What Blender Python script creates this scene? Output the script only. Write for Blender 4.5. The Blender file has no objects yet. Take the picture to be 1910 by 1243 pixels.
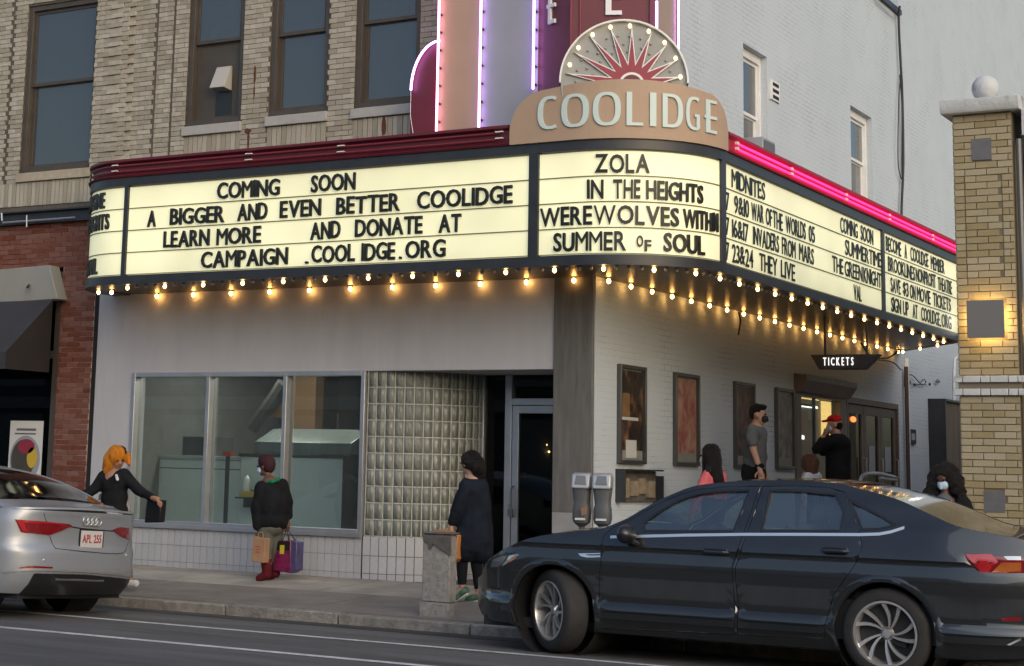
import bpy, bmesh, math, random
from mathutils import Vector, Matrix, noise
from mathutils.geometry import delaunay_2d_cdt
R = math.radians
random.seed(7)
scene = bpy.context.scene
COL = scene.collection

# ------------------------------------------------------------------ camera
F_PX, CX, CY = 3261.76, 772.392, 341.619          # focal length and optical centre of the photograph, in its pixels
PITCH, ROLL, YAW = 0.161147, 0.0239856, 0.543982
EYE = Vector((0.0, 0.0, 1.44))
_fw = Vector((-math.sin(YAW)*math.cos(PITCH), math.cos(YAW)*math.cos(PITCH), math.sin(PITCH)))
_rt = Vector((math.cos(YAW), math.sin(YAW), 0.0))
_up = _rt.cross(_fw)
CR = _rt*math.cos(ROLL) + _up*math.sin(ROLL)
CU = -_rt*math.sin(ROLL) + _up*math.cos(ROLL)
cam_d = bpy.data.cameras.new('camera'); cam = bpy.data.objects.new('camera', cam_d); COL.objects.link(cam)
cam_d.sensor_fit = 'HORIZONTAL'; cam_d.sensor_width = 36.0
cam_d.lens = F_PX/1910*36.0
cam_d.shift_x = (955-CX)/1910; cam_d.shift_y = (CY-621.5)/1910
cam_d.clip_start = 0.05; cam_d.clip_end = 600
m = Matrix.Identity(4)
for i in range(3):
    m[i][0] = CR[i]; m[i][1] = CU[i]; m[i][2] = -_fw[i]; m[i][3] = EYE[i]
cam.matrix_world = m
scene.camera = cam

def ray(u, v):
    return CR*((u-CX)/F_PX) - CU*((v-CY)/F_PX) + _fw
def PY(u, v, Y):
    d = ray(u, v); return EYE + d*(Y/d.y)
def PX(u, v, X):
    d = ray(u, v); return EYE + d*(X/d.x)
def PZ(u, v, Z):
    d = ray(u, v); return EYE + d*((Z-EYE.z)/d.z)

# ------------------------------------------------------------------ world: overcast dusk
w = bpy.data.worlds.new('World'); scene.world = w; w.use_nodes = True
nt = w.node_tree; nt.nodes.clear()
out = nt.nodes.new('ShaderNodeOutputWorld'); bg = nt.nodes.new('ShaderNodeBackground')
sky = nt.nodes.new('ShaderNodeTexSky'); sky.sky_type = 'NISHITA'; sky.sun_disc = False
sky.sun_elevation = R(24); sky.sun_rotation = R(125); sky.air_density = 1.0; sky.dust_density = 2.5; sky.ozone_density = 1.0
hs = nt.nodes.new('ShaderNodeHueSaturation'); hs.inputs['Saturation'].default_value = 1.1
nt.links.new(sky.outputs[0], hs.inputs['Color']); nt.links.new(hs.outputs[0], bg.inputs[0])
bg.inputs[1].default_value = 0.15
nt.links.new(bg.outputs[0], out.inputs[0])
sun_d = bpy.data.lights.new('sun', 'SUN'); sun_d.energy = 0.5; sun_d.angle = R(60); sun_d.color = (1.0, 0.99, 0.98)
sun = bpy.data.objects.new('sun', sun_d); COL.objects.link(sun)
sun.rotation_euler = (R(44), 0, R(32)); sun.location = (0, -5, 20)
scene.view_settings.view_transform = 'Standard'; scene.view_settings.look = 'None'
scene.view_settings.exposure = 0.22; scene.view_settings.gamma = 1.0; scene.view_settings.use_curve_mapping = False
scene.render.engine = 'CYCLES'
scene.cycles.use_denoising = True
scene.cycles.max_bounces = 8; scene.cycles.transparent_max_bounces = 16
scene.cycles.sample_clamp_indirect = 4.0

# ------------------------------------------------------------------ materials
def srgb(r, g, b):
    f = lambda c: (c/255/12.92) if c/255 <= .04045 else ((c/255+.055)/1.055)**2.4
    return (f(r), f(g), f(b))
MATS = {}
def mat(name, col, rough=.6, metal=0.0, var=0.0, nscale=6.0, bump=0.0, bscale=60.0, spec=.5, emit=None, estr=0.0, coat=0.0,
        per=0.0, trans=0.0, dirt=None, dirt_amt=0.0, stretch=None, lo=.45, hi=.75):
    m = bpy.data.materials.new(name); m.use_nodes = True; nt = m.node_tree
    b = nt.nodes['Principled BSDF']; N = nt.nodes.new; L = nt.links.new
    b.inputs['Base Color'].default_value = (*col, 1); b.inputs['Roughness'].default_value = rough
    b.inputs['Metallic'].default_value = metal; b.inputs['Specular IOR Level'].default_value = spec
    b.inputs['Coat Weight'].default_value = coat; b.inputs['Coat Roughness'].default_value = .04
    b.inputs['Transmission Weight'].default_value = trans
    cur = None
    tc = N('ShaderNodeTexCoord')
    vec = tc.outputs['Object']
    if stretch:
        mp = N('ShaderNodeMapping'); mp.inputs['Scale'].default_value = stretch; L(vec, mp.inputs['Vector']); vec = mp.outputs[0]
    if var or dirt_amt:
        n = N('ShaderNodeTexNoise'); n.inputs['Scale'].default_value = nscale; n.inputs['Detail'].default_value = 6; n.inputs['Roughness'].default_value = .62
        L(vec, n.inputs['Vector'])
    if var:
        mx = N('ShaderNodeMix'); mx.data_type = 'RGBA'
        mr = N('ShaderNodeMapRange'); mr.inputs[1].default_value = .3; mr.inputs[2].default_value = .7; L(n.outputs[0], mr.inputs[0]); L(mr.outputs[0], mx.inputs[0])
        mx.inputs[6].default_value = (*[c*(1-var) for c in col], 1); mx.inputs[7].default_value = (*[min(1, c*(1+var)) for c in col], 1)
        cur = mx.outputs[2]
    if per:
        oi = N('ShaderNodeObjectInfo'); ge = N('ShaderNodeNewGeometry'); ad = N('ShaderNodeMath'); ad.operation = 'ADD'
        fr = N('ShaderNodeMath'); fr.operation = 'FRACT'
        L(oi.outputs['Random'], ad.inputs[0]); L(ge.outputs['Random Per Island'], ad.inputs[1]); L(ad.outputs[0], fr.inputs[0])
        hv = N('ShaderNodeHueSaturation'); mr2 = N('ShaderNodeMapRange'); mr2.inputs[3].default_value = 1-per; mr2.inputs[4].default_value = 1+per*.7
        L(fr.outputs[0], mr2.inputs[0]); L(mr2.outputs[0], hv.inputs['Value'])
        mr3 = N('ShaderNodeMapRange'); mr3.inputs[3].default_value = 1.15; mr3.inputs[4].default_value = .8; L(fr.outputs[0], mr3.inputs[0]); L(mr3.outputs[0], hv.inputs['Saturation'])
        if cur: L(cur, hv.inputs['Color'])
        else: hv.inputs['Color'].default_value = (*col, 1)
        cur = hv.outputs[0]
    if dirt_amt:
        n2 = N('ShaderNodeTexNoise'); n2.inputs['Scale'].default_value = nscale*.37; n2.inputs['Detail'].default_value = 9; n2.inputs['Roughness'].default_value = .7
        L(vec, n2.inputs['Vector'])
        mr = N('ShaderNodeMapRange'); mr.inputs[1].default_value = lo; mr.inputs[2].default_value = hi; mr.inputs[4].default_value = dirt_amt; L(n2.outputs[0], mr.inputs[0])
        mx = N('ShaderNodeMix'); mx.data_type = 'RGBA'; L(mr.outputs[0], mx.inputs[0])
        if cur: L(cur, mx.inputs[6])
        else: mx.inputs[6].default_value = (*col, 1)
        mx.inputs[7].default_value = (*dirt, 1); cur = mx.outputs[2]
    if cur: L(cur, b.inputs['Base Color'])
    if bump:
        nb = N('ShaderNodeTexNoise'); nb.inputs['Scale'].default_value = bscale; nb.inputs['Detail'].default_value = 4
        L(vec, nb.inputs['Vector'])
        bp = N('ShaderNodeBump'); bp.inputs['Strength'].default_value = bump; bp.inputs['Distance'].default_value = .02
        L(nb.outputs[0], bp.inputs['Height']); L(bp.outputs[0], b.inputs['Normal'])
    if emit:
        b.inputs['Emission Color'].default_value = (*emit, 1); b.inputs['Emission Strength'].default_value = estr
    MATS[name] = m
    return m

def glass_mat(name, tint=(.9, .95, .95), refl=1.0, opacity=0.0, col=(.05, .06, .06), rough=0.0, wav=0.0):
    """window glass: clear through, mirror by Fresnel; opacity adds a grey diffuse veil, painted-in haze of reflections"""
    m = bpy.data.materials.new(name); m.use_nodes = True; nt = m.node_tree; nt.nodes.clear(); N = nt.nodes.new; L = nt.links.new
    o = N('ShaderNodeOutputMaterial'); tr = N('ShaderNodeBsdfTransparent'); tr.inputs[0].default_value = (*tint, 1)
    gl = N('ShaderNodeBsdfGlossy'); gl.inputs['Roughness'].default_value = rough; gl.inputs[0].default_value = (1, 1, 1, 1)
    lw = N('ShaderNodeLayerWeight'); pw = N('ShaderNodeMath'); pw.operation = 'POWER'; pw.inputs[1].default_value = 5.0; L(lw.outputs['Facing'], pw.inputs[0])
    lw.inputs['Blend'].default_value = .5
    ma = N('ShaderNodeMath'); ma.operation = 'MULTIPLY_ADD'; ma.inputs[1].default_value = .957*min(refl, 1.6); ma.inputs[2].default_value = .043*refl; L(pw.outputs[0], ma.inputs[0])
    mu = N('ShaderNodeMath'); mu.operation = 'MINIMUM'; mu.inputs[1].default_value = .95; L(ma.outputs[0], mu.inputs[0])
    mx = N('ShaderNodeMixShader'); L(mu.outputs[0], mx.inputs[0]); L(tr.outputs[0], mx.inputs[1]); L(gl.outputs[0], mx.inputs[2])
    if wav:
        tc = N('ShaderNodeTexCoord'); n = N('ShaderNodeTexNoise'); n.inputs['Scale'].default_value = 1.3; n.inputs['Detail'].default_value = 2; L(tc.outputs['Object'], n.inputs['Vector'])
        bp = N('ShaderNodeBump'); bp.inputs['Strength'].default_value = wav; bp.inputs['Distance'].default_value = .05; L(n.outputs[0], bp.inputs['Height']); L(bp.outputs[0], gl.inputs['Normal'])
    last = mx
    if opacity:  # hazy reflections put into the glass colour as a diffuse layer
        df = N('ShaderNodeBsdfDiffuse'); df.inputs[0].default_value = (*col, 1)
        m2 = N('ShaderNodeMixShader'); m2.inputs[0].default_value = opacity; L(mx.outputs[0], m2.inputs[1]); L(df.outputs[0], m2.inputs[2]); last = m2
    L(last.outputs[0], o.inputs[0])
    MATS[name] = m
    return m

def emis(name, col, s, vis=None):
    return mat(name, (.02, .02, .02), emit=col, estr=s, rough=.4)

# ------------------------------------------------------------------ objects
def tag(o, label=None, cat=None, group=None, kind=None):
    if label: o['label'] = label
    if cat: o['category'] = cat
    if group: o['group'] = group
    if kind: o['kind'] = kind
    return o
def empty(name, loc=(0, 0, 0), rz=0.0, label=None, cat=None, group=None):
    o = bpy.data.objects.new(name, None); COL.objects.link(o); o.location = loc; o.rotation_euler = (0, 0, rz); o.empty_display_size = .1
    return tag(o, label, cat, group)
def link(name, me, parent=None, loc=None, rot=None, scl=None):
    o = bpy.data.objects.new(name, me); COL.objects.link(o)
    if parent is not None: o.parent = parent
    if loc is not None: o.location = loc
    if rot is not None: o.rotation_euler = rot
    if scl is not None: o.scale = scl
    return o
def copy_tree(o, parent=None):
    c = o.copy(); COL.objects.link(c)
    c.parent = parent
    for ch in [x for x in o.children]:
        copy_tree(ch, c)
    return c

class MB:
    def __init__(s): s.v = []; s.f = []; s.mi = []; s.cur = 0
    def add(s, vs, fs):
        b = len(s.v); s.v += [tuple(x) for x in vs]; s.f += [tuple(b+i for i in f) for f in fs]; s.mi += [s.cur]*len(fs); return s
    def box(s, x0, x1, y0, y1, z0, z1, M=None):
        vs = [Vector((x, y, z)) for x in (x0, x1) for y in (y0, y1) for z in (z0, z1)]
        if M is not None: vs = [M @ v for v in vs]
        return s.add(vs, [(0, 1, 3, 2), (4, 6, 7, 5), (0, 4, 5, 1), (2, 3, 7, 6), (0, 2, 6, 4), (1, 5, 7, 3)])
    def prism(s, poly, d0, d1, f):
        """poly: 2D points; f(a, b, d) -> 3D; between depths d0 and d1"""
        n = len(poly)
        vs = [f(a, b, d0) for a, b in poly] + [f(a, b, d1) for a, b in poly]
        fs = [tuple(range(n))[::-1], tuple(range(n, 2*n))] + [(i, (i+1) % n, n+(i+1) % n, n+i) for i in range(n)]
        return s.add(vs, fs)
    def tube(s, pts, r, n=8, closed=False, caps=True):
        pts = [Vector(p) for p in pts]; k = len(pts); rr = r if hasattr(r, '__len__') else [r]*k
        vs = []; up = None
        for i, p in enumerate(pts):
            if closed: t = (pts[(i+1) % k]-pts[i-1])
            else: t = (pts[min(i+1, k-1)]-pts[max(i-1, 0)])
            t.normalize()
            if up is None:
                up = Vector((0, 0, 1)) if abs(t.z) < .9 else Vector((1, 0, 0))
            a = t.cross(up).normalized(); up2 = a.cross(t).normalized(); up = up2
            for j in range(n):
                an = 2*math.pi*j/n; vs.append(p + (a*math.cos(an)+up2*math.sin(an))*rr[i])
        fs = []
        for i in range(k if closed else k-1):
            for j in range(n):
                a0 = i*n+j; a1 = i*n+(j+1) % n; b0 = ((i+1) % k)*n+j; b1 = ((i+1) % k)*n+(j+1) % n
                fs.append((a0, a1, b1, b0))
        if caps and not closed:
            fs.append(tuple(range(n))[::-1]); fs.append(tuple(range((k-1)*n, k*n)))
        return s.add(vs, fs)
    def lathe(s, prof, n=24, M=None, sweep=2*math.pi):
        """prof: (radius, height) pairs about the local z axis"""
        k = len(prof); full = abs(sweep-2*math.pi) < 1e-6; cols = n if full else n+1
        vs = []
        for i in range(cols):
            a = sweep*i/n
            for r_, h in prof:
                v = Vector((r_*math.cos(a), r_*math.sin(a), h)); vs.append(M @ v if M is not None else v)
        fs = []
        for i in range(n):
            i2 = (i+1) % cols
            for j in range(k-1):
                fs.append((i*k+j, i2*k+j, i2*k+j+1, i*k+j+1))
        return s.add(vs, fs)
    def sphere(s, c, r, nu=12, nv=8, M=None):
        c = Vector(c); r = r if hasattr(r, '__len__') else (r, r, r)
        vs = [Vector((0, 0, r[2]))]
        for i in range(1, nv):
            a = math.pi*i/nv
            for j in range(nu):
                b = 2*math.pi*j/nu; vs.append(Vector((r[0]*math.sin(a)*math.cos(b), r[1]*math.sin(a)*math.sin(b), r[2]*math.cos(a))))
        vs.append(Vector((0, 0, -r[2])))
        if M is not None: vs = [M @ v for v in vs]
        vs = [v+c for v in vs]
        fs = [(0, 1+j, 1+(j+1) % nu) for j in range(nu)]
        for i in range(nv-2):
            for j in range(nu):
                a = 1+i*nu+j; b = 1+i*nu+(j+1) % nu; fs.append((a, a+nu, b+nu, b))
        l = len(vs)-1; o = 1+(nv-2)*nu
        fs += [(l, o+(j+1) % nu, o+j) for j in range(nu)]
        return s.add(vs, fs)
    def mesh(s, name, mats, smooth=False, fix=True):
        me = bpy.data.meshes.new(name); me.from_pydata(s.v, [], s.f)
        for m_ in (mats if isinstance(mats, (list, tuple)) else [mats]): me.materials.append(MATS[m_] if isinstance(m_, str) else m_)
        if any(s.mi):
            for p, i in zip(me.polygons, s.mi): p.material_index = i
        if fix:
            bm = bmesh.new(); bm.from_mesh(me); bmesh.ops.recalc_face_normals(bm, faces=bm.faces); bm.to_mesh(me); bm.free()
        if smooth:
            for p in me.polygons: p.use_smooth = True
            try: me.set_sharp_from_angle(angle=R(38))
            except Exception: pass
        me.update(); return me
    def build(s, name, mats, parent=None, smooth=False, bevel=0.0, seg=2, loc=None, rot=None, fix=True):
        o = link(name, s.mesh(name, mats, smooth, fix), parent, loc, rot)
        if bevel:
            b = o.modifiers.new('bevel', 'BEVEL'); b.width = bevel; b.segments = seg; b.limit_method = 'ANGLE'; b.angle_limit = R(35)
            for p in o.data.polygons: p.use_smooth = True
            try: o.data.set_sharp_from_angle(angle=R(38))
            except Exception: pass
        return o

def boxo(name, x0, x1, y0, y1, z0, z1, m_, parent=None, bevel=0.0):
    return MB().box(min(x0, x1), max(x0, x1), min(y0, y1), max(y0, y1), min(z0, z1), max(z0, z1)).build(name, m_, parent, bevel=bevel)

UNIT = {}
def unit_box(key, m_, bev=.0):
    """shared unit cube about the origin; instances are scaled"""
    if (key, m_) not in UNIT:
        UNIT[(key, m_)] = MB().box(-.5, .5, -.5, .5, -.5, .5).mesh(key, m_)
    return UNIT[(key, m_)]
def piece(name, m_, parent, x0, x1, y0, y1, z0, z1):
    return link(name, unit_box(name, m_), parent, ((x0+x1)/2, (y0+y1)/2, (z0+z1)/2), None, (abs(x1-x0), abs(y1-y0), abs(z1-z0)))

def in_poly(p, poly):
    c = False; n = len(poly); j = n-1
    for i in range(n):
        a, b = poly[i], poly[j]
        if (a[1] > p[1]) != (b[1] > p[1]) and p[0] < (b[0]-a[0])*(p[1]-a[1])/(b[1]-a[1])+a[0]: c = not c
        j = i
    return c
def patch(poly, holes, f, step, edge=None, rows=None):
    """triangulated sheet: 2D outline with holes mapped to 3D by f(a, b)"""
    edge = edge or step
    P = []; E = []
    def loop(q):
        s0 = len(P); pts = []
        for i in range(len(q)):
            a = Vector(q[i]); b = Vector(q[(i+1) % len(q)]); n = max(1, int((b-a).length/edge))
            for k in range(n): pts.append(a.lerp(b, k/n))
        for k, p in enumerate(pts): P.append(p); E.append((s0+k, s0+(k+1) % len(pts)))
    loop(poly)
    for h in holes: loop(h)
    xs = [p[0] for p in poly]; ys = [p[1] for p in poly]
    x = min(xs)+step*.5
    bnd = [p.copy() for p in P]
    row = 0
    inside = lambda q: in_poly(q, poly) and not any(in_poly(q, h) for h in holes)
    for rz in rows or ():            # rows of points joined by edges, so that creases stay straight
        if not min(ys) < rz < max(ys): continue
        prev = None; xx = min(xs)+.004
        while xx < max(xs):
            q = Vector((xx, rz))
            if inside(q) and all((q-b).length_squared > .009**2 for b in bnd):
                P.append(q)
                if prev is not None and xx-P[prev].x < step*1.05 and all(inside(P[prev].lerp(q, t)) for t in (.25, .5, .75)): E.append((prev, len(P)-1))
                prev = len(P)-1
            else: prev = None
            xx += step
    while x < max(xs) and not rows:
        y = min(ys)+step*(.5 if row % 2 else .25)
        while y < max(ys):
            if in_poly((x, y), poly) and not any(in_poly((x, y), h) for h in holes):
                q = Vector((x, y))
                if all((q-b).length_squared > (step*.35)**2 for b in bnd): P.append(q)
            y += step
        x += step*.9; row += 1
    r = delaunay_2d_cdt(P, E, [], 0, 1e-6)
    V2, F2 = r[0], r[2]
    keep = []
    for t in F2:
        c = sum((V2[i] for i in t), Vector((0, 0)))/len(t)
        if in_poly(c, poly) and not any(in_poly(c, h) for h in holes): keep.append(t)
    used = sorted({i for t in keep for i in t}); mp = {i: k for k, i in enumerate(used)}
    return [f(V2[i][0], V2[i][1]) for i in used], [tuple(mp[i] for i in t) for t in keep]
def crom(pts, n=6, closed=False):
    """smooth curve through points"""
    P = [Vector(p) for p in pts]; o = []; k = len(P)
    for i in range(k if closed else k-1):
        if closed: p0, p1, p2, p3 = P[i-1], P[i], P[(i+1) % k], P[(i+2) % k]
        else: p0, p1, p2, p3 = P[max(i-1, 0)], P[i], P[i+1], P[min(i+2, k-1)]
        for j in range(n):
            t = j/n
            o.append(.5*((2*p1)+(p2-p0)*t+(2*p0-5*p1+4*p2-p3)*t*t+(3*p1-p0-3*p2+p3)*t**3))
    if not closed: o.append(P[-1])
    return o

# ---- text: one mesh per glyph
GLY = {}
def glyph(ch, m_, depth=.012, bold=.0):
    k = (ch, m_, depth, bold)
    if k in GLY: return GLY[k]
    cu = bpy.data.curves.new('glyph', 'FONT'); cu.body = ch; cu.size = 1.0; cu.extrude = depth/2; cu.offset = bold; cu.resolution_u = 3
    o = bpy.data.objects.new('glyph', cu); COL.objects.link(o)
    bpy.context.view_layer.update()
    dg = bpy.context.evaluated_depsgraph_get(); me = bpy.data.meshes.new_from_object(o.evaluated_get(dg))
    COL.objects.unlink(o); bpy.data.objects.remove(o)
    xs = [v.co.x for v in me.vertices] or [0, .3]; ys = [v.co.y for v in me.vertices] or [0, .7]
    x0, x1, y0, y1 = min(xs), max(xs), min(ys), max(ys)
    tall = .73 if ch not in '.,' else None
    for v in me.vertices:
        v.co.x -= x0; v.co.y = (v.co.y - (y0 if tall else 0))
        if tall: v.co.y /= max(1e-6, (y1-y0))
        else: v.co.y /= .73
    me.materials.clear(); me.materials.append(MATS[m_]); me.name = 'letter'
    GLY[k] = (me, x1-x0)
    return GLY[k]
# colours of the things themselves (albedo)
mat('asphalt', (.10, .097, .095), .8, var=.38, nscale=1.1, bump=.6, bscale=160, dirt=(.17, .16, .15), dirt_amt=.6, stretch=(.35, 2.2, 1), lo=.48, hi=.72)
mat('gutter_asphalt', (.045, .043, .04), .85, var=.4, nscale=2.5, bump=.5, bscale=120, dirt=(.10, .09, .08), dirt_amt=.5, stretch=(.5, 2, 1))
mat('concrete_walk', (.31, .28, .245), .85, var=.2, nscale=2.2, bump=.3, bscale=120, dirt=(.13, .115, .10), dirt_amt=.75, lo=.5, hi=.7)
mat('granite', (.24, .225, .2), .8, var=.3, nscale=9, bump=.6, bscale=40, dirt=(.07, .065, .06), dirt_amt=.7)
mat('road_paint', (.62, .62, .6), .6, var=.15, nscale=14, dirt=(.16, .16, .155), dirt_amt=.75)
mat('tan_brick', (.37, .34, .28), .85, var=.16, nscale=14, bump=.25, bscale=90, per=.22)
mat('tan_mortar', (.10, .09, .075), .95, var=.3, nscale=20)
mat('pier_brick', (.36, .30, .18), .85, var=.14, nscale=14, bump=.25, bscale=90, per=.16)
mat('pier_mortar', (.18, .155, .11), .95)
mat('red_brick', (.17, .058, .038), .85, var=.2, nscale=12, bump=.25, bscale=90, per=.25)
mat('red_mortar', (.42, .34, .30), .95, var=.3, nscale=1.1, dirt=(.15, .06, .045), dirt_amt=.95, lo=.46, hi=.62)
mat('stone_sill', (.4, .35, .27), .8, var=.15, nscale=8, dirt=(.2, .17, .13), dirt_amt=.5)
mat('grey_sill', (.38, .37, .36), .7, var=.1)
mat('bronze_frame', (.065, .055, .045), .5, var=.15, nscale=5)
mat('white_frame', (.7, .71, .72), .5, var=.05)
mat('stucco', (.455, .455, .48), .8, var=.06, nscale=1.3, bump=.15, bscale=200, dirt=(.29, .285, .30), dirt_amt=.55, stretch=(1.6, 1, .3), lo=.48, hi=.75)
mat('pillar_grey', (.115, .11, .105), .85, var=.22, nscale=6, dirt=(.2, .195, .19), dirt_amt=.4, stretch=(4, 4, .4))
mat('pillar_base', (.28, .275, .275), .85, var=.12, nscale=6)
mat('aluminium', (.50, .5, .52), .38, metal=.75, var=.1, nscale=4)
mat('aluminium_dark', (.17, .17, .17), .45, metal=.6)
mat('tile_white', (.42, .425, .44), .35, var=.06, nscale=5, per=.05, dirt=(.33, .31, .29), dirt_amt=.3)
mat('grout', (.16, .155, .15), .9)
mat('black_metal', (.025, .027, .033), .4, var=.2, nscale=6)
mat('soffit', (.07, .052, .035), .38, metal=.35, var=.35, nscale=5, bump=.15, bscale=6)
mat('burgundy', (.115, .012, .022), .42, var=.12, nscale=4)
mat('burgundy_deep', (.12, .016, .03), .5, var=.12, nscale=3)
mat('sign_tan', (.40, .285, .2), .6, var=.05, nscale=3)
mat('sign_grey', (.29, .31, .35), .6, var=.04, nscale=3)
mat('letter_mint', (.55, .66, .64), .5)
mat('letter_white', (.72, .74, .74), .5)
mat('letter_black', (.012, .012, .012), .45, var=.9, nscale=.9)
mat('burst_grey', (.27, .28, .28), .5, var=.06)
mat('burst_red', (.26, .025, .05), .5)
mat('neon_off', (.20, .03, .04), .3)
mat('ceramic', (.7, .7, .68), .3)
mat('dark_void', (.012, .012, .012), .9)
mat('door_dark', (.018, .02, .022), .3)
mat('interior_wall', (.17, .165, .15), .9, var=.15)
mat('interior_floor', (.12, .11, .10), .7)
mat('orange_board', (.24, .13, .055), .7, var=.1)
mat('case_white', (.62, .69, .68), .35, var=.06, nscale=2)
mat('case_top', (.4, .46, .46), .3)
mat('steel', (.24, .26, .24), .35, metal=.5, var=.15, nscale=2, stretch=(6, 1, .5))
mat('black_rubber', (.02, .02, .02), .75, var=.2, nscale=10)
mat('red_plastic', (.5, .03, .03), .45)
mat('yellow_plastic', (.55, .38, .04), .5)
mat('paper', (.62, .62, .6), .8)
mat('cardboard', (.3, .17, .09), .85)
mat('concrete_post', (.28, .265, .24), .9, var=.25, nscale=22, bump=.5, bscale=60, dirt=(.15, .14, .13), dirt_amt=.4)
mat('rusty_steel', (.12, .11, .10), .6, metal=.3, var=.3, nscale=12, dirt=(.25, .24, .22), dirt_amt=.5)
mat('meter_grey', (.085, .09, .095), .5, var=.08)
mat('meter_silver', (.4, .41, .42), .35, metal=.4)
mat('meter_pole', (.3, .27, .24), .6, metal=.4)
mat('screen_glass', (.12, .13, .14), .15)
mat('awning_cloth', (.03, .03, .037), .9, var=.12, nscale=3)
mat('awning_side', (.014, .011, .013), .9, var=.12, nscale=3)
mat('sign_cream', (.28, .275, .25), .6, var=.08, nscale=2, dirt=(.22, .21, .18), dirt_amt=.5)
mat('iron', (.02, .02, .02), .6)
mat('copper_gutter', (.06, .035, .03), .6)
mat('white_limestone', (.52, .54, .55), .8, var=.1, nscale=5, bump=.4, bscale=18, dirt=(.17, .12, .09), dirt_amt=.85, lo=.56, hi=.66)
mat('slate_square', (.13, .13, .14), .6, var=.12, nscale=10)
mat('lamp_plate', (.2, .19, .18), .5, metal=.3)
mat('cable', (.01, .01, .01), .6)
mat('wood_door', (.1, .06, .035), .55, var=.25, nscale=3, stretch=(5, 5, .5))
mat('brown_frame', (.11, .085, .07), .5, var=.15)
mat('booth_brown', (.12, .095, .08), .5, var=.2)
# neon and bulbs give off light
emis('neon_violet', (.66, .34, 1.0), 8.0)
emis('neon_rose', (1.0, .32, .6), 8.0)
emis('neon_pink', (1.0, .02, .16), 3.2)
emis('bulb_warm', (1.0, .48, .12), 36.0)
emis('bulb_pale', (1.0, .58, .20), 11.0)
emis('board_glow', (1.0, .95, .66), .62)
emis('white_tube', (1.0, 1.0, 1.0), 6.0)
emis('warm_panel', (1.0, .60, .18), 2.4)
emis('cool_panel', (1.0, .95, .85), 4.0)
emis('ticket_glow', (1.0, .97, .9), 1.2)
emis('orange_glow', (1.0, .20, .04), 2.0)
mat('bulb_off', (.35, .3, .25), .1, spec=.8)
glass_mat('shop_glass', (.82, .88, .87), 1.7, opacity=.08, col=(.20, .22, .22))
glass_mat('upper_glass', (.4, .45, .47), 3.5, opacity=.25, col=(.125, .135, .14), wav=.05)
glass_mat('door_glass', (.3, .32, .33), .7)
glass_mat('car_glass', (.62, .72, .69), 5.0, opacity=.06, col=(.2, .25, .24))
glass_mat('tint_glass', (.22, .24, .23), 1.2, rough=.06)
glass_mat('dark_tint_glass', (.10, .11, .105), 1.3, rough=.09)
glass_mat('poster_glass', (.95, .96, .96), .3)

def white_brick_mat():
    m = mat('painted_brick', (.53, .57, .61), .75)
    nt = m.node_tree; N = nt.nodes.new; L = nt.links.new; b = nt.nodes['Principled BSDF']
    tc = N('ShaderNodeTexCoord'); sx = N('ShaderNodeSeparateXYZ'); cb = N('ShaderNodeCombineXYZ'); L(tc.outputs['Object'], sx.inputs[0])
    L(sx.outputs['Y'], cb.inputs['X']); L(sx.outputs['Z'], cb.inputs['Y'])
    br = N('ShaderNodeTexBrick'); L(cb.outputs[0], br.inputs['Vector']); br.inputs['Scale'].default_value = 1.0
    br.inputs['Brick Width'].default_value = .21; br.inputs['Row Height'].default_value = .0677; br.inputs['Mortar Size'].default_value = .006
    br.inputs['Mortar Smooth'].default_value = .6; br.inputs['Color1'].default_value = (1, 1, 1, 1); br.inputs['Color2'].default_value = (.93, .93, .93, 1); br.inputs['Mortar'].default_value = (0, 0, 0, 1)
    no = N('ShaderNodeTexNoise'); no.inputs['Scale'].default_value = 1.1; no.inputs['Detail'].default_value = 7; no.inputs['Roughness'].default_value = .75; L(tc.outputs['Object'], no.inputs['Vector'])
    mr = N('ShaderNodeMapRange'); mr.inputs[1].default_value = .48; mr.inputs[2].default_value = .68; L(no.outputs[0], mr.inputs[0])
    bp = N('ShaderNodeBump'); bp.inputs['Strength'].default_value = .45; bp.inputs['Distance'].default_value = .006; L(br.outputs['Color'], bp.inputs['Height']); L(bp.outputs[0], b.inputs['Normal'])
    # soot caught in the joints where the paint has opened
    inv = N('ShaderNodeMath'); inv.operation = 'MULTIPLY'; L(br.outputs['Fac'], inv.inputs[0]); L(mr.outputs[0], inv.inputs[1])
    sc = N('ShaderNodeMath'); sc.operation = 'MULTIPLY'; sc.inputs[1].default_value = .75; L(inv.outputs[0], sc.inputs[0])
    n2 = N('ShaderNodeTexNoise'); n2.inputs['Scale'].default_value = .6; n2.inputs['Detail'].default_value = 5; L(tc.outputs['Object'], n2.inputs['Vector'])
    mv = N('ShaderNodeMix'); mv.data_type = 'RGBA'; L(n2.outputs[0], mv.inputs[0]); mv.inputs[6].default_value = (.43, .495, .555, 1); mv.inputs[7].default_value = (.53, .595, .65, 1)
    mx = N('ShaderNodeMix'); mx.data_type = 'RGBA'; L(sc.outputs[0], mx.inputs[0]); L(mv.outputs[2], mx.inputs[6]); mx.inputs[7].default_value = (.12, .12, .12, 1)
    L(mx.outputs[2], b.inputs['Base Color'])
white_brick_mat()
emis('warm_core', (1.0, .62, .2), 24.0)
emis('bulb_soft', (1.0, .72, .38), 3.2)
emis('shop_fill', (1.0, .97, .9), 34.0)  # glow of the fill panels added inside the shop
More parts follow.
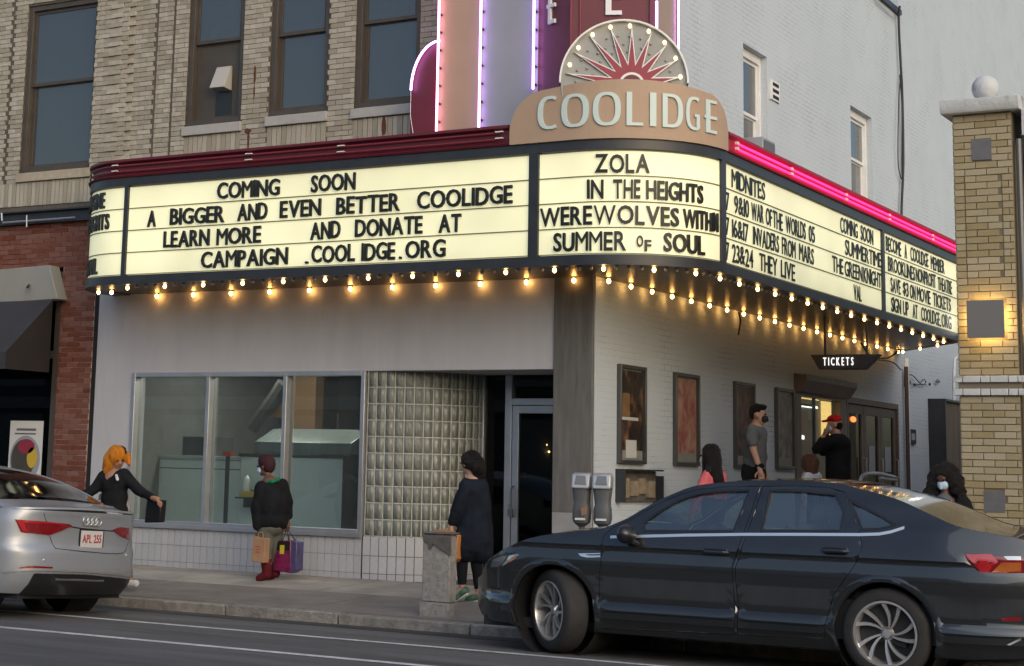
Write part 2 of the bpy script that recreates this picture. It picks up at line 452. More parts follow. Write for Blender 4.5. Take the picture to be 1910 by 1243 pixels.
# ================================================================== ground
W = 17.40; X0 = -8.164; YM = 16.25; XM = -6.70; SOF = 3.54
def hz(Y): return .04 + (Y-14.4)*(.16-.04)/3.0           # sidewalk height
def pz(Y): return .16 + max(0, min(1, (Y-17.6)/3.6))*.34   # passage height
g = MB(); g.add([(-300, -300, -.3), (300, -300, -.3), (300, 300, -.3), (-300, 300, -.3)], [(0, 1, 2, 3)])
tag(g.build('ground', 'asphalt'), kind='structure')
r = MB()
ys = [(-120, 0), (-6, 0), (4, .0), (12.6, 0), (13.5, -.03), (14.42, -.065)]
for i in range(len(ys)-1):
    (a, za), (b, zb) = ys[i], ys[i+1]
    r.add([(-140, a, za), (140, a, za), (140, b, zb), (-140, b, zb)], [(0, 1, 2, 3)])
tag(r.build('road', 'asphalt'), kind='structure')
gu = MB(); gu.add([(-60, 14.0, -.045), (30, 14.0, -.045), (30, 14.42, -.06), (-60, 14.42, -.06)], [(0, 1, 2, 3)])
tag(gu.build('gutter_pavement', 'gutter_asphalt'), kind='structure')
for (y, wd) in ((12.66, .085), (11.42, .10)):
    l = MB(); x = -60.0; l.add([(-60, y-wd/2, .004), (30, y-wd/2, .004), (30, y+wd/2, .004), (-60, y+wd/2, .004)], [(0, 1, 2, 3)])
    tag(l.build('road_marking', 'road_paint'), kind='structure')
kerb = tag(boxo('kerb', -60, -22, 14.40, 14.56, -.3, .036, 'granite'), kind='structure')
boxo('kerb_stone', 1, 40, 14.40, 14.56, -.3, .036, 'granite', kerb)
x = -22.0
while x < 1:
    l = random.uniform(1.3, 2.3); dz = random.uniform(-.006, .012); dy = random.uniform(-.012, .012)
    s_ = MB(); x1 = min(x+l, 1)-.018
    s_.box(x, x1, 14.40+dy, 14.56, -.3, .036+dz)
    o = s_.build('kerb_stone', 'granite', kerb, bevel=.012); x += l
walk = MB()
def strip(mb, y0, z0, y1, z1, x0=-60, x1=40): mb.add([(x0, y0, z0), (x1, y0, z0), (x1, y1, z1), (x0, y1, z1)], [(0, 1, 2, 3)])
strip(walk, 14.56, .02, 17.7, .02); sidewalk = tag(walk.build('sidewalk', 'granite'), kind='structure')
mat('walk_dark', (.19, .165, .145), .88, var=.2, nscale=3, bump=.4, bscale=110, dirt=(.09, .08, .07), dirt_amt=.5)
def slab(x0, x1, y0, y1, m_, dz=0.0):
    s_ = MB()
    s_.add([(x0, y0, hz(y0)-.1), (x1, y0, hz(y0)-.1), (x1, y1, hz(y1)-.1), (x0, y1, hz(y1)-.1), (x0, y0, hz(y0)+dz), (x1, y0, hz(y0)+dz), (x1, y1, hz(y1)+dz), (x0, y1, hz(y1)+dz)],
           [(0, 3, 2, 1), (4, 5, 6, 7), (0, 1, 5, 4), (1, 2, 6, 5), (2, 3, 7, 6), (3, 0, 4, 7)])
    return s_.build('paving_slab', m_, sidewalk)
for i in range(28):
    xa = -24+i*1.1
    slab(xa, xa+1.092, 16.0, 17.385, 'concrete_walk', random.uniform(-.002, .003))
slab(-60, -24.01, 14.56, 17.385, 'concrete_walk'); slab(6.81, 40, 14.56, 17.385, 'concrete_walk')
for i in range(11):
    xa = -24+i*2.8
    slab(xa, xa+2.79, 14.565, 15.992, 'walk_dark', random.uniform(-.002, .002))
pas = MB()
for a, b in ((17.385, 17.6), (17.6, 21.2), (21.2, 60)):
    strip(pas, a, pz(a), b, pz(b), X0-.3, -4.2)
tag(pas.build('passage_pavement', 'concrete_walk'), kind='structure')

# ================================================================== brick laying
def cells(u0, u1, z0, z1, holes):
    us = sorted({u0, u1, *[min(max(h[0], u0), u1) for h in holes], *[min(max(h[1], u0), u1) for h in holes]})
    zs = sorted({z0, z1, *[min(max(h[2], z0), z1) for h in holes], *[min(max(h[3], z0), z1) for h in holes]})
    o = []
    for a, b in zip(us, us[1:]):
        for c, d in zip(zs, zs[1:]):
            mu, mz = (a+b)/2, (c+d)/2
            if b-a < 1e-5 or d-c < 1e-5 or any(h[0] < mu < h[1] and h[2] < mz < h[3] for h in holes): continue
            o.append((a, b, c, d))
    return o
def wall(name, m_, parent, plane, c, thick, u0, u1, z0, z1, holes=()):
    """wall slab; plane 'Y' faces -Y at Y=c, plane 'X' faces +X at X=c"""
    mb = MB()
    for a, b, p, q in cells(u0, u1, z0, z1, list(holes)):
        if plane == 'Y': mb.box(a, b, c, c+thick, p, q)
        else: mb.box(c-thick, c, a, b, p, q)
    return mb.build(name, m_, parent)
def lay(u0, u1, z0, z1, holes, bl, bh, j, phase=0.0, vertical=False):
    o = []
    if vertical:
        n = int((u1-u0)/(bh+j)); st = (u1-u0)/max(n, 1)
        for k in range(n):
            a = u0+k*st; o.append((a+j/2, a+st-j/2, z0+j/2, z1-j/2))
        return o
    z = z0; row = 0
    while z < z1-.01:
        zt = min(z+bh, z1); mz = (z+zt)/2
        segs = [(u0, u1)]
        for h in holes:
            if h[2] < mz < h[3]:
                ns = []
                for a, b in segs:
                    if h[1] <= a or h[0] >= b: ns.append((a, b)); continue
                    if h[0] > a: ns.append((a, h[0]))
                    if h[1] < b: ns.append((h[1], b))
                segs = ns
        off = (row % 2)*(bl+j)/2+phase
        for a, b in segs:
            k = math.floor((a-u0-off)/(bl+j)); x = u0+off+k*(bl+j)
            while x < b:
                p, q = max(x, a), min(x+bl, b)
                if q-p > .03: o.append((p, q, z, zt))
                x += bl+j
        z += bh+j; row += 1
    return o
def bricks(rects, parent, name, m_, plane, c, near, limit=300, proud=.014, relief=None):
    rects = sorted(rects, key=lambda r_: near((r_[0]+r_[1])/2, (r_[2]+r_[3])/2))
    st = MB()
    for i, (a, b, p, q) in enumerate(rects):
        d = proud+random.uniform(-.003, .003)+(relief((a+b)/2, (p+q)/2) if relief else 0)
        if plane == 'Y': bx = (a, b, c-d, c+.01, p, q)
        else: bx = (c-.01, c+d, a, b, p, q)
        if i < limit: piece(name, m_, parent, *bx)
        else: st.box(*bx)
    if st.v:
        o = st.build('far_'+name, m_, parent, fix=False); o['kind'] = 'stuff'

# ================================================================== cinema building
cinema = empty('cinema_building', (-10, W, .16), 0, 'theatre building with tan brick front, white storefront and white painted side wall', 'building')
cinema.location = (0, 0, 0)
def wx(u, v, Y=W): return PY(u, v, Y).x
def wz(u, v, Y=W): return PY(u, v, Y).z
WIN = []   # x0, x1, z0, z1(top), meeting rail
bA = (wx(36, 322), wx(171, 312), wz(100, 319), wz(120, 3), wz(125, 153))
bB = (wx(345, 236), wx(450, 227), wz(400, 232), 8.05, wz(400, 78))
bC = (wx(500, 218), wx(610, 210), wz(550, 214), 8.05, wz(570, 60))
bD = (wx(660, 204), wx(782, 192), wz(720, 198), 8.05, wz(730, 37))
WIN = [bA, bB, bC, bD]
holes = [(a, b, c, d) for a, b, c, d, e in WIN]
TOP = 9.42
lowz = 4.74
wall('brick_backing', 'tan_mortar', cinema, 'Y', W, .3, -19.5, X0-.35, lowz, TOP, holes)
SILLH = .13
rects = []
sold = []
hh = list(holes)
for i, (a, b, c, d, e) in enumerate(WIN):
    hh.append((a-.02, b+.02, c-SILLH, c))
    s0 = c-SILLH-.35
    if i: hh.append((a, b, s0, c-SILLH)); sold += lay(a, b, s0, c-SILLH, [], .2, .062, .009, vertical=True)
hh.append((-19.5, bA[1]+.03, bA[2]-SILLH-.33, bA[2]-SILLH)); sold += lay(-19.5, bA[1]+.03, bA[2]-SILLH-.33, bA[2]-SILLH, [], .2, .062, .009, vertical=True)
# narrow recessed joints beside the piers
for u, v in ((290, 150), (322, 150), (17, 200)):
    gx = wx(u, v); hh.append((gx-.022, gx+.022, bA[2]-SILLH, TOP))
rects = lay(-18.6, X0-.36, lowz+.2, 8.2, hh, .2, .0577, .007)
def relief(u, z):
    if -15.62 < u < -14.95: return .035+.012*math.sin(u*40)
    return 0
nearfn = lambda u, z: (u+11)**2+(z-5.5)**2 if u < -10.2 else 1e3
bricks([r_ for r_ in rects], cinema, 'brick', 'tan_brick', 'Y', W, nearfn, 300, relief=relief)
bricks(sold, cinema, 'soldier_brick', 'tan_brick', 'Y', W, nearfn, 200)
for i, (a, b, c, d, e) in enumerate(WIN):
    boxo('sill', a-.02, b+.02, W-.05, W+.12, c-SILLH+.004, c-.004, 'stone_sill' if i == 0 else 'grey_sill', cinema, bevel=.006)
mat('blind_grey', (.20, .215, .225), .8, var=.08, nscale=1.2)
mat('blind_light', (.30, .32, .31), .8)
mat('vent_hood', (.42, .41, .38), .6)
mat('duct', (.5, .52, .5), .4)
def sash_window(parent, x0, x1, z0, z1, zr, Y, fm='bronze_frame', fw=.075, special=None):
    """double-hung window facing -Y"""
    wn = MB()
    wn.box(x0+.001, x0+fw, Y+.02, Y+.16, z0+.001, z1); wn.box(x1-fw, x1-.001, Y+.02, Y+.16, z0+.001, z1)
    wn.box(x0+fw, x1-fw, Y+.02, Y+.16, z0+.001, z0+fw); wn.box(x0+fw, x1-fw, Y+.02, Y+.16, z1-fw, z1)
    wn = wn.build('window', fm, parent, bevel=.004)
    s1 = MB(); a, b = x0+fw+.002, x1-fw-.002; q = .045
    # upper sash in front, lower sash behind
    for (p0, p1, yy) in ((zr, z1-fw-.002, Y+.06), (z0+fw+.002, zr+.03, Y+.10)):
        s1.box(a, a+q, yy, yy+.035, p0, p1); s1.box(b-q, b, yy, yy+.035, p0, p1)
        s1.box(a+q, b-q, yy, yy+.035, p0, p0+q); s1.box(a+q, b-q, yy, yy+.035, p1-q, p1)
    s1.build('sash', fm, wn)
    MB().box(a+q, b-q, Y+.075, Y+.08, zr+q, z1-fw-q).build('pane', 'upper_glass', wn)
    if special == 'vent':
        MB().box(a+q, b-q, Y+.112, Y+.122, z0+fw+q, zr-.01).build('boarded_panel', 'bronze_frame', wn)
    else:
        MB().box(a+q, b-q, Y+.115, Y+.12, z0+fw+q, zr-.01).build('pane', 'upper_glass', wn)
    MB().box(x0+.01, x1-.01, Y+.30, Y+.31, z0-.05, z1+.05).build('blind', 'blind_grey', wn)
    return wn
wa = sash_window(cinema, *bA, W); wb = sash_window(cinema, *bB, W, special='vent'); wc = sash_window(cinema, *bC, W); wd = sash_window(cinema, *bD, W)
MB().box(bA[0]+.12, bA[0]+.42, W+.26, W+.28, bA[2], bA[3]).build('curtain', 'blind_light', wa)
# dryer vent hood and duct
vx, vz = wx(410, 145), wz(410, 145)
h = MB(); h.prism([(0, .16), (0, -.16), (-.02, -.16), (-.16, -.14), (-.03, .16)], vx-.115, vx+.115, lambda a, b, d: (d, W+.11+a*1.1, vz+b)); h.build('vent_hood', 'vent_hood', wb, bevel=.006)
MB().box(vx-.13, vx+.12, W+.104, W+.11, vz-.50, vz-.16).build('dark_patch', 'door_dark', wb)  # flat dark rectangle on the panel below the hood
dp = [PY(u, v, W+.2) for u, v in ((432, -12), (437, 15), (437, 32), (425, 46), (412, 52), (400, 68), (392, 90))]
MB().tube(crom(dp, 4), .045, 10).build('duct', 'duct', wb, smooth=True)
# rust marks at an old anchor
mat('rust', (.10, .035, .015), .8, var=.3, nscale=30)
for (u, v, w_, h_) in ((475, 140, .02, .13), (474, 170, .012, .1), (463, 262, .02, .12), (462, 245, .05, .04), (716, 235, .03, .14)):
    c = PY(u, v, W-.0185); mb = MB()
    pts = [(c.x+w_*math.sin(k*1.3)*(.6+.4*math.sin(k*2.1)), c.z+h_*math.cos(k*2*math.pi/11)*(1+.2*math.sin(k*5))) for k in range(0)]
    n = 12; pts = [(c.x+w_*math.cos(2*math.pi*k/n)*random.uniform(.6, 1.2), c.z+h_*math.sin(2*math.pi*k/n)*random.uniform(.7, 1.1)) for k in range(n)]
    mb.prism(pts, W-.019, W-.0165, lambda a, b, d: (a, d, b)); mb.build('rust_stain', 'rust', cinema)
# roof and rear mass (dark inside)
boxo('roof', -19.5, X0-.02, W+.3, 29.69, TOP-.25, TOP-.05, 'black_metal', cinema)
boxo('rear_mass', -19.5, X0-.31, W+.62, 29.6, 4.0, TOP-.3, 'dark_void', cinema)

# ---- long side wall
w1 = (PX(1386, 80, X0).y, PX(1428, 104, X0).y+.05, 5.1, PX(1386, 80, X0).z, PX(1386, 202, X0).z)
w2 = (PX(1586, 196, X0).y, PX(1625, 219, X0).y+.02, 5.1, PX(1586, 196, X0).z, PX(1590, 290, X0).z)
booth = (23.95, 26.25, .4, 2.88); doors = (26.35, 29.16, .45, 2.66)
sh = [w1[:4], w2[:4], booth, doors]
wall('side_wall', 'painted_brick', cinema, 'X', X0, .3, W, 29.70, 0, TOP, sh)
wall('auditorium_wall', 'painted_brick', cinema, 'X', X0-.004, .3, 29.72, 60, 0, 16)
aw = MB(); aw.box(-19.5, X0-.31, 29.72, 30.0, TOP-.1, 16); aw.build('auditorium_front', 'red_brick', cinema)
cp = MB(); cp.box(X0-.4, X0+.06, W-.06, 29.70, TOP, TOP+.09); cp.box(X0-.4, X0+.02, W-.02, 29.6, TOP+.09, TOP+.12); cp.build('coping', 'black_metal', cinema)
def side_window(parent, y0, y1, z0, z1, zr, lite):
    X = X0-.09; fw = .05
    wn = MB(); wn.box(X-.08, X, y0+.001, y0+fw, z0, z1-.001); wn.box(X-.08, X, y1-fw, y1-.001, z0, z1-.001); wn.box(X-.08, X, y0+fw, y1-fw, z1-fw*2.4, z1-.001); wn.box(X-.08, X, y0+fw, y1-fw, z0, z0+fw)
    wn = wn.build('window', 'white_frame', parent, bevel=.004)
    s_ = MB(); q = .045; a, b = y0+fw+.002, y1-fw-.002; t = z1-fw*2.4-.002
    for p0, p1, xx in ((zr, t, X-.04), (z0+fw+.002, zr+.02, X-.075)):
        s_.box(xx-.03, xx, a, a+q, p0, p1); s_.box(xx-.03, xx, b-q, b, p0, p1); s_.box(xx-.03, xx, a+q, b-q, p0, p0+q); s_.box(xx-.03, xx, a+q, b-q, p1-q, p1)
    s_.build('sash', 'white_frame', wn)
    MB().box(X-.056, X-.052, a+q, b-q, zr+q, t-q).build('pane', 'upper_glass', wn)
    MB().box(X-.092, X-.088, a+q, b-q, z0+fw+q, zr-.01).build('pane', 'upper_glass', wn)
    MB().box(X-.16, X-.15, y0+.01, y1-.01, zr-.05, z1).build('blind', lite, wn)
    MB().box(X-.16, X-.15, y0+.01, y1-.01, z0-.05, zr-.051).build('dark_room', 'dark_void', wn)
    return wn
side_window(cinema, *w1, 'blind_light'); side_window(cinema, *w2, 'blind_light')
boxo('rear_room', X0-1.6, X0-.5, 21, 29, 5, 7.6, 'dark_void', cinema)
for (a, b, c, d, e) in (w1, w2): boxo('window_sill', X0-.2, X0+.04, a-.05, b+.05, c-.12, c-.003, 'grey_sill', cinema)
# small louvred vent beside the first window
vt = empty('wall_vent', PX(1441, 170, X0), 0, 'small white louvred vent high on the white side wall', 'vent')
vy0, vy1, vz0, vz1 = PX(1435, 160, X0).y, PX(1451, 172, X0).y, PX(1441, 188, X0).z, PX(1441, 152, X0).z
vt.location = (0, 0, 0)
MB().box(X0, X0+.03, vy0, vy1, vz0, vz1).build('frame', 'white_frame', vt, bevel=.004)
for k in range(3):
    zz = vz0+(k+.28)*(vz1-vz0)/3.1
    MB().box(X0+.03, X0+.034, vy0+.06, vy1-.05, zz, zz+(vz1-vz0)*.17).build('slot', 'dark_void', vt)
# ---- storefront
WXL = -15.26
swin = (wx(251, 697), wx(685, 691), wz(685, 1000), wz(251, 696))
ent = (swin[1], wx(1035, 600), .0, wz(1034, 689))
wall('stucco_wall', 'stucco', cinema, 'Y', W-.02, .25, WXL, wx(1035, 600), .14, SOF+1.2, [swin, (ent[0]-.0, ent[1]+.01, 0, ent[3])])
boxo('corner_pillar', wx(1036, 600), X0-.012, W-.045, W+.35, .1, SOF+1.2, 'pillar_grey', cinema, bevel=.01)
boxo('pillar_base', wx(1034, 960), X0-.002, W-.06, W-.0451, .1, wz(1070, 957), 'pillar_base', cinema, bevel=.006)
boxo('drain_gap', WXL-.09, WXL-.003, W-.0, W+.1, .14, SOF+.9, 'dark_void', cinema)
# tile base
TZ0, TZ1 = .145, swin[2]
boxo('tile_backing', swin[0]-.02, swin[1], W-.025, W+.15, TZ0, TZ1-.002, 'grout', cinema)
pit = .1015; n = int(round((swin[1]-swin[0]+.02)/pit))
zrows = [(TZ0, TZ0+.075), (TZ0+.08, TZ0+.275), (TZ0+.28, TZ1-.004)]
tl = [(swin[0]-.02+k*pit+.003, swin[0]-.02+(k+1)*pit-.003, a, b) for k in range(n) for a, b in zrows]
for a, b, p, q in tl: piece('tile', 'tile_white', cinema, a, b, W-.034, W-.025, p, q)
# curved glass-block screen into the entry
EC = Vector((swin[1]+.05, 18.36)); GB = []
gx1 = PY(893, 700, 18.35).x
def arc_pt(t):   # ellipse quarter: starts along the street front, bends back to the door line
    a = t*math.pi/2
    return Vector((swin[1]+.02+(gx1-swin[1]-.02)*math.sin(a)**1.0, W+.0+(18.38-W)*(1-math.cos(a))))
# walk by arc length
samp = [arc_pt(i/200) for i in range(201)]; cum = [0]
for i in range(200): cum.append(cum[-1]+(samp[i+1]-samp[i]).length)
Ltot = cum[-1]
def at_len(s):
    s = max(0, min(Ltot, s)); i = 0
    while i < 199 and cum[i+1] < s: i += 1
    f = (s-cum[i])/max(1e-6, cum[i+1]-cum[i]); p = samp[i].lerp(samp[i+1], f); t = (samp[i+1]-samp[i]).normalized()
    return p, math.atan2(t.y, t.x)
def block_mat():
    m = bpy.data.materials.new('glass_block'); m.use_nodes = True; nt = m.node_tree; b = nt.nodes['Principled BSDF']; N = nt.nodes.new; L = nt.links.new
    b.inputs['Base Color'].default_value = (.13, .15, .125, 1); b.inputs['Roughness'].default_value = .3; b.inputs['Specular IOR Level'].default_value = .5
    tc = N('ShaderNodeTexCoord'); n = N('ShaderNodeTexNoise'); n.inputs['Scale'].default_value = 1.6; n.inputs['Detail'].default_value = 4
    mp = N('ShaderNodeMapping'); mp.inputs['Scale'].default_value = (2.2, 2.2, .5); oi = N('ShaderNodeObjectInfo')
    va = N('ShaderNodeVectorMath'); va.operation = 'ADD'; L(tc.outputs['Object'], va.inputs[0]); L(oi.outputs['Location'], va.inputs[1]); L(va.outputs[0], mp.inputs['Vector']); L(mp.outputs[0], n.inputs['Vector'])
    cr = N('ShaderNodeValToRGB'); cr.color_ramp.elements[0].position = .35; cr.color_ramp.elements[0].color = (.12, .125, .11, 1); cr.color_ramp.elements[1].position = .68; cr.color_ramp.elements[1].color = (.27, .28, .25, 1)
    L(n.outputs[0], cr.inputs[0]); L(cr.outputs[0], b.inputs['Base Color'])
    n2 = N('ShaderNodeTexNoise'); n2.inputs['Scale'].default_value = 3; L(tc.outputs['Object'], n2.inputs['Vector'])
    bp = N('ShaderNodeBump'); bp.inputs['Strength'].default_value = .3; bp.inputs['Distance'].default_value = .04; L(n2.outputs[0], bp.inputs['Height']); L(bp.outputs[0], b.inputs['Normal'])
    MATS['glass_block'] = m
block_mat()
mat('block_mortar', (.40, .42, .37), .7, var=.15)
nb = int(round(Ltot/.112)); pw = Ltot/nb; rows = 10; ph = (ent[3]-TZ1)/rows
bbm = MB().box(-.5, .5, -.5, .5, -.5, .5)
bme = bbm.mesh('glass_block', 'glass_block')
bm = bmesh.new(); bm.from_mesh(bme); bmesh.ops.bevel(bm, geom=bm.edges[:], offset=.05, segments=2, affect='EDGES'); bm.to_mesh(bme); bm.free()
for p_ in bme.polygons: p_.use_smooth = True
mort = MB()
for i in range(nb):
    p, an = at_len((i+.5)*pw)
    for k in range(rows):
        zc = TZ1+(k+.5)*ph
        link('glass_block', bme, cinema, (p.x, p.y+.05, zc), (0, 0, an), (pw-.012, .09, ph-.014))
for i in range(nb+1):
    p, an = at_len(i*pw); Mx = Matrix.Translation((p.x, p.y+.05, 0)) @ Matrix.Rotation(an, 4, 'Z')
    mort.box(-.006, .006, -.046, .04, TZ1, ent[3], Mx)
for k in range(rows+1):
    zc = TZ1+k*ph
    for i in range(nb):
        p, an = at_len((i+.5)*pw); Mx = Matrix.Translation((p.x, p.y+.05, zc)) @ Matrix.Rotation(an, 4, 'Z')
        mort.box(-pw/2+.0061, pw/2-.0061, -.045, .04, -.006, .006, Mx)
mort.build('block_mortar', 'block_mortar', cinema)
# curved tiled base beneath it
nbt = int(Ltot/.1); tw = Ltot/nbt; bk = MB()
for i in range(nbt):
    p, an = at_len((i+.5)*tw)
    Mx = Matrix.Translation((p.x, p.y, 0)) @ Matrix.Rotation(an, 4, 'Z'); bk.box(-tw/2, tw/2, -.02, .12, TZ0, TZ1-.003, Mx)
    for a, b in zrows:
        link('tile', unit_box('tile', 'tile_white'), cinema, (p.x+.025*math.sin(an), p.y-.025*math.cos(an), (a+b)/2), (0, 0, an), (tw-.006, .01, b-a-.003))
bk.build('curved_tile_backing', 'grout', cinema)
# shop window frame and panes
fr = MB(); fw = .055; yf = W-.045
x0, x1, z0, z1 = swin
mull = [wx(388, 800), wx(532, 800)]
fr.box(x0, x0+fw, yf, W+.12, z0, z1); fr.box(x1-fw, x1, yf, W+.12, z0, z1); fr.box(x0+fw, x1-fw, yf, W+.12, z0, z0+fw*1.2); fr.box(x0+fw, x1-fw, yf, W+.12, z1-fw, z1)
for mx_ in mull: fr.box(mx_-.028, mx_+.028, yf+.004, W+.12, z0+fw*1.2, z1-fw)
sw = fr.build('shop_window', 'aluminium', cinema, bevel=.004)
ed = [x0+fw]+[v for mx_ in mull for v in (mx_-.028, mx_+.028)]+[x1-fw]
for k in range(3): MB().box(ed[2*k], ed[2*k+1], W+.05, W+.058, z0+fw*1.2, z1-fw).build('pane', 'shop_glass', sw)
boxo('window_ledge', x0-.02, x1+.02, W-.075, W-.0451, z0-.02, z0+.028, 'aluminium', sw)
# entry: post, sidelight, door
YD = 18.40
px0 = wx(893, 760, YD); px1 = wx(902, 760, YD); dx0 = wx(944, 760, YD); dx1 = wx(960, 760, YD)
boxo('entry_ceiling', swin[1]+.01, X0-.32, W+.0, YD+.3, ent[3]+.002, ent[3]+.06, 'stucco', cinema)
en = MB(); en.box(px0, px1+.02, YD-.03, YD+.08, .15, ent[3]); en.box(dx0, dx0+.09, YD-.03, YD+.08, .15, ent[3]); en.box(dx0+.09, X0-.35, YD-.03, YD+.08, 2.19, 2.27)
en = en.build('entry_frame', 'aluminium', cinema, bevel=.005)
MB().box(px1+.02, dx0, YD+.02, YD+.028, .15, ent[3]).build('sidelight_pane', 'door_glass', en)
MB().box(dx0+.09, X0-.35, YD+.02, YD+.028, 2.27, ent[3]).build('transom_pane', 'door_glass', en)
d = MB(); a, b = dx0+.095, X0-.36; t = 2.185
d.box(a, a+.085, YD-.02, YD+.04, .17, t); d.box(b-.085, b, YD-.02, YD+.04, .17, t); d.box(a+.085, b-.085, YD-.02, YD+.04, t-.09, t); d.box(a+.085, b-.085, YD-.02, YD+.04, .17, .4)
door = d.build('door', 'aluminium', cinema, bevel=.005)
MB().box(a+.085, b-.085, YD+.005, YD+.012, .4, t-.09).build('pane', 'door_glass', door)
hd = MB(); hx = a+.03; hd.tube([(hx, YD-.02, 1.25), (hx, YD-.08, 1.22), (hx, YD-.08, .95), (hx, YD-.02, .9)], .012, 8); hd.build('handle', 'aluminium_dark', door, smooth=True)
pl = MB(); pc = PY(1060/1, 1, YD); zc = wz(951, 955, YD-.1)
pl.box(hx-.03, hx+.03, YD-.11, YD-.085, zc-.05, zc+.03); pl.tube([(hx-.02, YD-.097, zc+.03), (hx-.02, YD-.097, zc+.08), (hx+.02, YD-.097, zc+.08), (hx+.02, YD-.097, zc+.03)], .006, 6)
pl.build('padlock', 'aluminium_dark', door)
# interior shell of the shop
boxo('interior_floor', WXL+.05, X0-.31, W+.26, 23, .05, .17, 'interior_floor', cinema)
boxo('interior_ceiling', WXL+.05, X0-.31, YD+.3, 23, 3.1, 3.2, 'interior_wall', cinema)
boxo('interior_ceiling', WXL+.05, swin[1], W+.24, YD+.3, 3.1, 3.2, 'interior_wall', cinema)
boxo('interior_back', WXL+.05, X0-.31, 23, 23.1, .17, 3.1, 'interior_wall', cinema)
boxo('interior_side', WXL-.0, WXL+.05, W+.24, 23, .1, 3.2, 'interior_wall', cinema)
boxo('interior_partition', -10.9, -10.8, 19.6, 23, .17, 3.1, 'interior_wall', cinema)
# ================================================================== marquee
marq = empty('marquee', (0, 0, 0), 0, 'long wraparound theatre marquee with lit cream letter boards and rows of bulbs', 'marquee')
RC = 1.2; LR = .95
S0 = -14.05                                       # straight front starts here (x), path length = x on the front
ARC0 = XM-RC; ARC_L = RC*math.pi/2; SIDE_L = 10.0
LL = LR*math.pi/2
def path(s, off=0.0):
    """point and heading along the marquee face; s = x on the front; off = outward offset"""
    if s < S0:
        a = (S0-s)/LR                            # rounded left end
        if a <= math.pi/2: p = Vector((S0-LR*math.sin(a), YM+LR-LR*math.cos(a))); h = -a
        else: p = Vector((S0-LR, YM+LR+(a-math.pi/2)*LR)); h = -math.pi/2
    elif s <= ARC0: p = Vector((s, YM)); h = 0.0
    elif s <= ARC0+ARC_L:
        a = (s-ARC0)/RC; p = Vector((ARC0+RC*math.sin(a), YM+RC-RC*math.cos(a))); h = a
    else: p = Vector((XM, YM+RC+(s-ARC0-ARC_L))); h = math.pi/2
    n = Vector((math.sin(h), -math.cos(h)))
    return p+n*off, h
def proj(q):
    d = Vector(q)-EYE; return CX+F_PX*d.dot(CR)/d.dot(_fw), CY-F_PX*d.dot(CU)/d.dot(_fw)
def s_at(u, z):
    a, b = S0-LL, ARC0+ARC_L+SIDE_L
    for _ in range(40):
        c = (a+b)/2; p, h = path(c)
        if proj((p.x, p.y, z))[0] < u: a = c
        else: b = c
    return (a+b)/2
SEND = ARC0+ARC_L+SIDE_L
def sweep(s0, s1, prof, mb=None, ds=.12):
    """extrude a closed (offset, z) profile along the path"""
    mb = mb or MB(); brk = [v for v in (S0, ARC0, ARC0+ARC_L) if s0 < v < s1]
    ss = [s0]
    for v in brk+[s1]:
        a = ss[-1]; curved = (a < S0-1e-6) or (ARC0-1e-6 <= a < ARC0+ARC_L-1e-6)
        n = max(1, int((v-a)/ds)) if curved else 1
        ss += [a+(v-a)*(k+1)/n for k in range(n)]
    k = len(prof); vs = []
    for s in ss:
        for o, z in prof:
            p, h = path(s, o); vs.append((p.x, p.y, z))
    fs = [tuple(range(k))[::-1], tuple(range((len(ss)-1)*k, len(ss)*k))]
    for i in range(len(ss)-1):
        for j in range(k): fs.append((i*k+j, i*k+(j+1) % k, (i+1)*k+(j+1) % k, (i+1)*k+j))
    mb.add(vs, fs); return mb
def rect(o0, o1, z0, z1): return [(o0, z0), (o1, z0), (o1, z1), (o0, z1)]
PB, PT = 3.657, 4.735
SL = S0-LL-.35
sweep(SL, SEND, rect(-.25, .03, SOF-.0, PB-.012)).build('lip', 'black_metal', marq, smooth=True)
sweep(SL, SEND, rect(-.25, .03, PT+.012, 4.85)).build('top_rail', 'black_metal', marq, smooth=True)
# soffit and roof sheets
pts = []
s = SL
while s < SEND+.001:
    p, h = path(s, -.24); pts.append((p.x, p.y)); s += .1 if (s < S0 or ARC0-.05 < s < ARC0+ARC_L+.1) else .4
endp = [(XM-.02, path(SEND)[0].y), (X0+.0, path(SEND)[0].y+1.85)]
out_ = pts+[(XM-.1, path(SEND)[0].y), (X0+.02, path(SEND)[0].y+1.83), (X0+.02, W-.03), (pts[0][0]+.02, W-.03)]
def sheet(name, m_, z0, z1):
    v_, f_ = patch(out_, [], lambda a, b: (a, b, 0), 1.2, 1.0)
    mb = MB(); n = len(out_)
    mb.add([(a, b, z0) for a, b in out_]+[(a, b, z1) for a, b in out_], [tuple(range(n))[::-1], tuple(range(n, 2*n))]+[(i, (i+1) % n, n+(i+1) % n, n+i) for i in range(n)])
    return mb.build(name, m_, marq)
sheet('soffit', 'soffit', SOF+.012, SOF+.06); sheet('roof_deck', 'black_metal', 4.80, 4.845)
e_ = MB(); a = Vector((XM, path(SEND)[0].y)); b = Vector((X0+.02, path(SEND)[0].y+1.83))
e_.prism([(0, SOF), (0, 4.85), (1, 4.85), (1, SOF)], 0, .06, lambda t, z, d: (a.x+(b.x-a.x)*t, a.y+(b.y-a.y)*t+d, z)); e_.build('end_panel', 'black_metal', marq)
# ribs on the soffit where the inner bulb channel runs
for off in (1.0,): pass
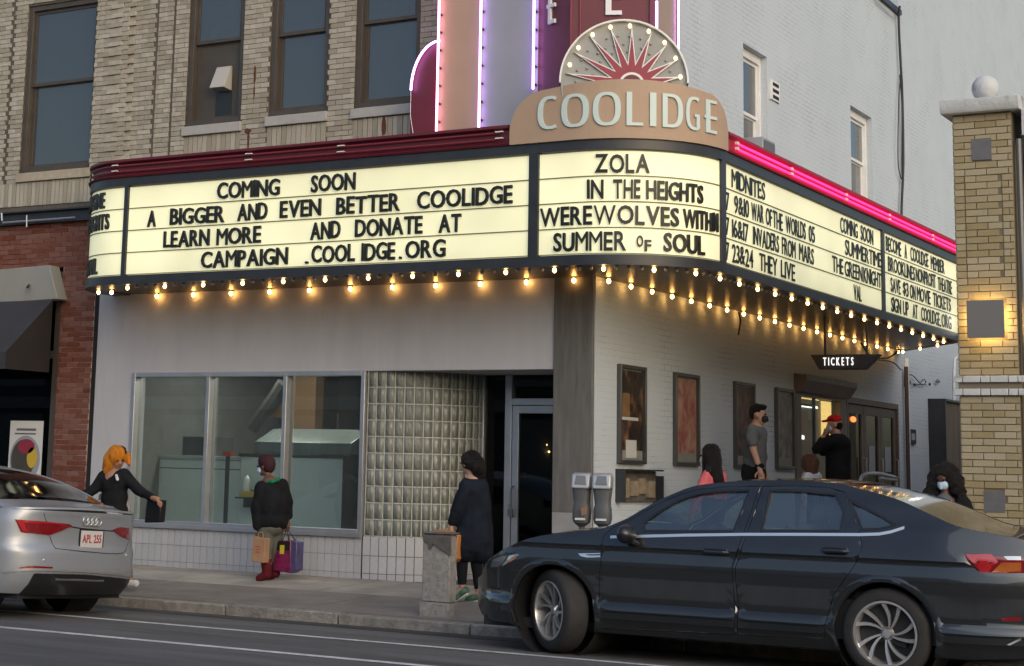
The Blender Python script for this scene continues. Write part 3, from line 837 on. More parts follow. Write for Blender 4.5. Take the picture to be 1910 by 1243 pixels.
# letter boards
ZR = [PB+(PT-PB)*i/4 for i in range(5)]
bounds = {
 'left': (S0-LL-.30, s_at(231, 4.2)), 'front': (s_at(239, 4.2), s_at(987, 4.2)), 'corner': (s_at(1006, 4.2), s_at(1342, 4.2)),
 'side': (s_at(1350.5, 4.2), s_at(1643, 4.2)), 'end': (s_at(1647.5, 4.2), SEND-.06)}
post = MB()
for a_, b_ in (('left', 'front'), ('front', 'corner'), ('corner', 'side'), ('side', 'end')):
    sweep(bounds[a_][1]+.004, bounds[b_][0]-.004, rect(-.2, .028, PB-.012, PT+.012), post)
sweep(bounds['end'][1]+.004, SEND, rect(-.2, .028, PB-.012, PT+.012), post)
pm = post.build('divider_posts', 'black_metal', marq); pm['kind'] = 'stuff'
def board_mat():
    m = mat('letter_board', (.75, .72, .5), .45, emit=(1.0, .99, .60), estr=1.0)
    nt = m.node_tree; N = nt.nodes.new; L = nt.links.new; b = nt.nodes['Principled BSDF']
    tc = N('ShaderNodeTexCoord'); n = N('ShaderNodeTexNoise'); n.inputs['Scale'].default_value = 1.4; n.inputs['Detail'].default_value = 3; L(tc.outputs['Object'], n.inputs['Vector'])
    sx = N('ShaderNodeSeparateXYZ'); L(tc.outputs['Object'], sx.inputs[0])
    # fluorescent tubes behind the acrylic: the board is brightest between the tubes' ends and falls off to its upper and lower edge
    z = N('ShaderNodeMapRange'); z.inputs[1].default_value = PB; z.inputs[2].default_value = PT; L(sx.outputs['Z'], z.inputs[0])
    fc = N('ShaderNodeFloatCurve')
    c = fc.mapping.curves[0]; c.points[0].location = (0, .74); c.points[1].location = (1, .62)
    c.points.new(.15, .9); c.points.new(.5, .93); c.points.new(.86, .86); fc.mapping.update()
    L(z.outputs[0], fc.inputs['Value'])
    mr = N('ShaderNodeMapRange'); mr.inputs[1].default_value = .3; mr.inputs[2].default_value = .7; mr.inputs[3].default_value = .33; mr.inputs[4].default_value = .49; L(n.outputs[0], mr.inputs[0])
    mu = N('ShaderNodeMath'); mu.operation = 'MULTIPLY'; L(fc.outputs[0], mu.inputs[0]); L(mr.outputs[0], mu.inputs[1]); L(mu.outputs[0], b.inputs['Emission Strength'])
board_mat()
mat('rail_metal', (.14, .13, .08), .5)
BOARD = {}
for k, (a_, b_) in bounds.items():
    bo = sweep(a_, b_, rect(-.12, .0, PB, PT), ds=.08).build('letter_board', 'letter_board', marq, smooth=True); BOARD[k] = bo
    for i in range(5):
        z = ZR[i]; lo = .004 if i else .0
        o = sweep(a_+.003, b_-.003, rect(.0005, .012, z-.0055+(.0055 if i == 0 else 0), z+.0055-(.0055 if i == 4 else 0)), ds=.1).build('rail', 'rail_metal', bo)
def word(key, text, u0, u1, row, hgt=.198, lift=.03, zoff=0.0):
    """black letters hung on rail `row` (0 = top row) between two sight lines"""
    zb = ZR[3-row]+lift+zoff; zc = zb+hgt/2
    s0, s1 = s_at(u0, zc), s_at(u1, zc)
    gl = []; tot = 0; gap = .07
    for ch in text:
        if ch == ' ': gl.append(None); tot += .38; continue
        me, wd = glyph(ch, 'letter_black', .03 if key in ('front', 'corner') else .008, ((.018 if ch not in 'MW' else 0) if key in ('front', 'corner') else (.006 if ch not in 'MW' else 0)) if ch not in '.' else .0); gl.append((me, wd)); tot += wd+gap
    tot -= gap
    k = (s1-s0)/tot; s = s0
    for g_, ch in zip(gl, text):
        if g_ is None: s += .38*k; continue
        me, wd = g_; wk = wd*k
        p, h = path(s+wk/2, .012)
        # letter origin at its own lower left corner
        ox, oy = p.x-math.cos(h)*wk/2, p.y-math.sin(h)*wk/2
        hz_ = hgt*random.uniform(.985, 1.015) if ch not in '.' else hgt
        o = link('letter', me, BOARD[key], (ox, oy, zb+random.uniform(-.004, .004)), (math.pi/2, random.uniform(-.012, .012), h), (k, hz_, 1.0))
        s += (wd+gap)*k
F = 'front'
for t, a_, b_, r_ in (('COMING', 407, 523, 0), ('SOON', 582, 664, 0), ('A', 277, 292, 1), ('BIGGER', 319, 420, 1), ('AND', 445, 500, 1), ('EVEN', 524, 600, 1), ('BETTER', 629, 747, 1), ('COOLIDGE', 780, 957, 1),
                      ('LEARN', 307, 392, 2), ('MORE', 406, 488, 2), ('AND', 581, 636, 2), ('DONATE', 664, 789, 2), ('AT', 820, 861, 2), ('CAMPAIGN', 377, 538, 3), ('COOL', 583, 663, 3), ('IDGE', 676, 738, 3), ('ORG', 758, 832, 3)): word(F, t, a_, b_, r_)
word(F, '.', 571, 577, 3); word(F, '.', 746, 751, 3)
K = 'corner'
for t, a_, b_, r_ in (('ZOLA', 1110, 1211, 0), ('IN', 1096, 1126, 1), ('THE', 1144, 1194, 1), ('HEIGHTS', 1205, 1309, 1), ('WEREWOLVES', 1009, 1265, 2), ('WITH', 1273, 1325, 2), ('IN', 1326, 1337, 2), ('SUMMER', 1034, 1168, 3), ('SOUL', 1237, 1312, 3)): word(K, t, a_, b_, r_)
word(K, 'O', 1187, 1199, 3, .12, .07); word(K, 'F', 1202, 1214, 3, .12, .03)
K = 'side'
for t, a_, b_, r_ in (('MIDNITES', 1363, 1425, 0), ('7', 1352, 1358, 1), ('9&10', 1368, 1395, 1), ('WAR', 1400, 1422, 1), ('OF', 1427, 1438, 1), ('THE', 1440, 1458, 1), ('WORLDS', 1464, 1501, 1), ('05', 1507, 1518, 1),
                      ('7', 1352, 1358, 2), ('16&17', 1364, 1394, 2), ('INVADERS', 1403, 1451, 2), ('FROM', 1457, 1482, 2), ('MARS', 1489, 1516, 2), ('7', 1352, 1358, 3), ('23&24', 1364, 1403, 3), ('THEY', 1415, 1448, 3), ('LIVE', 1455, 1481, 3),
                      ('COMING', 1566, 1598, 0), ('SOON', 1604, 1627, 0), ('SUMMERTIME', 1575, 1642, 1), ('THE', 1551, 1571, 2), ('GREEN', 1574, 1607, 2), ('KNIGHT', 1609, 1642, 2), ('VAL', 1591, 1605, 3)): word(K, t, a_, b_, r_)
K = 'end'
for t, a_, b_, r_ in (('BECOME', 1651, 1679, 0), ('A', 1686, 1690, 0), ('COOLIDGE', 1697, 1730, 0), ('MEMBER', 1735, 1760, 0), ('BROOKLINES', 1655, 1705, 1), ('NONPROFIT', 1707, 1744, 1), ('THEATRE', 1748, 1774, 1),
                      ('SAVE', 1660, 1678, 2), ('$3', 1683, 1693, 2), ('ON', 1696, 1706, 2), ('MOVIE', 1709, 1734, 2), ('TICKETS', 1739, 1772, 2), ('SIGN', 1661, 1679, 3), ('UP', 1683, 1693, 3), ('AT', 1701, 1710, 3), ('COOLIDGE', 1717, 1751, 3), ('ORG', 1755, 1773, 3)): word(K, t, a_, b_, r_, .2)
word(K, '.', 1752, 1753.5, 3)
K = 'left'
def word_s(key, text, s0, s1, row):
    zb = ZR[3-row]+.03; gl = []; tot = 0; gap = .07
    for ch in text:
        me, wd = glyph(ch, 'letter_black', .03, .018); gl.append((me, wd)); tot += wd+gap
    tot -= gap; k = (s1-s0)/tot; s = s0
    for me, wd in gl:
        p, h = path(s+wd*k/2, .012); link('letter', me, BOARD[key], (p.x-math.cos(h)*wd*k/2, p.y-math.sin(h)*wd*k/2, zb), (math.pi/2, 0, h), (k, .198, 1)); s += (wd+gap)*k
for t, ue, r_, cw in (('IMAGINE', 197, 0, .088), ('HEIGHTS', 205, 1, .092), ('OLA', 161, 2, .12), ('OF', 0, 3, .14), ('SOUL', 183, 3, .10)):
    if t == 'OF': continue
    se = s_at(ue, ZR[3-r_]+.13); word_s(K, t, se-cw*len(t), se, r_)
# burgundy fascia with neon tubes: dark along the front, lit red along the side
sF0, sF1 = SL, s_at(952, 4.95)
prof = [(-.12, 4.852), (.05, 4.852), (.06, 4.87), (-.0, 4.90), (-.0, 5.02), (.05, 5.045), (.05, 5.075), (-.12, 5.075)]
sweep(sF0, sF1, prof).build('fascia', 'burgundy', marq, smooth=False)
sG0 = s_at(1352, 4.95)
mat('fascia_red', (.30, .01, .03), .5, var=.08)
sweep(sG0, SEND, prof).build('fascia', 'fascia_red', marq)
def neon(name, s0, s1, z, m_, off=.035, r_=.011, nb=0):
    pts = []; s = s0
    while s < s1:
        p, h = path(s, off); pts.append((p.x, p.y, z)); s += .1 if (s < S0+.1 or ARC0-.2 < s < ARC0+ARC_L) else .5
    p, h = path(s1, off); pts.append((p.x, p.y, z))
    return MB().tube(pts, r_, 8).build(name, m_, marq, smooth=True)
for z in (4.925, 4.995): neon('neon_tube', SL+.1, sF1-.15, z, 'neon_off')
mid = [s_at(u, 4.95) for u in (1470, 1572, 1653, 1734)]
for z in (4.93, 4.99):
    st = [sG0+.25]+mid; en_ = mid+[SEND-.05]
    for a_, b_ in zip(st, en_): neon('neon_tube', a_+.03, b_-.03, z, 'neon_pink', r_=.013)
for u in (219, 468, 640, 935):
    s = s_at(u, 4.95)
    for z in (4.925, 4.995):
        p, h = path(s, .045); link('tube_clip', unit_box('tube_clip', 'ceramic'), marq, (p.x, p.y, z+.012), (0, 0, h), (.09, .03, .012))
for s in mid+[sG0+.25]:
    for z in (4.93, 4.99):
        p, h = path(s, .045); link('tube_clip', unit_box('tube_clip', 'ceramic'), marq, (p.x, p.y, z), (0, 0, h), (.05, .03, .03))
# wire loops at the left end
for k in range(3):
    p, h = path(S0-LL*.93, .03); z = 4.88+k*.07
    MB().tube([(p.x, p.y, z+.03), (p.x-.05, p.y-.01, z+.05), (p.x-.07, p.y-.01, z+.02), (p.x-.02, p.y, z-.01)], .006, 5).build('wire_loop', 'burgundy', marq)
# bulbs
bl = MB(); bl.sphere((0, 0, -.028), (.027, .027, .033), 10, 7); bl.mi = []; bulb_lit = MB()
def bulb_mesh(m_, key):
    mb = MB(); mb.sphere((0, 0, -.030), (.0215, .0215, .027), 10, 7); me = mb.mesh(key, m_, True); return me
ME_IN, ME_OUT, ME_OFF = bulb_mesh('bulb_warm', 'bulb_warm'), bulb_mesh('bulb_pale', 'bulb_pale'), None
ME_BURST = bulb_mesh('bulb_soft', 'bulb_soft')
mo = MB(); mo.sphere((0, 0, -.018), (.022, .022, .024), 8, 6); ME_OFF = mo.mesh('bulb_off', 'bulb_off', True)
so = MB(); so.lathe([(.03, 0), (.03, -.012), (.017, -.02), (.0, -.02)], 10); ME_SOCK = so.mesh('socket', 'black_metal', True)
def bulb(p, me, sock=True, par=marq, sc=1.0):
    o = link('bulb', me, par, p, None, (sc, sc, sc))
    return o
zb = SOF+.0
# inner row hangs in the channel beside the walls
inner = [(287, 552), (353, 548), (422, 545), (491, 543), (565, 540), (640, 537), (716, 534), (797, 530), (879, 528), (963, 524), (1051, 519)]
ix = [PZ(u, v, SOF-.03) for u, v in inner]
xs0, xs1 = ix[0].x, ix[-1].x; n = len(ix)
for k in range(n):
    x = xs0+(xs1-xs0)*k/(n-1); bulb((x, W-.085, SOF+.0), ME_IN)
    link('socket', ME_SOCK, marq, (x, W-.085, SOF+.012))
sy0 = W+.22; ulist = [1128, 1170, 1210, 1247, 1283, 1315, 1347, 1379, 1408, 1437, 1463, 1490, 1514, 1538, 1561, 1585, 1606, 1627, 1646, 1667]
yy0, yy1 = 17.5, PZ(1667, 660, SOF-.03).y
for k in range(20):
    y = yy0+(28.85-yy0)*k/19
    bulb((X0+.11, y, SOF+.0), ME_IN); link('socket', ME_SOCK, marq, (X0+.11, y, SOF+.012))
# outer row under the lip
s_start = s_at(227, SOF); s_last = SEND-.1; stp = .578; s = s_start; allb = []
while s < s_last:
    p, h = path(s, -.11); bulb((p.x, p.y, SOF), ME_OUT)
    for q in (1, 2, 3):
        p2, h2 = path(s+stp*q/4, -.11)
        if s+stp*q/4 < s_last: bulb((p2.x, p2.y, SOF), ME_OFF)
    s += stp
for t in (.12, .5, .9):
    bulb((XM-.25+(X0-XM+.3)*t, path(SEND)[0].y-.05+1.7*t, SOF), ME_OUT)
for dz in (0, .0): bulb((path(S0-LL*.55, -.14)[0].x, path(S0-LL*.55, -.14)[0].y, SOF), ME_OUT)
bulb((path(S0-LL*.5, -.3)[0].x, path(S0-LL*.5, -.3)[0].y, SOF), ME_IN)
# channel box between the rows, and the reflector strip above the wall
# end light box
lb = empty('end_light', (0, 0, 0), 0, 'bright white light box on the far end of the marquee beside the tan brick pier', 'light')
c = PX(1781, 600, XM+.05)
MB().box(XM+.035, XM+.09, path(SEND)[0].y-.16, path(SEND)[0].y-.02, 3.62, 4.1).build('housing', 'white_frame', lb)
MB().tube([(XM+.13, path(SEND)[0].y-.05, 3.66), (XM+.14, path(SEND)[0].y-.05, 3.85), (XM+.13, path(SEND)[0].y-.05, 4.04)], [.03, .05, .03], 10).build('lamp_tube', 'white_tube', lb, smooth=True)

# ================================================================== COOLIDGE name board on the curved corner
nb_ = empty('name_board', (0, 0, 0), 0, 'curved tan name board with large pale green capital letters above the marquee corner', 'sign')
z0n = 4.852; z1n = 5.475; sa, sb = s_at(955, 4.9), s_at(1349, 4.75)
L_ = sb-sa; rr = .42
prof2 = []
for i in range(13):
    a_ = math.pi/2*i/12; prof2.append((sa+rr*(1-math.cos(a_))*1.0, z1n-.06-rr+ (rr)*math.sin(a_)))
for i in range(1, 16): prof2.append((sa+rr+(L_-2*rr)*i/16, z1n-.06+.06*math.sin(math.pi*i/16)))
for i in range(13):
    a_ = math.pi/2*(1-i/12); prof2.append((sb-rr*(1-math.cos(a_)), z1n-.06-rr+rr*math.sin(a_)))
poly = [(sa, z0n)]+prof2+[(sb, z0n)]
OFN = .06
def npt(s, z, o):
    p, h = path(s, o); return (p.x, p.y, z)
v_, f_ = patch([(a_, b_) for a_, b_ in poly], [], lambda a, b: Vector((a, b, 0)), .09, .09)
mb = MB(); mb.add([npt(v.x, v.y, OFN) for v in v_], f_); mb.add([npt(v.x, v.y, OFN-.09) for v in v_], f_)
n = len(poly); ring = [npt(a_, b_, OFN) for a_, b_ in poly]+[npt(a_, b_, OFN-.09) for a_, b_ in poly]
pl2 = [];
for i in range(n):
    a_, b_ = Vector(poly[i]), Vector(poly[(i+1) % n]); q = max(1, int((b_-a_).length/.09))
    pl2 += [a_.lerp(b_, j/q) for j in range(q)]
n = len(pl2); ring = [npt(p.x, p.y, OFN) for p in pl2]+[npt(p.x, p.y, OFN-.09) for p in pl2]
mb.add(ring, [(i, (i+1) % n, n+(i+1) % n, n+i) for i in range(n)])
mb.build('panel', 'sign_tan', nb_)
def stroke_letter(key, ch):
    """art-deco capitals as ribbons: vertical strokes broad, horizontals thin; unit height"""
    def el(cx, cy, rx, ry, a0, a1, n=30): return [(cx+rx*math.cos(R(a0+(a1-a0)*i/n)), cy+ry*math.sin(R(a0+(a1-a0)*i/n))) for i in range(n+1)]
    w_ = {'O': .80, 'C': .62, 'L': .48, 'I': .16, 'D': .66, 'G': .72, 'E': .48}[ch]; B, T = .16, .09
    polys = []
    def ribbon(pts, widths):
        L1, R1 = [], []
        for i, p in enumerate(pts):
            a = Vector(pts[max(i-1, 0)]); b = Vector(pts[min(i+1, len(pts)-1)]); t = (b-a).normalized(); n_ = Vector((-t.y, t.x)); wd = T+(B-T)*abs(t.y)**1.5
            L1.append(Vector(p)+n_*wd/2); R1.append(Vector(p)-n_*wd/2)
        polys.append(('r', L1, R1))
    def sup(cx, cy, rx, ry, a0, a1, n=40, e=.78):
        o = []
        for i in range(n+1):
            a = R(a0+(a1-a0)*i/n); c, s_ = math.cos(a), math.sin(a); o.append((cx+rx*math.copysign(abs(c)**e, c), cy+ry*math.copysign(abs(s_)**e, s_)))
        return o
    if ch == 'O': ribbon(sup(.4, .5, .32, .455, 0, 360, 48), None)
    if ch == 'C': ribbon(sup(.42, .5, .34, .455, 62, 298), None)
    if ch == 'G':
        ribbon(sup(.42, .5, .34, .455, 62, 292), None); ribbon([(.58, .06), (.58, .46)], None); ribbon([(.40, .44), (.64, .44)], None)
    if ch == 'L': ribbon([(.08, 0), (.08, 1)], None); ribbon([(.1, .045), (.48, .045)], None)
    if ch == 'I': ribbon([(.08, 0), (.08, 1)], None)
    if ch == 'D': ribbon([(.08, 0), (.08, 1)], None); ribbon([(.1, .955)]+sup(.26, .5, .33, .455, 90, -90)+[(.1, .045)], None)
    if ch == 'E': ribbon([(.16, 0), (.16, 1)], None); ribbon([(.18, .955), (.5, .955)], None); ribbon([(.18, .045), (.5, .045)], None); ribbon([(.02, .47), (.5, .47)], None)
    return polys, w_
def put_letter(ch, u0, u1, zb, ht):
    zc = zb+ht/2; s0, s1 = s_at(u0, zc), s_at(u1, zc); polys, w_ = stroke_letter(0, ch); mb = MB(); kx = (s1-s0)/w_
    for q, (_, A, B_) in enumerate(polys):
        vs = []; e = q*.0012
        for a, b in zip(A, B_):
            for o in (OFN+.002, OFN+.018+e):
                vs.append(npt(s0+a.x*kx, zb+a.y*ht, o)); vs.append(npt(s0+b.x*kx, zb+b.y*ht, o))
        fs = []
        for i in range(len(A)-1):
            k = i*4; fs += [(k+2, k+3, k+7, k+6), (k, k+4, k+5, k+1), (k, k+2, k+6, k+4), (k+1, k+5, k+7, k+3)]
        fs += [(0, 1, 3, 2), tuple(len(vs)-4+i for i in (0, 2, 3, 1))]
        mb.add(vs, fs)
    return mb.build('letter', 'letter_mint', nb_)
for ch, u0, u1 in (('C', 1009, 1043), ('O', 1053, 1102), ('O', 1109, 1158), ('L', 1168, 1197), ('I', 1209, 1220), ('D', 1231, 1266), ('G', 1272, 1298), ('E', 1303, 1325)): put_letter(ch, u0, u1, 4.982, .355)

# ================================================================== starburst disc
TH = R(27)
eX = Vector((math.cos(TH), math.sin(TH), 0)); eN = Vector((math.sin(TH), -math.cos(TH), 0)); eZ = Vector((0, 0, 1))
ctr0, h0 = path(ARC0+ARC_L*.30, -.12)
def on_plane(u, v, p0, n_):
    d = ray(u, v); t = (Vector(p0)-EYE).dot(n_)/d.dot(n_); return EYE+d*t
p0 = Vector((ctr0.x, ctr0.y, 5.2))
bc = on_plane(1178, 160, p0, eN); bt = on_plane(1163, 41, p0, eN); bL = on_plane(1046, 160, p0, eN); bR = on_plane(1281, 172, p0, eN)
dc = (bL+bR)/2; RB = (bR-bL).length/2; dc.z = bt.z-RB
burst = empty('starburst', dc, 0, 'half round grey sunburst disc with red rays and glowing bulbs above the name board', 'sign')
Mb = Matrix.Translation(dc) @ Matrix(((eX.x, eN.x*-1, 0), (eX.y, eN.y*-1, 0), (0, 0, 1))).to_4x4() if False else None
def bp_(a, z, o): v = eX*a+eZ*z+eN*o; return (v.x, v.y, v.z)
mb = MB(); n = 64
circ = [(RB*math.cos(2*math.pi*i/n), RB*math.sin(2*math.pi*i/n)) for i in range(n)]
mb.prism(circ, -.14, 0, lambda a, b, d: bp_(a, b, d)); mb.build('disc', 'burst_grey', burst)
rim = MB(); vs = []
NR = 41
for i in range(NR):
    for r_, o in ((RB-.0, -.14), (RB+.018, -.14), (RB+.018, .05), (RB, .05)):
        a = R(-1+182*i/(NR-1)); vs.append(bp_(r_*math.cos(a), r_*math.sin(a), o))
rim.add(vs, [(i*4+j, i*4+(j+1) % 4, (i+1)*4+(j+1) % 4, (i+1)*4+j) for i in range(NR-1) for j in range(4)]); rim.build('rim', 'letter_white', burst)
hub = Vector(((bc-dc).dot(eX), bc.z-dc.z))
def star(r_in, r_out, lens, grow):
    pts = []
    for k in range(24):
        a = 2*math.pi*k/24+math.pi/2
        ro = r_out*lens[k]+grow*1.6; ri = r_in+grow*.2
        w_ = grow/ max(.05, ri)
        pts.append((hub.x+ro*math.cos(a), hub.y+ro*math.sin(a)))
        a2 = a+math.pi/24; pts.append((hub.x+(ri+grow)*math.cos(a2), hub.y+(ri+grow)*math.sin(a2)))
    return pts
lens = [1.0 if k % 2 == 0 else 1.0 for k in range(24)]
def raystar(rin, tipf, grow):
    pts = []; N_ = 18
    for k in range(N_):
        a = 2*math.pi*k/N_+math.pi/2; d = Vector((math.cos(a), math.sin(a)))
        # distance to the rim along this ray
        bq = hub.dot(d); t = -bq+math.sqrt(bq*bq-(hub.length_squared-(RB*tipf)**2))
        pts.append(tuple(hub+d*(t+grow*2.5)))
        a2 = a+math.pi/N_; pts.append((hub.x+(rin+grow)*math.cos(a2), hub.y+(rin+grow)*math.sin(a2)))
    return pts
MB().prism(raystar(RB*.33, .83, .028), 0.002, .03, lambda a, b, d: bp_(a, b, d)).build('star_outline', 'letter_white', burst)
MB().prism(raystar(RB*.32, .80, -.004), .002, .034, lambda a, b, d: bp_(a, b, d)).build('star', 'burst_red', burst)
for r_, o, m_ in ((RB*.205, .037, 'letter_white'), (RB*.165, .041, 'burgundy_deep')):
    MB().prism([(hub.x+r_*math.cos(2*math.pi*i/32), hub.y+r_*math.sin(2*math.pi*i/32)) for i in range(32)], .0345, o, lambda a, b, d: bp_(a, b, d)).build('hub', m_, burst)
for i in range(18):
    a = R(4+i*20.0); q = Vector((math.cos(a), math.sin(a)))*(RB*.895)
    if q.y < -RB*.02: continue
    v = bp_(q.x, q.y, .045); link('bulb', ME_BURST, burst, (v[0], v[1], v[2]+.045), None, (.95, .95, .95))
for i in range(26):
    for j, f_ in enumerate((.76, .62, .5)):
        a = R(i*360/26+7*j); q = Vector((math.cos(a), math.sin(a)))*(RB*f_)
        if q.y < -RB*.1: continue
        v = bp_(q.x, q.y, .01); link('bulb_stud', ME_OFF, burst, (v[0], v[1], v[2]+.018), None, (.62, .62, .62))

# ================================================================== tall neon sign at the corner
tall = empty('vertical_sign', (0, 0, 0), 0, 'tall burgundy and tan corner sign edged with glowing violet neon tubes', 'sign')
YP = 16.95; ZB, ZTOP = 4.83, 9.6
nx = [PY(818, 248, YP).x, PY(897, 243, YP).x, PY(998, 168, YP).x]
lobeL = PY(762, 250, YP).x
# lobe with rounded shoulder
lt = PY(812, 70, YP).z; wl = nx[0]-lobeL
pts = [(lobeL, ZB)]+[(lobeL+wl*1.05*(1-math.cos(math.pi/2*i/12)), lt-.55+.55*math.sin(math.pi/2*i/12)) for i in range(13)]+[(nx[0]-.02, lt), (nx[0]-.02, ZB)]
pts = [(min(a, nx[0]-.02), b) for a, b in pts[:-2]]+[(nx[0]-.02, ZB)]
MB().prism(pts, YP+.03, W-.02, lambda a, b, d: (a, d, b)).build('lobe', 'burgundy_deep', tall)
boxo('tan_panel', nx[0]-.018, nx[1], YP, W-.04, ZB, ZTOP, 'sign_tan', tall)
boxo('grey_panel', nx[1]+.002, nx[2]+.03, YP+.004, W-.04, ZB, ZTOP, 'sign_grey', tall)
A1 = Vector((nx[2]+.034, YP+.006)); P1 = PY(1062, 120, 16.72).xy
fd = Vector((math.cos(R(24)), math.sin(R(24))))
def ray_hit(u, v, p, d):    # plan intersection of a sight line with a vertical plane through p along d
    r_ = ray(u, v); r2 = Vector((r_.x, r_.y)); det = r2.x*(-d.y)+d.x*r2.y
    t = (p.x*(-d.y)+d.x*p.y)/det; return r2*t
P2 = ray_hit(1222, 60, P1, fd)
P3 = PX(1261, 100, X0+.30).xy
back = Vector((X0+.02, P3.y))
def vpan(name, a, b, m_, th=.04, z0=ZB, z1=ZTOP, inward=1):
    d = (b-a).normalized(); n_ = Vector((-d.y, d.x))*inward*th
    return MB().prism([(a.x, a.y), (b.x, b.y), (b.x+n_.x, b.y+n_.y), (a.x+n_.x, a.y+n_.y)], z0, z1, lambda p, q, z: (p, q, z)).build(name, m_, tall)
vpan('angled_panel', A1, P1, 'burgundy_deep')
vpan('face_panel', P1, P2, 'burgundy_deep')
g1 = P1.lerp(P2, .10)
for t_ in (.0, .11, .93):
    q = P1.lerp(P2, t_+.008); q2 = P1.lerp(P2, t_+.022); vpan('edge_strip', q, q2, 'burst_red' if t_ < .5 else 'burgundy', -.03)
Mp = P2.lerp(P3, .02)
vpan('tan_side_panel', Mp, P3, 'sign_tan')
MB().prism([(P3.x-.04, P3.y), (P3.x, P3.y), (P3.x, P3.y+.05), (X0+.01, P3.y+.3), (X0+.01, P3.y)], ZB, ZTOP, lambda p, q, z: (p, q, z)).build('return_panel', 'burgundy_deep', tall)
def vneon(u, v, xy, z0, z1, m_='neon_violet', r_=.013):
    MB().tube([(xy.x, xy.y, z0), (xy.x, xy.y, z1)], r_, 8).build('neon_tube', m_, tall, smooth=True)
for i, (x, zb_) in enumerate(((nx[0], 5.085), (nx[1], 5.06), (nx[2], PY(998, 168, YP).z))):
    vneon(0, 0, Vector((x, YP-.05)), zb_, ZTOP-.1, 'neon_rose' if i == 0 else 'neon_violet')
    z = zb_+.05
    while z < ZTOP:
        link('insulator', unit_box('insulator', 'black_metal'), tall, (x+.012, YP-.022, z), None, (.018, .044, .022)); z += .21
c = [(lobeL+.03+(wl*.92)*(1-math.cos(math.pi/2*i/10)), YP-.02, lt-.60+.55*math.sin(math.pi/2*i/10)) for i in range(11)]
MB().tube(c, .013, 8).build('neon_tube', 'neon_violet', tall, smooth=True)
MB().tube([c[0], (c[0][0]-.01, YP+.0, c[0][2]-.3), (c[0][0]+.03, YP+.0, c[0][2]-.5), (c[0][0]-.0, YP, ZB+.2)], .004, 5).build('neon_lead', 'letter_white', tall)
pt, pb = ray_hit(1225, 40, P2-Vector((0, .06)), Vector((1, .2))), None
vneon(0, 0, pt, 5.5, 6.48); vneon(0, 0, pt+Vector((.0, -.03)), 6.55, ZTOP-.1)
q3 = P3+Vector((.05, -.05)); vneon(0, 0, q3, 5.62, 6.26); vneon(0, 0, q3+Vector((.0, -.0)), 6.33, ZTOP-.1)
cn = [on_plane(u, v, p0-eN*.2, eN) for u, v in ((1264, 112), (1273, 130), (1279, 152), (1282, 176))]
MB().tube(crom(cn, 4), .012, 8).build('neon_tube', 'neon_violet', tall, smooth=True)
# letters on the two burgundy faces (an E on each shows)
def plane_E(a, b, u0, u1, zb_, ht, name='letter'):
    d = (b-a).normalized(); n_ = Vector((d.y, -d.x)); L0 = ray_hit(u0, 20, a, d); L1 = ray_hit(u1, 20, a, d); wd = (L1-L0).length
    mb = MB(); t = wd*.22
    def bx(x0, x1, z0, z1, o=0): mb.prism([(x0, z0), (x1, z0), (x1, z1), (x0, z1)], .002, .03+o, lambda x, z, o_: (L0.x+d.x*x+n_.x*o_, L0.y+d.y*x+n_.y*o_, z))
    bx(wd*.2, wd*.2+t*1.3, zb_, zb_+ht, .001); bx(wd*.2+t*1.3, wd, zb_, zb_+ht*.11); bx(0, wd, zb_+ht*.44, zb_+ht*.54); bx(wd*.2+t*1.3, wd, zb_+ht*.89, zb_+ht)
    mb.build(name, 'letter_white', tall)
fz = on_plane(1140, 29, Vector((P1.x, P1.y, 0)), Vector((fd.y, -fd.x, 0))).z
plane_E(P1, P2, 1122, 1160, fz, .42)
fz2 = PY(1032, 45, 16.85).z
plane_E(A1, P1, 1023, 1038, fz2, .42)
# ================================================================== poster cases on the side wall
def poster_mat(name, cols, seed):
    m = mat(name, cols[0], .5); nt = m.node_tree; N = nt.nodes.new; L = nt.links.new; b = nt.nodes['Principled BSDF']
    tc = N('ShaderNodeTexCoord'); n = N('ShaderNodeTexNoise'); n.inputs['Scale'].default_value = 5.5; n.inputs['Detail'].default_value = 4; n.inputs['Distortion'].default_value = .35
    mp = N('ShaderNodeMapping'); mp.inputs['Location'].default_value = (seed, seed*2, 0); mp.inputs['Scale'].default_value = (1, 1.1, .9); L(tc.outputs['Object'], mp.inputs['Vector']); L(mp.outputs[0], n.inputs['Vector'])
    cr = N('ShaderNodeValToRGB'); el = cr.color_ramp.elements; el[0].position = .36; el[0].color = (*cols[0], 1); el[1].position = .7; el[1].color = (*cols[-1], 1)
    for i, c_ in enumerate(cols[1:-1]):
        e = el.new(.36+.34*(i+1)/(len(cols)-1)); e.color = (*c_, 1)
    L(n.outputs[0], cr.inputs[0]); L(cr.outputs[0], b.inputs['Base Color']); return m
poster_mat('poster_dark', [(.014, .01, .01), (.03, .018, .015), (.16, .07, .03), (.25, .18, .08)], 3)
poster_mat('poster_red', [(.30, .07, .055), (.42, .19, .14), (.5, .29, .21), (.52, .32, .24)], 9)
poster_mat('poster_maroon', [(.06, .035, .035), (.11, .055, .05), (.2, .10, .09), (.10, .07, .07)], 5)
poster_mat('poster_grey', [(.12, .11, .11), (.18, .17, .17), (.28, .23, .21), (.32, .31, .31)], 12)
mat('case_frame', (.11, .11, .11), .35, metal=.7)
PZ0, PZ1 = 1.535, 2.635
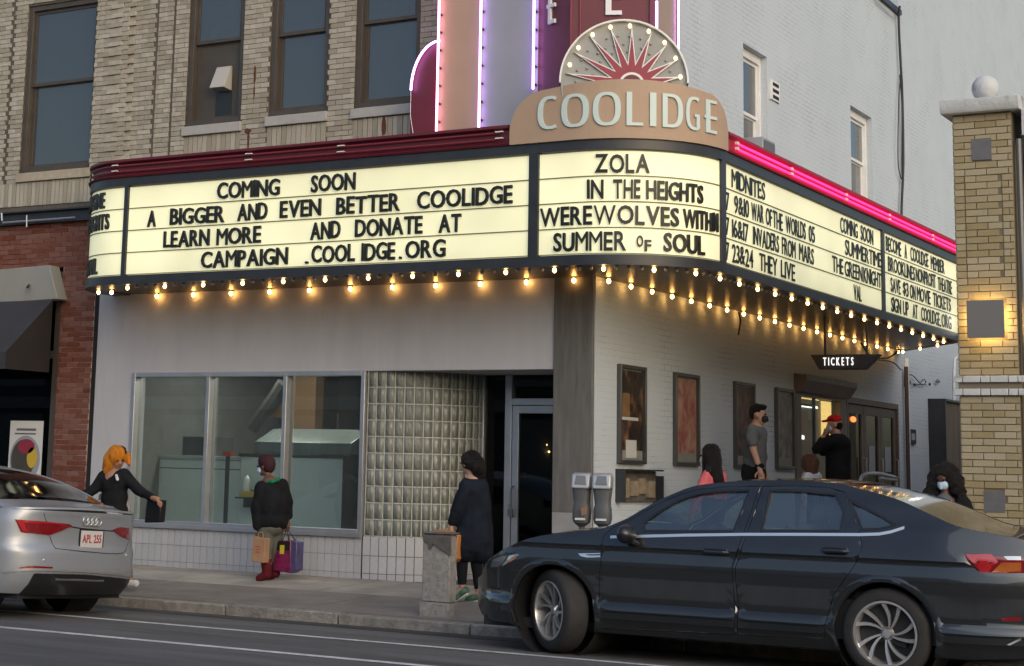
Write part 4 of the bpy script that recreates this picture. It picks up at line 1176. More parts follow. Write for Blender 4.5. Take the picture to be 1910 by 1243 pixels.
def case(y0, y1, pm, label, n):
    e = empty('poster_case', (X0, (y0+y1)/2, 0), 0, label, 'poster case', 'poster cases along the white side wall')
    f = MB(); X = 0; w_ = .035; a, b = -(y1-y0)/2, (y1-y0)/2
    for bx in ((0, .055, a, a+w_, PZ0, PZ1), (0, .055, b-w_, b, PZ0, PZ1), (0, .055, a+w_, b-w_, PZ1-w_*1.2, PZ1), (0, .055, a+w_, b-w_, PZ0, PZ0+w_*1.2)): f.box(*bx)
    f.build('frame', 'case_frame', e, bevel=.004)
    boxo('poster', .002, .012, a+w_+.001, b-w_-.001, PZ0+.15, PZ1-.06, pm, e)
    boxo('lower_strip', .002, .011, a+w_+.001, b-w_-.001, PZ0+.045, PZ0+.148, 'sign_cream', e)
    boxo('pane', .04, .044, a+w_+.001, b-w_-.001, PZ0+w_, PZ1-w_, 'poster_glass', e)
    return e, a, b
py = [PX(u, 780, X0).y for u in (1150, 1199, 1254.5, 1299, 1367, 1403, 1444, 1477)]
e, a, b = case(py[0], py[1], 'poster_dark', 'poster case with a very dark collage film poster, first from the grey corner pillar', 0)
boxo('title_strip', .012, .014, a+.1, b-.16, 2.02, 2.055, 'paper', e); boxo('flyer', .014, .02, a+.22, b-.22, 1.60, 1.80, 'paper', e)
boxo('photo_panel', .012, .0135, a+.06, a+.33, 2.06, 2.32, 'orange_board', e)
case(py[2], py[3], 'poster_red', 'poster case with a salmon pink poster of red faces, second from the pillar', 1)
case(py[4], py[5], 'poster_maroon', 'poster case with a dark maroon poster behind the man in grey T-shirt', 2)
case(py[6], py[7], 'poster_grey', 'poster case with a pale grey faded poster beside the ticket booth', 3)
# low notice box with ragged flyers
nb0, nb1 = PX(1149, 900, X0).y, PX(1225, 900, X0).y; nz0, nz1 = PX(1150, 937, X0).z, PX(1150, 878, X0).z
ntb = empty('flyer_rack', (0, 0, 0), 0, 'dark shallow rack of faded flyers on the wall under the first poster case', 'flyer rack')
boxo('rack_back', X0, X0+.03, nb0, nb1-.1, nz0, nz1, 'rusty_steel', ntb)
mat('old_paper', (.24, .2, .14), .85, var=.35, nscale=8)
for k in range(4):
    a = nb0+.05+k*(nb1-nb0-.2)/4
    boxo('flyer', X0+.03, X0+.05+.01*(k % 2), a, a+(nb1-nb0-.25)/4-.02, nz0+.05+.02*(k % 3), nz1-.08-.03*(k % 2), 'old_paper', ntb)
MB().box(X0, X0+.12, nb0-.02, nb0-.001, nz0, nz1+.02).box(X0, X0+.12, nb1-.1, nb1-.07, nz0-.03, nz1-.05).box(X0, X0+.13, nb0, nb1-.1, nz1+.001, nz1+.02).build('rack_frame', 'black_metal', ntb)

# ================================================================== ticket booth and doors
bo = empty('ticket_booth', (0, 0, 0), 0, 'brown framed ticket window glowing warm yellow between posters and lobby doors', 'ticket booth')
y0, y1, z0, z1 = booth
f = MB(); XB = X0+.03
wy0, wy1 = 24.18, 25.98
f.box(XB-.18, XB, y0+.004, wy0, .45, z1-.004); f.box(XB-.18, XB, wy1, y1-.004, .45, z1-.004); f.box(XB-.18, XB, wy0, wy1, 2.57, z1-.004); f.box(XB-.18, XB, wy0, wy1, .45, 1.35)
f.build('frame', 'booth_brown', bo, bevel=.006)
pr = [(0, 0), (.05, .0), (.16, .16), (.16, .24), (0, .24)]
MB().prism(pr, y0-.0, y1+.05, lambda a, b, d: (XB+a, d, z1-.26+b)).build('cornice', 'booth_brown', bo)
bars = MB()
for yy in (24.85, 25.75): bars.box(XB-.07, XB-.03, yy, yy+.04, 1.35, 2.57)
bars.box(XB-.07, XB-.03, wy0, 24.85, 2.44, 2.47); bars.build('window_bars', 'black_metal', bo)
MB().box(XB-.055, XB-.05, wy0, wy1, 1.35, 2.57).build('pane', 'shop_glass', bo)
boxo('back_wall', XB-1.6, XB-1.55, 23.3, 27.2, .4, 2.9, 'wood_door', bo)
boxo('booth_ceiling', XB-1.6, XB-.2, 23.3, 27.2, 2.75, 2.8, 'orange_board', bo)
boxo('booth_side', XB-1.6, XB-.2, 27.15, 27.2, .4, 2.75, 'orange_board', bo); boxo('booth_side', XB-1.6, XB-.2, 23.3, 23.35, .4, 2.75, 'wood_door', bo)
boxo('counter', XB-.7, XB-.2, 23.36, 27.1, 1.2, 1.3, 'wood_door', bo)
boxo('unseen_light', XB-.9, XB-.3, 24.3, 25.2, 2.42, 2.46, 'cool_panel', bo)
XL_ = XB-.12
boxo('window_backdrop', XL_-.03, XL_-.025, 24.2, 26.2, 1.36, 2.56, 'wood_door', bo)
def onback(name, u0, u1, v0, v1, m_, o=0.0):
    a, b = PX(u0, v0, XL_+o), PX(u1, v1, XL_+o); return boxo(name, XL_+o, XL_+o+.004, a.y, b.y, b.z, a.z, m_, bo)
onback('yellow_light_panel', 1531, 1551, 748, 832, 'warm_panel'); onback('yellow_light_panel', 1555, 1563, 752, 838, 'warm_panel')
onback('menu_light', 1491, 1527, 741, 748, 'warm_panel'); onback('white_light_strip', 1491, 1525, 754, 763, 'cool_panel')
onback('price_board', 1507, 1517, 764, 784, 'sign_grey', .008)
onback('red_curtain', 1491, 1508, 770, 830, 'burst_red', -.01)
onback('counter_lamp', 1492, 1500, 812, 820, 'cool_panel', .01)
bd = empty('lobby_doors', (0, 0, 0), 0, 'row of three brown framed glass lobby doors right of the ticket booth', 'doors')
y0, y1, z0, z1 = doors
f = MB(); f.box(XB-.2, XB-.02, y0+.003, y0+.07, z0, z1); f.box(XB-.2, XB-.02, y1-.07, y1-.003, z0, z1); f.box(XB-.2, XB-.02, y0+.07, y1-.07, z1-.09, z1-.003); f.build('door_frame', 'brown_frame', bd)
dw = (y1-y0-.14)/3
for k in range(3):
    a = y0+.07+k*dw+.008; b = a+dw-.016; d = MB(); q = .12
    d.box(XB-.1, XB-.05, a, a+q, z0+.01, z1-.1); d.box(XB-.1, XB-.05, b-q, b, z0+.01, z1-.1); d.box(XB-.1, XB-.05, a+q, b-q, z1-.24, z1-.1); d.box(XB-.1, XB-.05, a+q, b-q, z0+.01, z0+.3)
    dd = d.build('door', 'brown_frame', bd, bevel=.004)
    MB().box(XB-.08, XB-.075, a+q, b-q, z0+.3, z1-.24).build('pane', 'door_glass', dd)
    MB().tube([(XB-.05, b-q*.5, 1.45), (XB+.0, b-q*.5, 1.45), (XB+.0, b-q*.5, 1.75), (XB-.05, b-q*.5, 1.75)], .012, 6).build('handle', 'aluminium', dd)
    if k: MB().box(XB-.074, XB-.07, a+.3, a+.62, 1.55, 1.95).build('notice', 'sign_grey', dd)
MB().sphere((XB-.062, y0+.45, 2.33), (.012, .15, .045), 16, 8).build('neon_sign', 'orange_glow', bd)
boxo('lobby_back', XB-2.6, XB-2.5, 26.3, 29.5, .4, 3, 'wood_door', bd)
boxo('lobby_ceiling', XB-2.6, XB-.21, 27.22, 29.5, 2.8, 2.9, 'dark_void', bd)
mat('maroon_wall', (.09, .02, .015), .7); boxo('lobby_side', XB-2.5, XB-.21, 29.3, 29.4, .4, 2.8, 'maroon_wall', bd)
# ================================================================== TICKETS sign
XT = -7.30
q = [PX(u, v, XT) for u, v in ((1511, 660), (1641, 663), (1615, 689), (1527, 689))]
tk = empty('tickets_sign', (0, 0, 0), 0, 'dark hanging trapezoid sign with glowing white word TICKETS below the soffit', 'sign')
# the sign hangs facing the street, square to the passage
YT = 22.9; q = [PY(u, v, YT) for u, v in ((1511, 660), (1641, 663), (1613, 690), (1528, 689))]
zt = (q[0].z+q[1].z)/2; zb_ = (q[2].z+q[3].z)/2
MB().prism([(q[0].x, zt), (q[1].x, zt), (q[2].x, zb_), (q[3].x, zb_)], YT, YT+.14, lambda a, b, d: (a, d, b)).build('sign_body', 'black_metal', tk, bevel=.008)
for t in (.2, .8): x = q[0].x+(q[1].x-q[0].x)*t; boxo('hanger', x-.012, x+.012, YT+.05, YT+.08, zt, SOF+.02, 'black_metal', tk)
xa, xb = PY(1536, 676, YT).x, PY(1592, 676, YT).x; zl = PY(1560, 682, YT).z; txt = 'TICKETS'; gw = [glyph(c_, 'ticket_glow', .02, 0.0) for c_ in txt]
tot = sum(g_[1]*.6+.26 for g_ in gw)-.26; k = (xb-xa)/tot; x = xa
for (me, wd), c_ in zip(gw, txt):
    link('letter', me, tk, (x, YT-.008, zl), (math.pi/2, 0, 0), (k*.6, .105, 1)); x += (wd*.6+.26)*k
# loose cables and downpipe at the end of the marquee wall
for i, (pts, r_) in enumerate((([(1378, 583), (1381, 600), (1377, 625)], .012), ([(1606, 640), (1625, 665), (1655, 668), (1675, 655), (1681, 640)], .014), ([(1640, 672), (1665, 676), (1680, 690)], .01))):
    c_ = empty('loose_cable', (0, 0, 0), 0, ['short black cable end dangling from the marquee soffit over the second poster gap', 'black cable drooping from the soffit beside the tickets sign', 'thin cable running down to the downpipe bracket'][i], 'cable')
    MB().tube(crom([PX(u, v, X0+.25 if i == 0 else X0+.12) for u, v in pts], 5), r_, 6).build('strand', 'cable', c_, smooth=True)
dp_ = empty('downpipe', (0, 0, 0), 0, 'thin dark downpipe at the joint of the two white walls beside the lobby doors', 'pipe')
MB().tube([(X0+.07, 29.45, 3.3), (X0+.07, 29.45, .5)], .035, 8).build('pipe', 'copper_gutter', dp_, smooth=True)
MB().tube([(X0+.02, 29.62, .4), (X0+.02, 29.62, 3.45)], .05, 8).build('white_conduit', 'white_frame', dp_, smooth=True)
# long cables down the wall
cb = empty('wall_cable', (0, 0, 0), 0, 'bundle of black cables hanging down the white wall from the roof corner', 'cable')
for k, pts in enumerate(([(1676, 22), (1677, 60), (1680, 120), (1683, 180), (1685, 300), (1682, 380), (1681, 440)], [(1678, 140), (1682, 200), (1682, 320), (1684, 335), (1681, 420)], [(1679, 150), (1676, 200), (1675, 300), (1680, 330), (1683, 345), (1681, 430)])):
    MB().tube(crom([PX(u, v, X0+.06) for u, v in pts], 5), .022 if k == 0 else .009, 6).build('strand', 'cable', cb, smooth=True)
MB().tube([PX(1640, -4, X0+.1), PX(1676, 30, X0+.1), PX(1678, 12, X0+.1)], .02, 6).build('eave_cable', 'cable', cb)
# scroll bracket
sc = empty('scroll_bracket', (0, 0, 0), 0, 'black wrought iron scroll bracket on the white wall past the lobby doors', 'bracket')
XS = X0+.05
def PXs(pts): return [PX(u, v, XS) for u, v in pts]
MB().tube(PXs([(1688, 693), (1688, 722)]), .02, 6).build('wall_bar', 'iron', sc)
MB().tube(PXs([(1690, 716), (1728, 718)]), .008, 5).build('lower_bar', 'iron', sc)
MB().tube(crom(PXs([(1690, 702), (1697, 699), (1705, 703), (1715, 714), (1722, 718), (1727, 713), (1723, 708), (1719, 712)]), 6), .009, 5).build('scroll', 'iron', sc)
for cu, cv in ((1695, 712), (1749, 711)):
    MB().tube(PXs([(cu+4*math.cos(t)*(1-t/12), cv+4*math.sin(t)*(1-t/12)) for t in [i*.5 for i in range(18)]]), .008, 5).build('scroll', 'iron', sc)
for cu, cv in ((1706, 718), (1734, 717)): MB().sphere(PX(cu, cv, XS), .025, 8, 6).build('ball', 'iron', sc)
# intercom
ic = empty('intercom', (0, 0, 0), 0, 'small black framed notice panel on the white wall past the lobby doors', 'notice panel')
a, b = PX(1693, 815, X0-.0), PX(1705, 815, X0); z1_, z0_ = PX(1699, 801, X0).z, PX(1699, 829, X0).z
boxo('frame', X0, X0+.04, a.y, b.y, z0_, z1_, 'iron', ic, .01); boxo('notice', X0+.04, X0+.043, a.y+.09, b.y-.09, z0_+.07, z1_-.07, 'sign_grey', ic)
# dark display case on auditorium wall
dc_ = empty('display_case', (0, 0, 0), 0, 'tall dark wooden display case on the white wall beside the tan brick pier', 'display case')
ya, yb = PX(1731, 760, X0).y, PX(1788, 760, X0).y
boxo('case_side', X0, X0+.3, ya, ya+.06, .95, 2.80, 'black_metal', dc_); boxo('case_side', X0, X0+.3, yb-.06, yb, .95, 2.8, 'black_metal', dc_)
boxo('case_top', X0, X0+.31, ya-.0, yb, 2.801, 2.84, 'black_metal', dc_); boxo('case_back', X0, X0+.02, ya+.06, yb-.06, .95, 2.8, 'wood_door', dc_)
mat('door_brown', (.12, .075, .05), .5, var=.25, nscale=2, stretch=(1, 4, .4))
ym = (ya+.06+yb-.06)/2
boxo('case_door', X0+.22, X0+.25, ya+.07, ym-.01, .96, 2.79, 'door_brown', dc_); boxo('case_door', X0+.22, X0+.25, ym+.01, yb-.07, .96, 2.79, 'door_brown', dc_)
# white conduit hook near the pier
ch_ = empty('conduit', (0, 0, 0), 0, 'thin pale conduit bending over beside the tan brick pier', 'pipe')
MB().tube(crom([PX(u, v, X0+.03) for u, v in ((1789, 667), (1784, 668), (1781, 674), (1780, 700), (1780, 750))], 5), .022, 6).build('tube', 'white_frame', ch_, smooth=True)
# handrail outside the doors
hr = empty('handrail', (0, 0, 0), 0, 'bent pale metal handrail standing in front of the lobby doors', 'handrail')
rail_pts = [PX(u, v, -7.1) for u, v in ((1595, 935), (1602, 905), (1608, 889), (1618, 884), (1640, 884), (1672, 891))]
base = rail_pts[0]
MB().tube([(base.x, base.y, pz(30))]+[tuple(p) for p in crom(rail_pts, 4)]+[(-7.1, rail_pts[-1].y, pz(30))], .025, 8).build('top_rail', 'aluminium', hr, smooth=True)
MB().tube([PX(u, v, -7.1) for u, v in ((1640, 892), (1672, 896))], .02, 8).build('lower_rail', 'aluminium', hr, smooth=True)
# window air conditioner in first side window
ac = empty('air_conditioner', (0, 0, 0), 0, 'grey box air conditioner sticking out of the upper side window above the red neon', 'air conditioner')
ay0, ay1 = w1[0]+.12, w1[0]+.62
azt = PX(1405, 246, X0+.22).z; azb = azt-.42
boxo('casing', X0-.25, X0+.22, ay0, ay1, azb, azt, 'sign_grey', ac, .01)
boxo('grille', X0+.221, X0+.235, ay0+.05, ay1-.05, azb+.04, azt-.04, 'aluminium_dark', ac)
boxo('filler_panel', X0-.28, X0-.25, w1[0]+.06, w1[1]-.06, azb, azt+.05, 'white_frame', ac)

# ================================================================== right-hand building
rb = empty('right_building', (0, 0, 0), 0, 'corner of a red brick building with a tall tan brick pier capped in white stone', 'building')
cx0, cx1 = PY(1783, 600, W).x, PY(1893, 600, W).x
cx0 = -4.262; cx1 = -3.70
CT = 5.03
boxo('pier_backing', cx0, cx1, W, W+.6, .05, CT, 'pier_mortar', rb)
hl = [(-4.087, -3.895, 4.56, 4.775), (-4.151, -3.796, 2.80, 3.165), (-4.064, -3.865, 1.146, 1.341), (-4.168, -4.158, 3.41, 4.41), (-3.812, -3.802, 3.41, 4.41), (-4.168, -3.802, 4.405, 4.415), (-4.168, -3.802, 3.40, 3.41)]
bb = [(cx0-.1, cx1+.1, 2.245, 2.47)]
pr_ = lay(cx0+.004, cx1-.004, .16, CT-.005, hl+bb, .2, .0585, .009)
bricks(pr_, rb, 'pier_brick', 'pier_brick', 'Y', W, lambda u, z: 0, 400, .012)
# side face of the pier, seen along the passage
sb_ = lay(W+.006, W+.6, .16, CT, [], .2, .0585, .009)
mb = MB()
for a, b, p, q_ in sb_: mb.box(cx0-.01, cx0+.01, a, b, p, q_)
o = mb.build('return_bricks', 'pier_brick', rb); o['kind'] = 'stuff'
for a, b, c_, d in hl[:3:2]: boxo('slate_square', a, b, W-.016, W, c_, d, 'slate_square', rb)
for zz in (2.255, 2.38):
    x = cx0-.045; k = 0
    while x < cx1+.05:
        l = (.085, .17, .09, .17, .09, .17)[k % 6]; boxo('ledge_brick', x, min(x+l, cx1+.06)-.008, W-.05, W, zz, zz+.062, 'white_limestone', rb, .004); x += l; k += 1
boxo('ledge_band', cx0-.01, cx1+.02, W-.02, W, 2.318, 2.379, 'pier_mortar', rb)
cap = MB(); cap.prism([(-.10, .0), (-.12, .03), (-.12, .135), (-.0, .15), (.7, .15), (.7, 0)], cx0-.10, cx1+.10, lambda a, b, d: (d, W+a, CT+b)); cap.build('cap_stone', 'white_limestone', rb, bevel=.006)
ball = MB(); ball.sphere(PY(1838, 166, W+.3), .135, 20, 14); ball.build('cap_ball', 'white_limestone', rb, smooth=True)
MB().lathe([(.1, 0), (.1, .04), (.05, .09)], 16, Matrix.Translation((PY(1838, 160, W+.3).x, W+.3, CT+.15))).build('ball_base', 'white_limestone', rb, smooth=True)
boxo('wall_backing', cx1+.12, 12, W+.12, W+.5, 3.6, 4.78, 'red_mortar', rb)
rr_ = lay(cx1+.13, -.6, .2, 4.78, [(-3.3, -1, .8, 3.6)], .2, .0577, .009)
bricks(rr_, rb, 'red_brick', 'red_brick', 'Y', W+.12, lambda u, z: u, 260, .012)
boxo('wall_backing', cx1+.12, 12, W+.12, W+.5, .05, 3.6, 'red_mortar', rb)
boxo('stone_band', cx1+.10, 12, W-.02, W+.5, 4.78, 5.05, 'white_limestone', rb)
MB().tube([(cx1+.06, W+.03, .2), (cx1+.06, W+.03, 4.75)], .03, 8).build('corner_pipe', 'aluminium_dark', rb)
boxo('side_mass', cx0+.02, 12, W+.61, 40, .05, 4.7, 'pier_brick', rb)
# glowing wall lamp with a square plate
wl_ = empty('wall_lamp', (0, 0, 0), 0, 'square grey plate wall lamp throwing warm light on the tan brick pier', 'wall lamp')
boxo('plate', -4.150, -3.797, W-.13, W-.115, 2.80, 3.165, 'lamp_plate', wl_, .003)
boxo('lamp_core', -4.11, -3.84, W-.085, W-.03, 2.85, 3.11, 'warm_core', wl_) if 'warm_core' in MATS else None
# ================================================================== left neighbour: red brick shop below the tan facade
ns = empty('brick_shop', (0, 0, 0), 0, 'red brick shop front with dark awning left of the white storefront', 'shop')
cz0, cz1 = 4.555, 4.735
XL = -20.0; XR = WXL-.095
pil0 = -15.93                                        # pilaster from here to the white wall
winb = (-19.0, pil0, .65, 3.50)
signr = (XL, -15.9, 3.50, 3.955)
hl2 = [(XL, pil0, .3, 3.955)]
wall('brick_backing', 'red_mortar', ns, 'Y', W+.0, .3, XL, XR, .12, cz0, hl2)
rr2 = lay(-18.6, XR-.002, .16, cz0, hl2, .2, .0577, .009)
bricks(rr2, ns, 'brick', 'red_brick', 'Y', W, lambda u, z: abs(u+15.6)+max(0, abs(z-1.9)-1.9), 300, .012)
# dark steel channel between shop and upper wall
ch = MB(); ch.box(XL, XR+.4, W-.10, W+.05, cz0, cz0+.02); ch.box(XL, XR+.4, W-.10, W+.05, cz1-.02, cz1); ch.box(XL, XR+.4, W-.03, W+.05, cz0+.02, cz1-.02); ch.build('steel_channel', 'black_metal', ns)
MB().tube([PY(5, 416, W-.12), PY(140, 406, W-.12)], .014, 6).tube([PY(50, 402, W-.13), PY(50, 424, W-.13)], .012, 6).tube([PY(3, 398, W-.12), PY(4, 412, W-.12)], .014, 6).build('bracket_rod', 'aluminium', ns)
q = [PY(-60, 512, W-.05), PY(106, 497, W-.05), PY(122, 560, W-.05), PY(-60, 572, W-.05)]
MB().prism([(p.x, p.z) for p in q], W-.20, W-.0, lambda a, b, d: (a, d, b)).build('sign_box', 'sign_cream', ns, bevel=.01)
a_ = PY(58, 535, W-.2); MB().tube([(a_.x-.04, W-.2, a_.z+.02), (a_.x+.05, W-.32, a_.z-.02)], .018, 6).build('lamp_stub', 'iron', ns)
# awning: sloping canopy with closed triangular side
zt_ = 3.50; xr_ = -15.90; AP = 1.0; zb2 = 2.85
fr_ = PY(0, 656, W-AP); zb2 = fr_.z; zl2 = PY(0, 700, W-AP).z
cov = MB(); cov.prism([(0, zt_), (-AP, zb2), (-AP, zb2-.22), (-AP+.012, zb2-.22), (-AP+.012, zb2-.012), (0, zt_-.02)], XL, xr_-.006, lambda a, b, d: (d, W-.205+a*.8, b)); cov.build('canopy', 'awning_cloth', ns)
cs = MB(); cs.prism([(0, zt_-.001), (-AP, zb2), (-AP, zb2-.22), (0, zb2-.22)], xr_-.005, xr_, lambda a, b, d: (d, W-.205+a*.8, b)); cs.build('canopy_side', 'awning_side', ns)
# shop window
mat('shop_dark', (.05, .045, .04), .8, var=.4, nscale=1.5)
f = MB(); f.box(pil0-.12, pil0-.003, W+.02, W+.2, .66, 3.9); f.box(XL, pil0-.12, W+.02, W+.2, .56, .66); f.box(XL, pil0-.12, W+.02, W+.2, 2.75, 2.85)
sf = f.build('shop_window', 'bronze_frame', ns)
MB().box(XL, pil0-.12, W+.1, W+.108, .66, 2.75).build('pane', 'door_glass', sf); MB().box(XL, pil0-.12, W+.1, W+.108, 2.85, 3.9).build('pane', 'door_glass', sf)
boxo('stall_riser', XL, pil0-.003, W+.04, W+.2, .13, .56, 'bronze_frame', ns)
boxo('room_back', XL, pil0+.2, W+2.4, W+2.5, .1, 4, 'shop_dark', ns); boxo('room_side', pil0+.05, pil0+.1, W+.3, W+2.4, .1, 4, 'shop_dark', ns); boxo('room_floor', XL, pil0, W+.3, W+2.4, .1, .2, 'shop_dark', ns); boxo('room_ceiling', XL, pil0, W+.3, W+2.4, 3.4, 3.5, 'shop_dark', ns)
# poster in that window
ps = empty('window_poster', (0, 0, 0), 0, 'white poster of a round food dish in the dark shop window behind the silver car', 'poster')
YPO = W+.09; a, b = PY(20, 785, YPO), PY(81, 895, YPO)
x0_, x1_ = a.x, PY(81, 790, YPO).x; z1_ = a.z; z0_ = b.z
boxo('sheet', x0_, x1_, YPO, YPO+.006, z0_, z1_, 'paper', ps)
cxp, czp = (x0_+x1_)/2, z1_-(z1_-z0_)*.66; rr_ = (x1_-x0_)*.46
def disc(name, cx, cz, r1, r2, y, m_, par, n=28): return MB().prism([(cx+r1*math.cos(2*math.pi*i/n), cz+r2*math.sin(2*math.pi*i/n)) for i in range(n)], y, y+.003, lambda a, b, d: (a, d, b)).build(name, m_, par)
disc('plate_print', cxp, czp, rr_, rr_*1.15, YPO-.004, 'sign_grey', ps)
disc('food_print', cxp-.03, czp, rr_*.78, rr_*.95, YPO-.008, 'shop_dark', ps); disc('food_print', cxp+.02, czp+rr_*.62, rr_*.55, rr_*.36, YPO-.012, 'burst_red', ps); disc('food_print', cxp+rr_*.5, czp+.02, rr_*.33, rr_*.5, YPO-.012, 'yellow_plastic', ps)
for k in range(2): boxo('text_print', x0_+.12-.03*k, x1_-.12, YPO-.004, YPO-.001, z1_-.13-k*.05, z1_-.11-k*.05+.01*(1-k), 'slate_square', ps)

# ================================================================== things inside the white storefront
def fl(name, label, cat): return empty(name, (0, 0, 0), 0, label, cat)
YC = 18.7
dcs = fl('display_counter', 'long pale glass fronted counter standing behind the left shop windows', 'counter')
xa, xb = PY(262, 900, YC).x, PY(448, 900, YC).x; zt_ = PY(350, 850, YC).z
boxo('body', xa, xb, YC, YC+.8, .17, zt_-.05, 'case_white', dcs, .01); boxo('top', xa-.03, xb+.03, YC-.03, YC+.83, zt_-.049, zt_, 'case_top', dcs, .005)
boxo('front_seam', xa+.01, xb-.01, YC-.004, YC, PY(350, 875, YC).z, PY(350, 873, YC).z, 'slate_square', dcs)
dc2 = fl('freezer_counter', 'tall pale counter with a steel hood behind the middle and right shop windows', 'counter')
xc, xd = PY(452, 900, YC).x, PY(655, 900, YC).x; z2 = PY(560, 848, YC).z
boxo('body', xc, xd, YC-.05, YC+.8, .17, z2-.04, 'case_white', dc2, .01); boxo('counter_edge', xc-.02, xd+.02, YC-.08, YC+.8, z2-.039, z2, 'black_metal', dc2, .004)
hx0, hx1 = PY(474, 830, YC).x, PY(655, 830, YC).x; hz1 = PY(560, 799, YC).z
mbh = MB(); mbh.prism([(0, z2+.004), (-.0, z2+.15), (.42, hz1), (.8, hz1), (.8, z2+.004)], hx0, hx1, lambda a, b, d: (d, YC+a, b)); mbh.build('hood', 'steel', dc2, bevel=.008)
boxo('partition_post', xc-.06, xc-.02, YC-.3, YC-.26, .17, PY(448, 850, YC-.3).z, 'iron', dc2)
boxo('red_cap', xc-.09, xc+.03, YC-.32, YC-.25, PY(448, 852, YC-.3).z, PY(448, 843, YC-.3).z, 'red_plastic', dc2)
bt_ = fl('white_bottle', 'white plastic bottle standing beside a yellow box on the counter shelf', 'bottle')
pb = PY(459, 917, YC-.2); MB().lathe([(0, 0), (.05, 0), (.055, .02), (.055, .15), (.03, .19), (.018, .2), (.018, .23), (0, .23)], 14, Matrix.Translation((pb.x, YC-.2, pb.z))).build('bottle_body', 'paper', bt_, smooth=True)
yb = fl('yellow_box', 'flat yellow box on a shelf behind the shop window', 'box')
boxo('box_body', pb.x-.05, pb.x+.3, YC-.28, YC-.12, pb.z-.07, pb.z-.003, 'yellow_plastic', yb, .004); boxo('box_lid', pb.x+.12, pb.x+.3, YC-.27, YC-.13, pb.z-.002, pb.z+.03, 'walk_dark', yb)
sh_ = fl('wall_shelf', 'dark shelf under the bottle behind the shop window', 'shelf'); boxo('board', pb.x-.1, pb.x+.35, YC-.3, YC-.09, pb.z-.09, pb.z-.071, 'iron', sh_); boxo('bracket', pb.x, pb.x+.02, YC-.25, YC-.09, pb.z-.2, pb.z-.0905, 'iron', sh_)
ol = fl('orange_column', 'wide orange tan board rising behind the right shop pane', 'column')
a, b = PY(540, 705, 20.5), PY(587, 795, 20.5); boxo('column_face', a.x, b.x, 20.5, 20.7, .17, 3.1, 'orange_board', ol)
wl2 = fl('pendant_lamp', 'small glowing oval lamp inside behind the first shop pane', 'lamp')
p_ = PY(302, 782, 20.8); MB().sphere(p_, (.07, .07, .035), 12, 8).build('glow', 'warm_core', wl2, smooth=True); MB().tube([(p_.x, p_.y, p_.z+.03), (p_.x, p_.y, 3.1)], .004, 5).build('cord', 'iron', wl2)
tm = fl('brown_cabinet', 'brown cabinet with small lights deep inside behind the first shop pane', 'cabinet')
a, b = PY(295, 792, 21), PY(336, 845, 21); boxo('cabinet_body', a.x, b.x, 21, 21.4, .17, a.z, 'cardboard', tm)
for k, u in enumerate((297, 307, 318, 325, 334)): c_ = PY(u, 797+(k % 3)*2, 20.95); MB().sphere(c_, .014, 8, 6).build('spark', 'warm_core', tm)
oc = fl('orange_cone', 'orange triangular shape hanging inside near the middle mullion', 'warning cone')
pts = [PY(u, v, 19.6) for u, v in ((503, 778), (527, 748), (527, 780))]
MB().prism([(p.x, p.z) for p in pts], 19.6, 19.75, lambda a, b, d: (a, d, b)).build('cone_body', 'red_plastic' if False else 'orange_board', oc)
pp = fl('leaning_pole', 'dark slanting duct inside above the steel hood', 'duct')
MB().tube([PY(470, 800, 19.5), PY(512, 740, 19.5), PY(528, 715, 19.5)], .09, 8).build('tube', 'shop_dark', pp, smooth=True)
fr2 = fl('pipe_frame', 'thin grey pipe rack on the back wall seen through the shop windows', 'rack')
for k, (u0, v0, u1, v1) in enumerate(((355, 762, 480, 768), (423, 765, 423, 820), (433, 768, 433, 820), (467, 768, 467, 815), (590, 770, 650, 770), (630, 770, 630, 800))):
    MB().tube([PY(u0, v0, 21.5), PY(u1, v1, 21.5)], .02, 6).build('rail_pipe', 'aluminium_dark', fr2)
rbx = fl('dark_crate', 'dark stacked crate on the counter behind the first mullion', 'crate')
a, b = PY(350, 815, YC+.2), PY(410, 848, YC+.2); boxo('crate_body', a.x, b.x, YC+.1, YC+.5, zt_+.003 if False else PY(350, 850, YC).z+.003, a.z, 'shop_dark', rbx)
dlt = fl('dark_equipment', 'dark tall equipment standing at the right end of the counter by the glass blocks', 'equipment')
a, b = PY(648, 850, YC), PY(676, 985, YC); boxo('body', a.x, b.x, YC-.1, YC+.5, .17, a.z, 'shop_dark', dlt)
# lights deep in the dark doorway
for k, (u, v) in enumerate(((1010, 838), (1019, 830), (1024, 843), (1034, 835))):
    l_ = fl('hanging_light', ['leftmost of four tiny bulbs glowing deep behind the dark entry door', 'uppermost of four tiny bulbs glowing behind the dark entry door', 'lowest of four tiny bulbs glowing behind the dark entry door', 'rightmost of four tiny bulbs glowing beside the entry door edge'][k], 'light'); l_['group'] = 'tiny lights behind the entry door'
    MB().sphere(PY(u, v, 21.5), .016, 8, 6).build('glow', 'warm_core', l_)
    MB().tube([PY(u, v, 21.5)+Vector((0, 0, .016)), Vector((PY(u, v, 21.5).x, 21.5, 3.1))], .003, 4).build('cord', 'iron', l_)

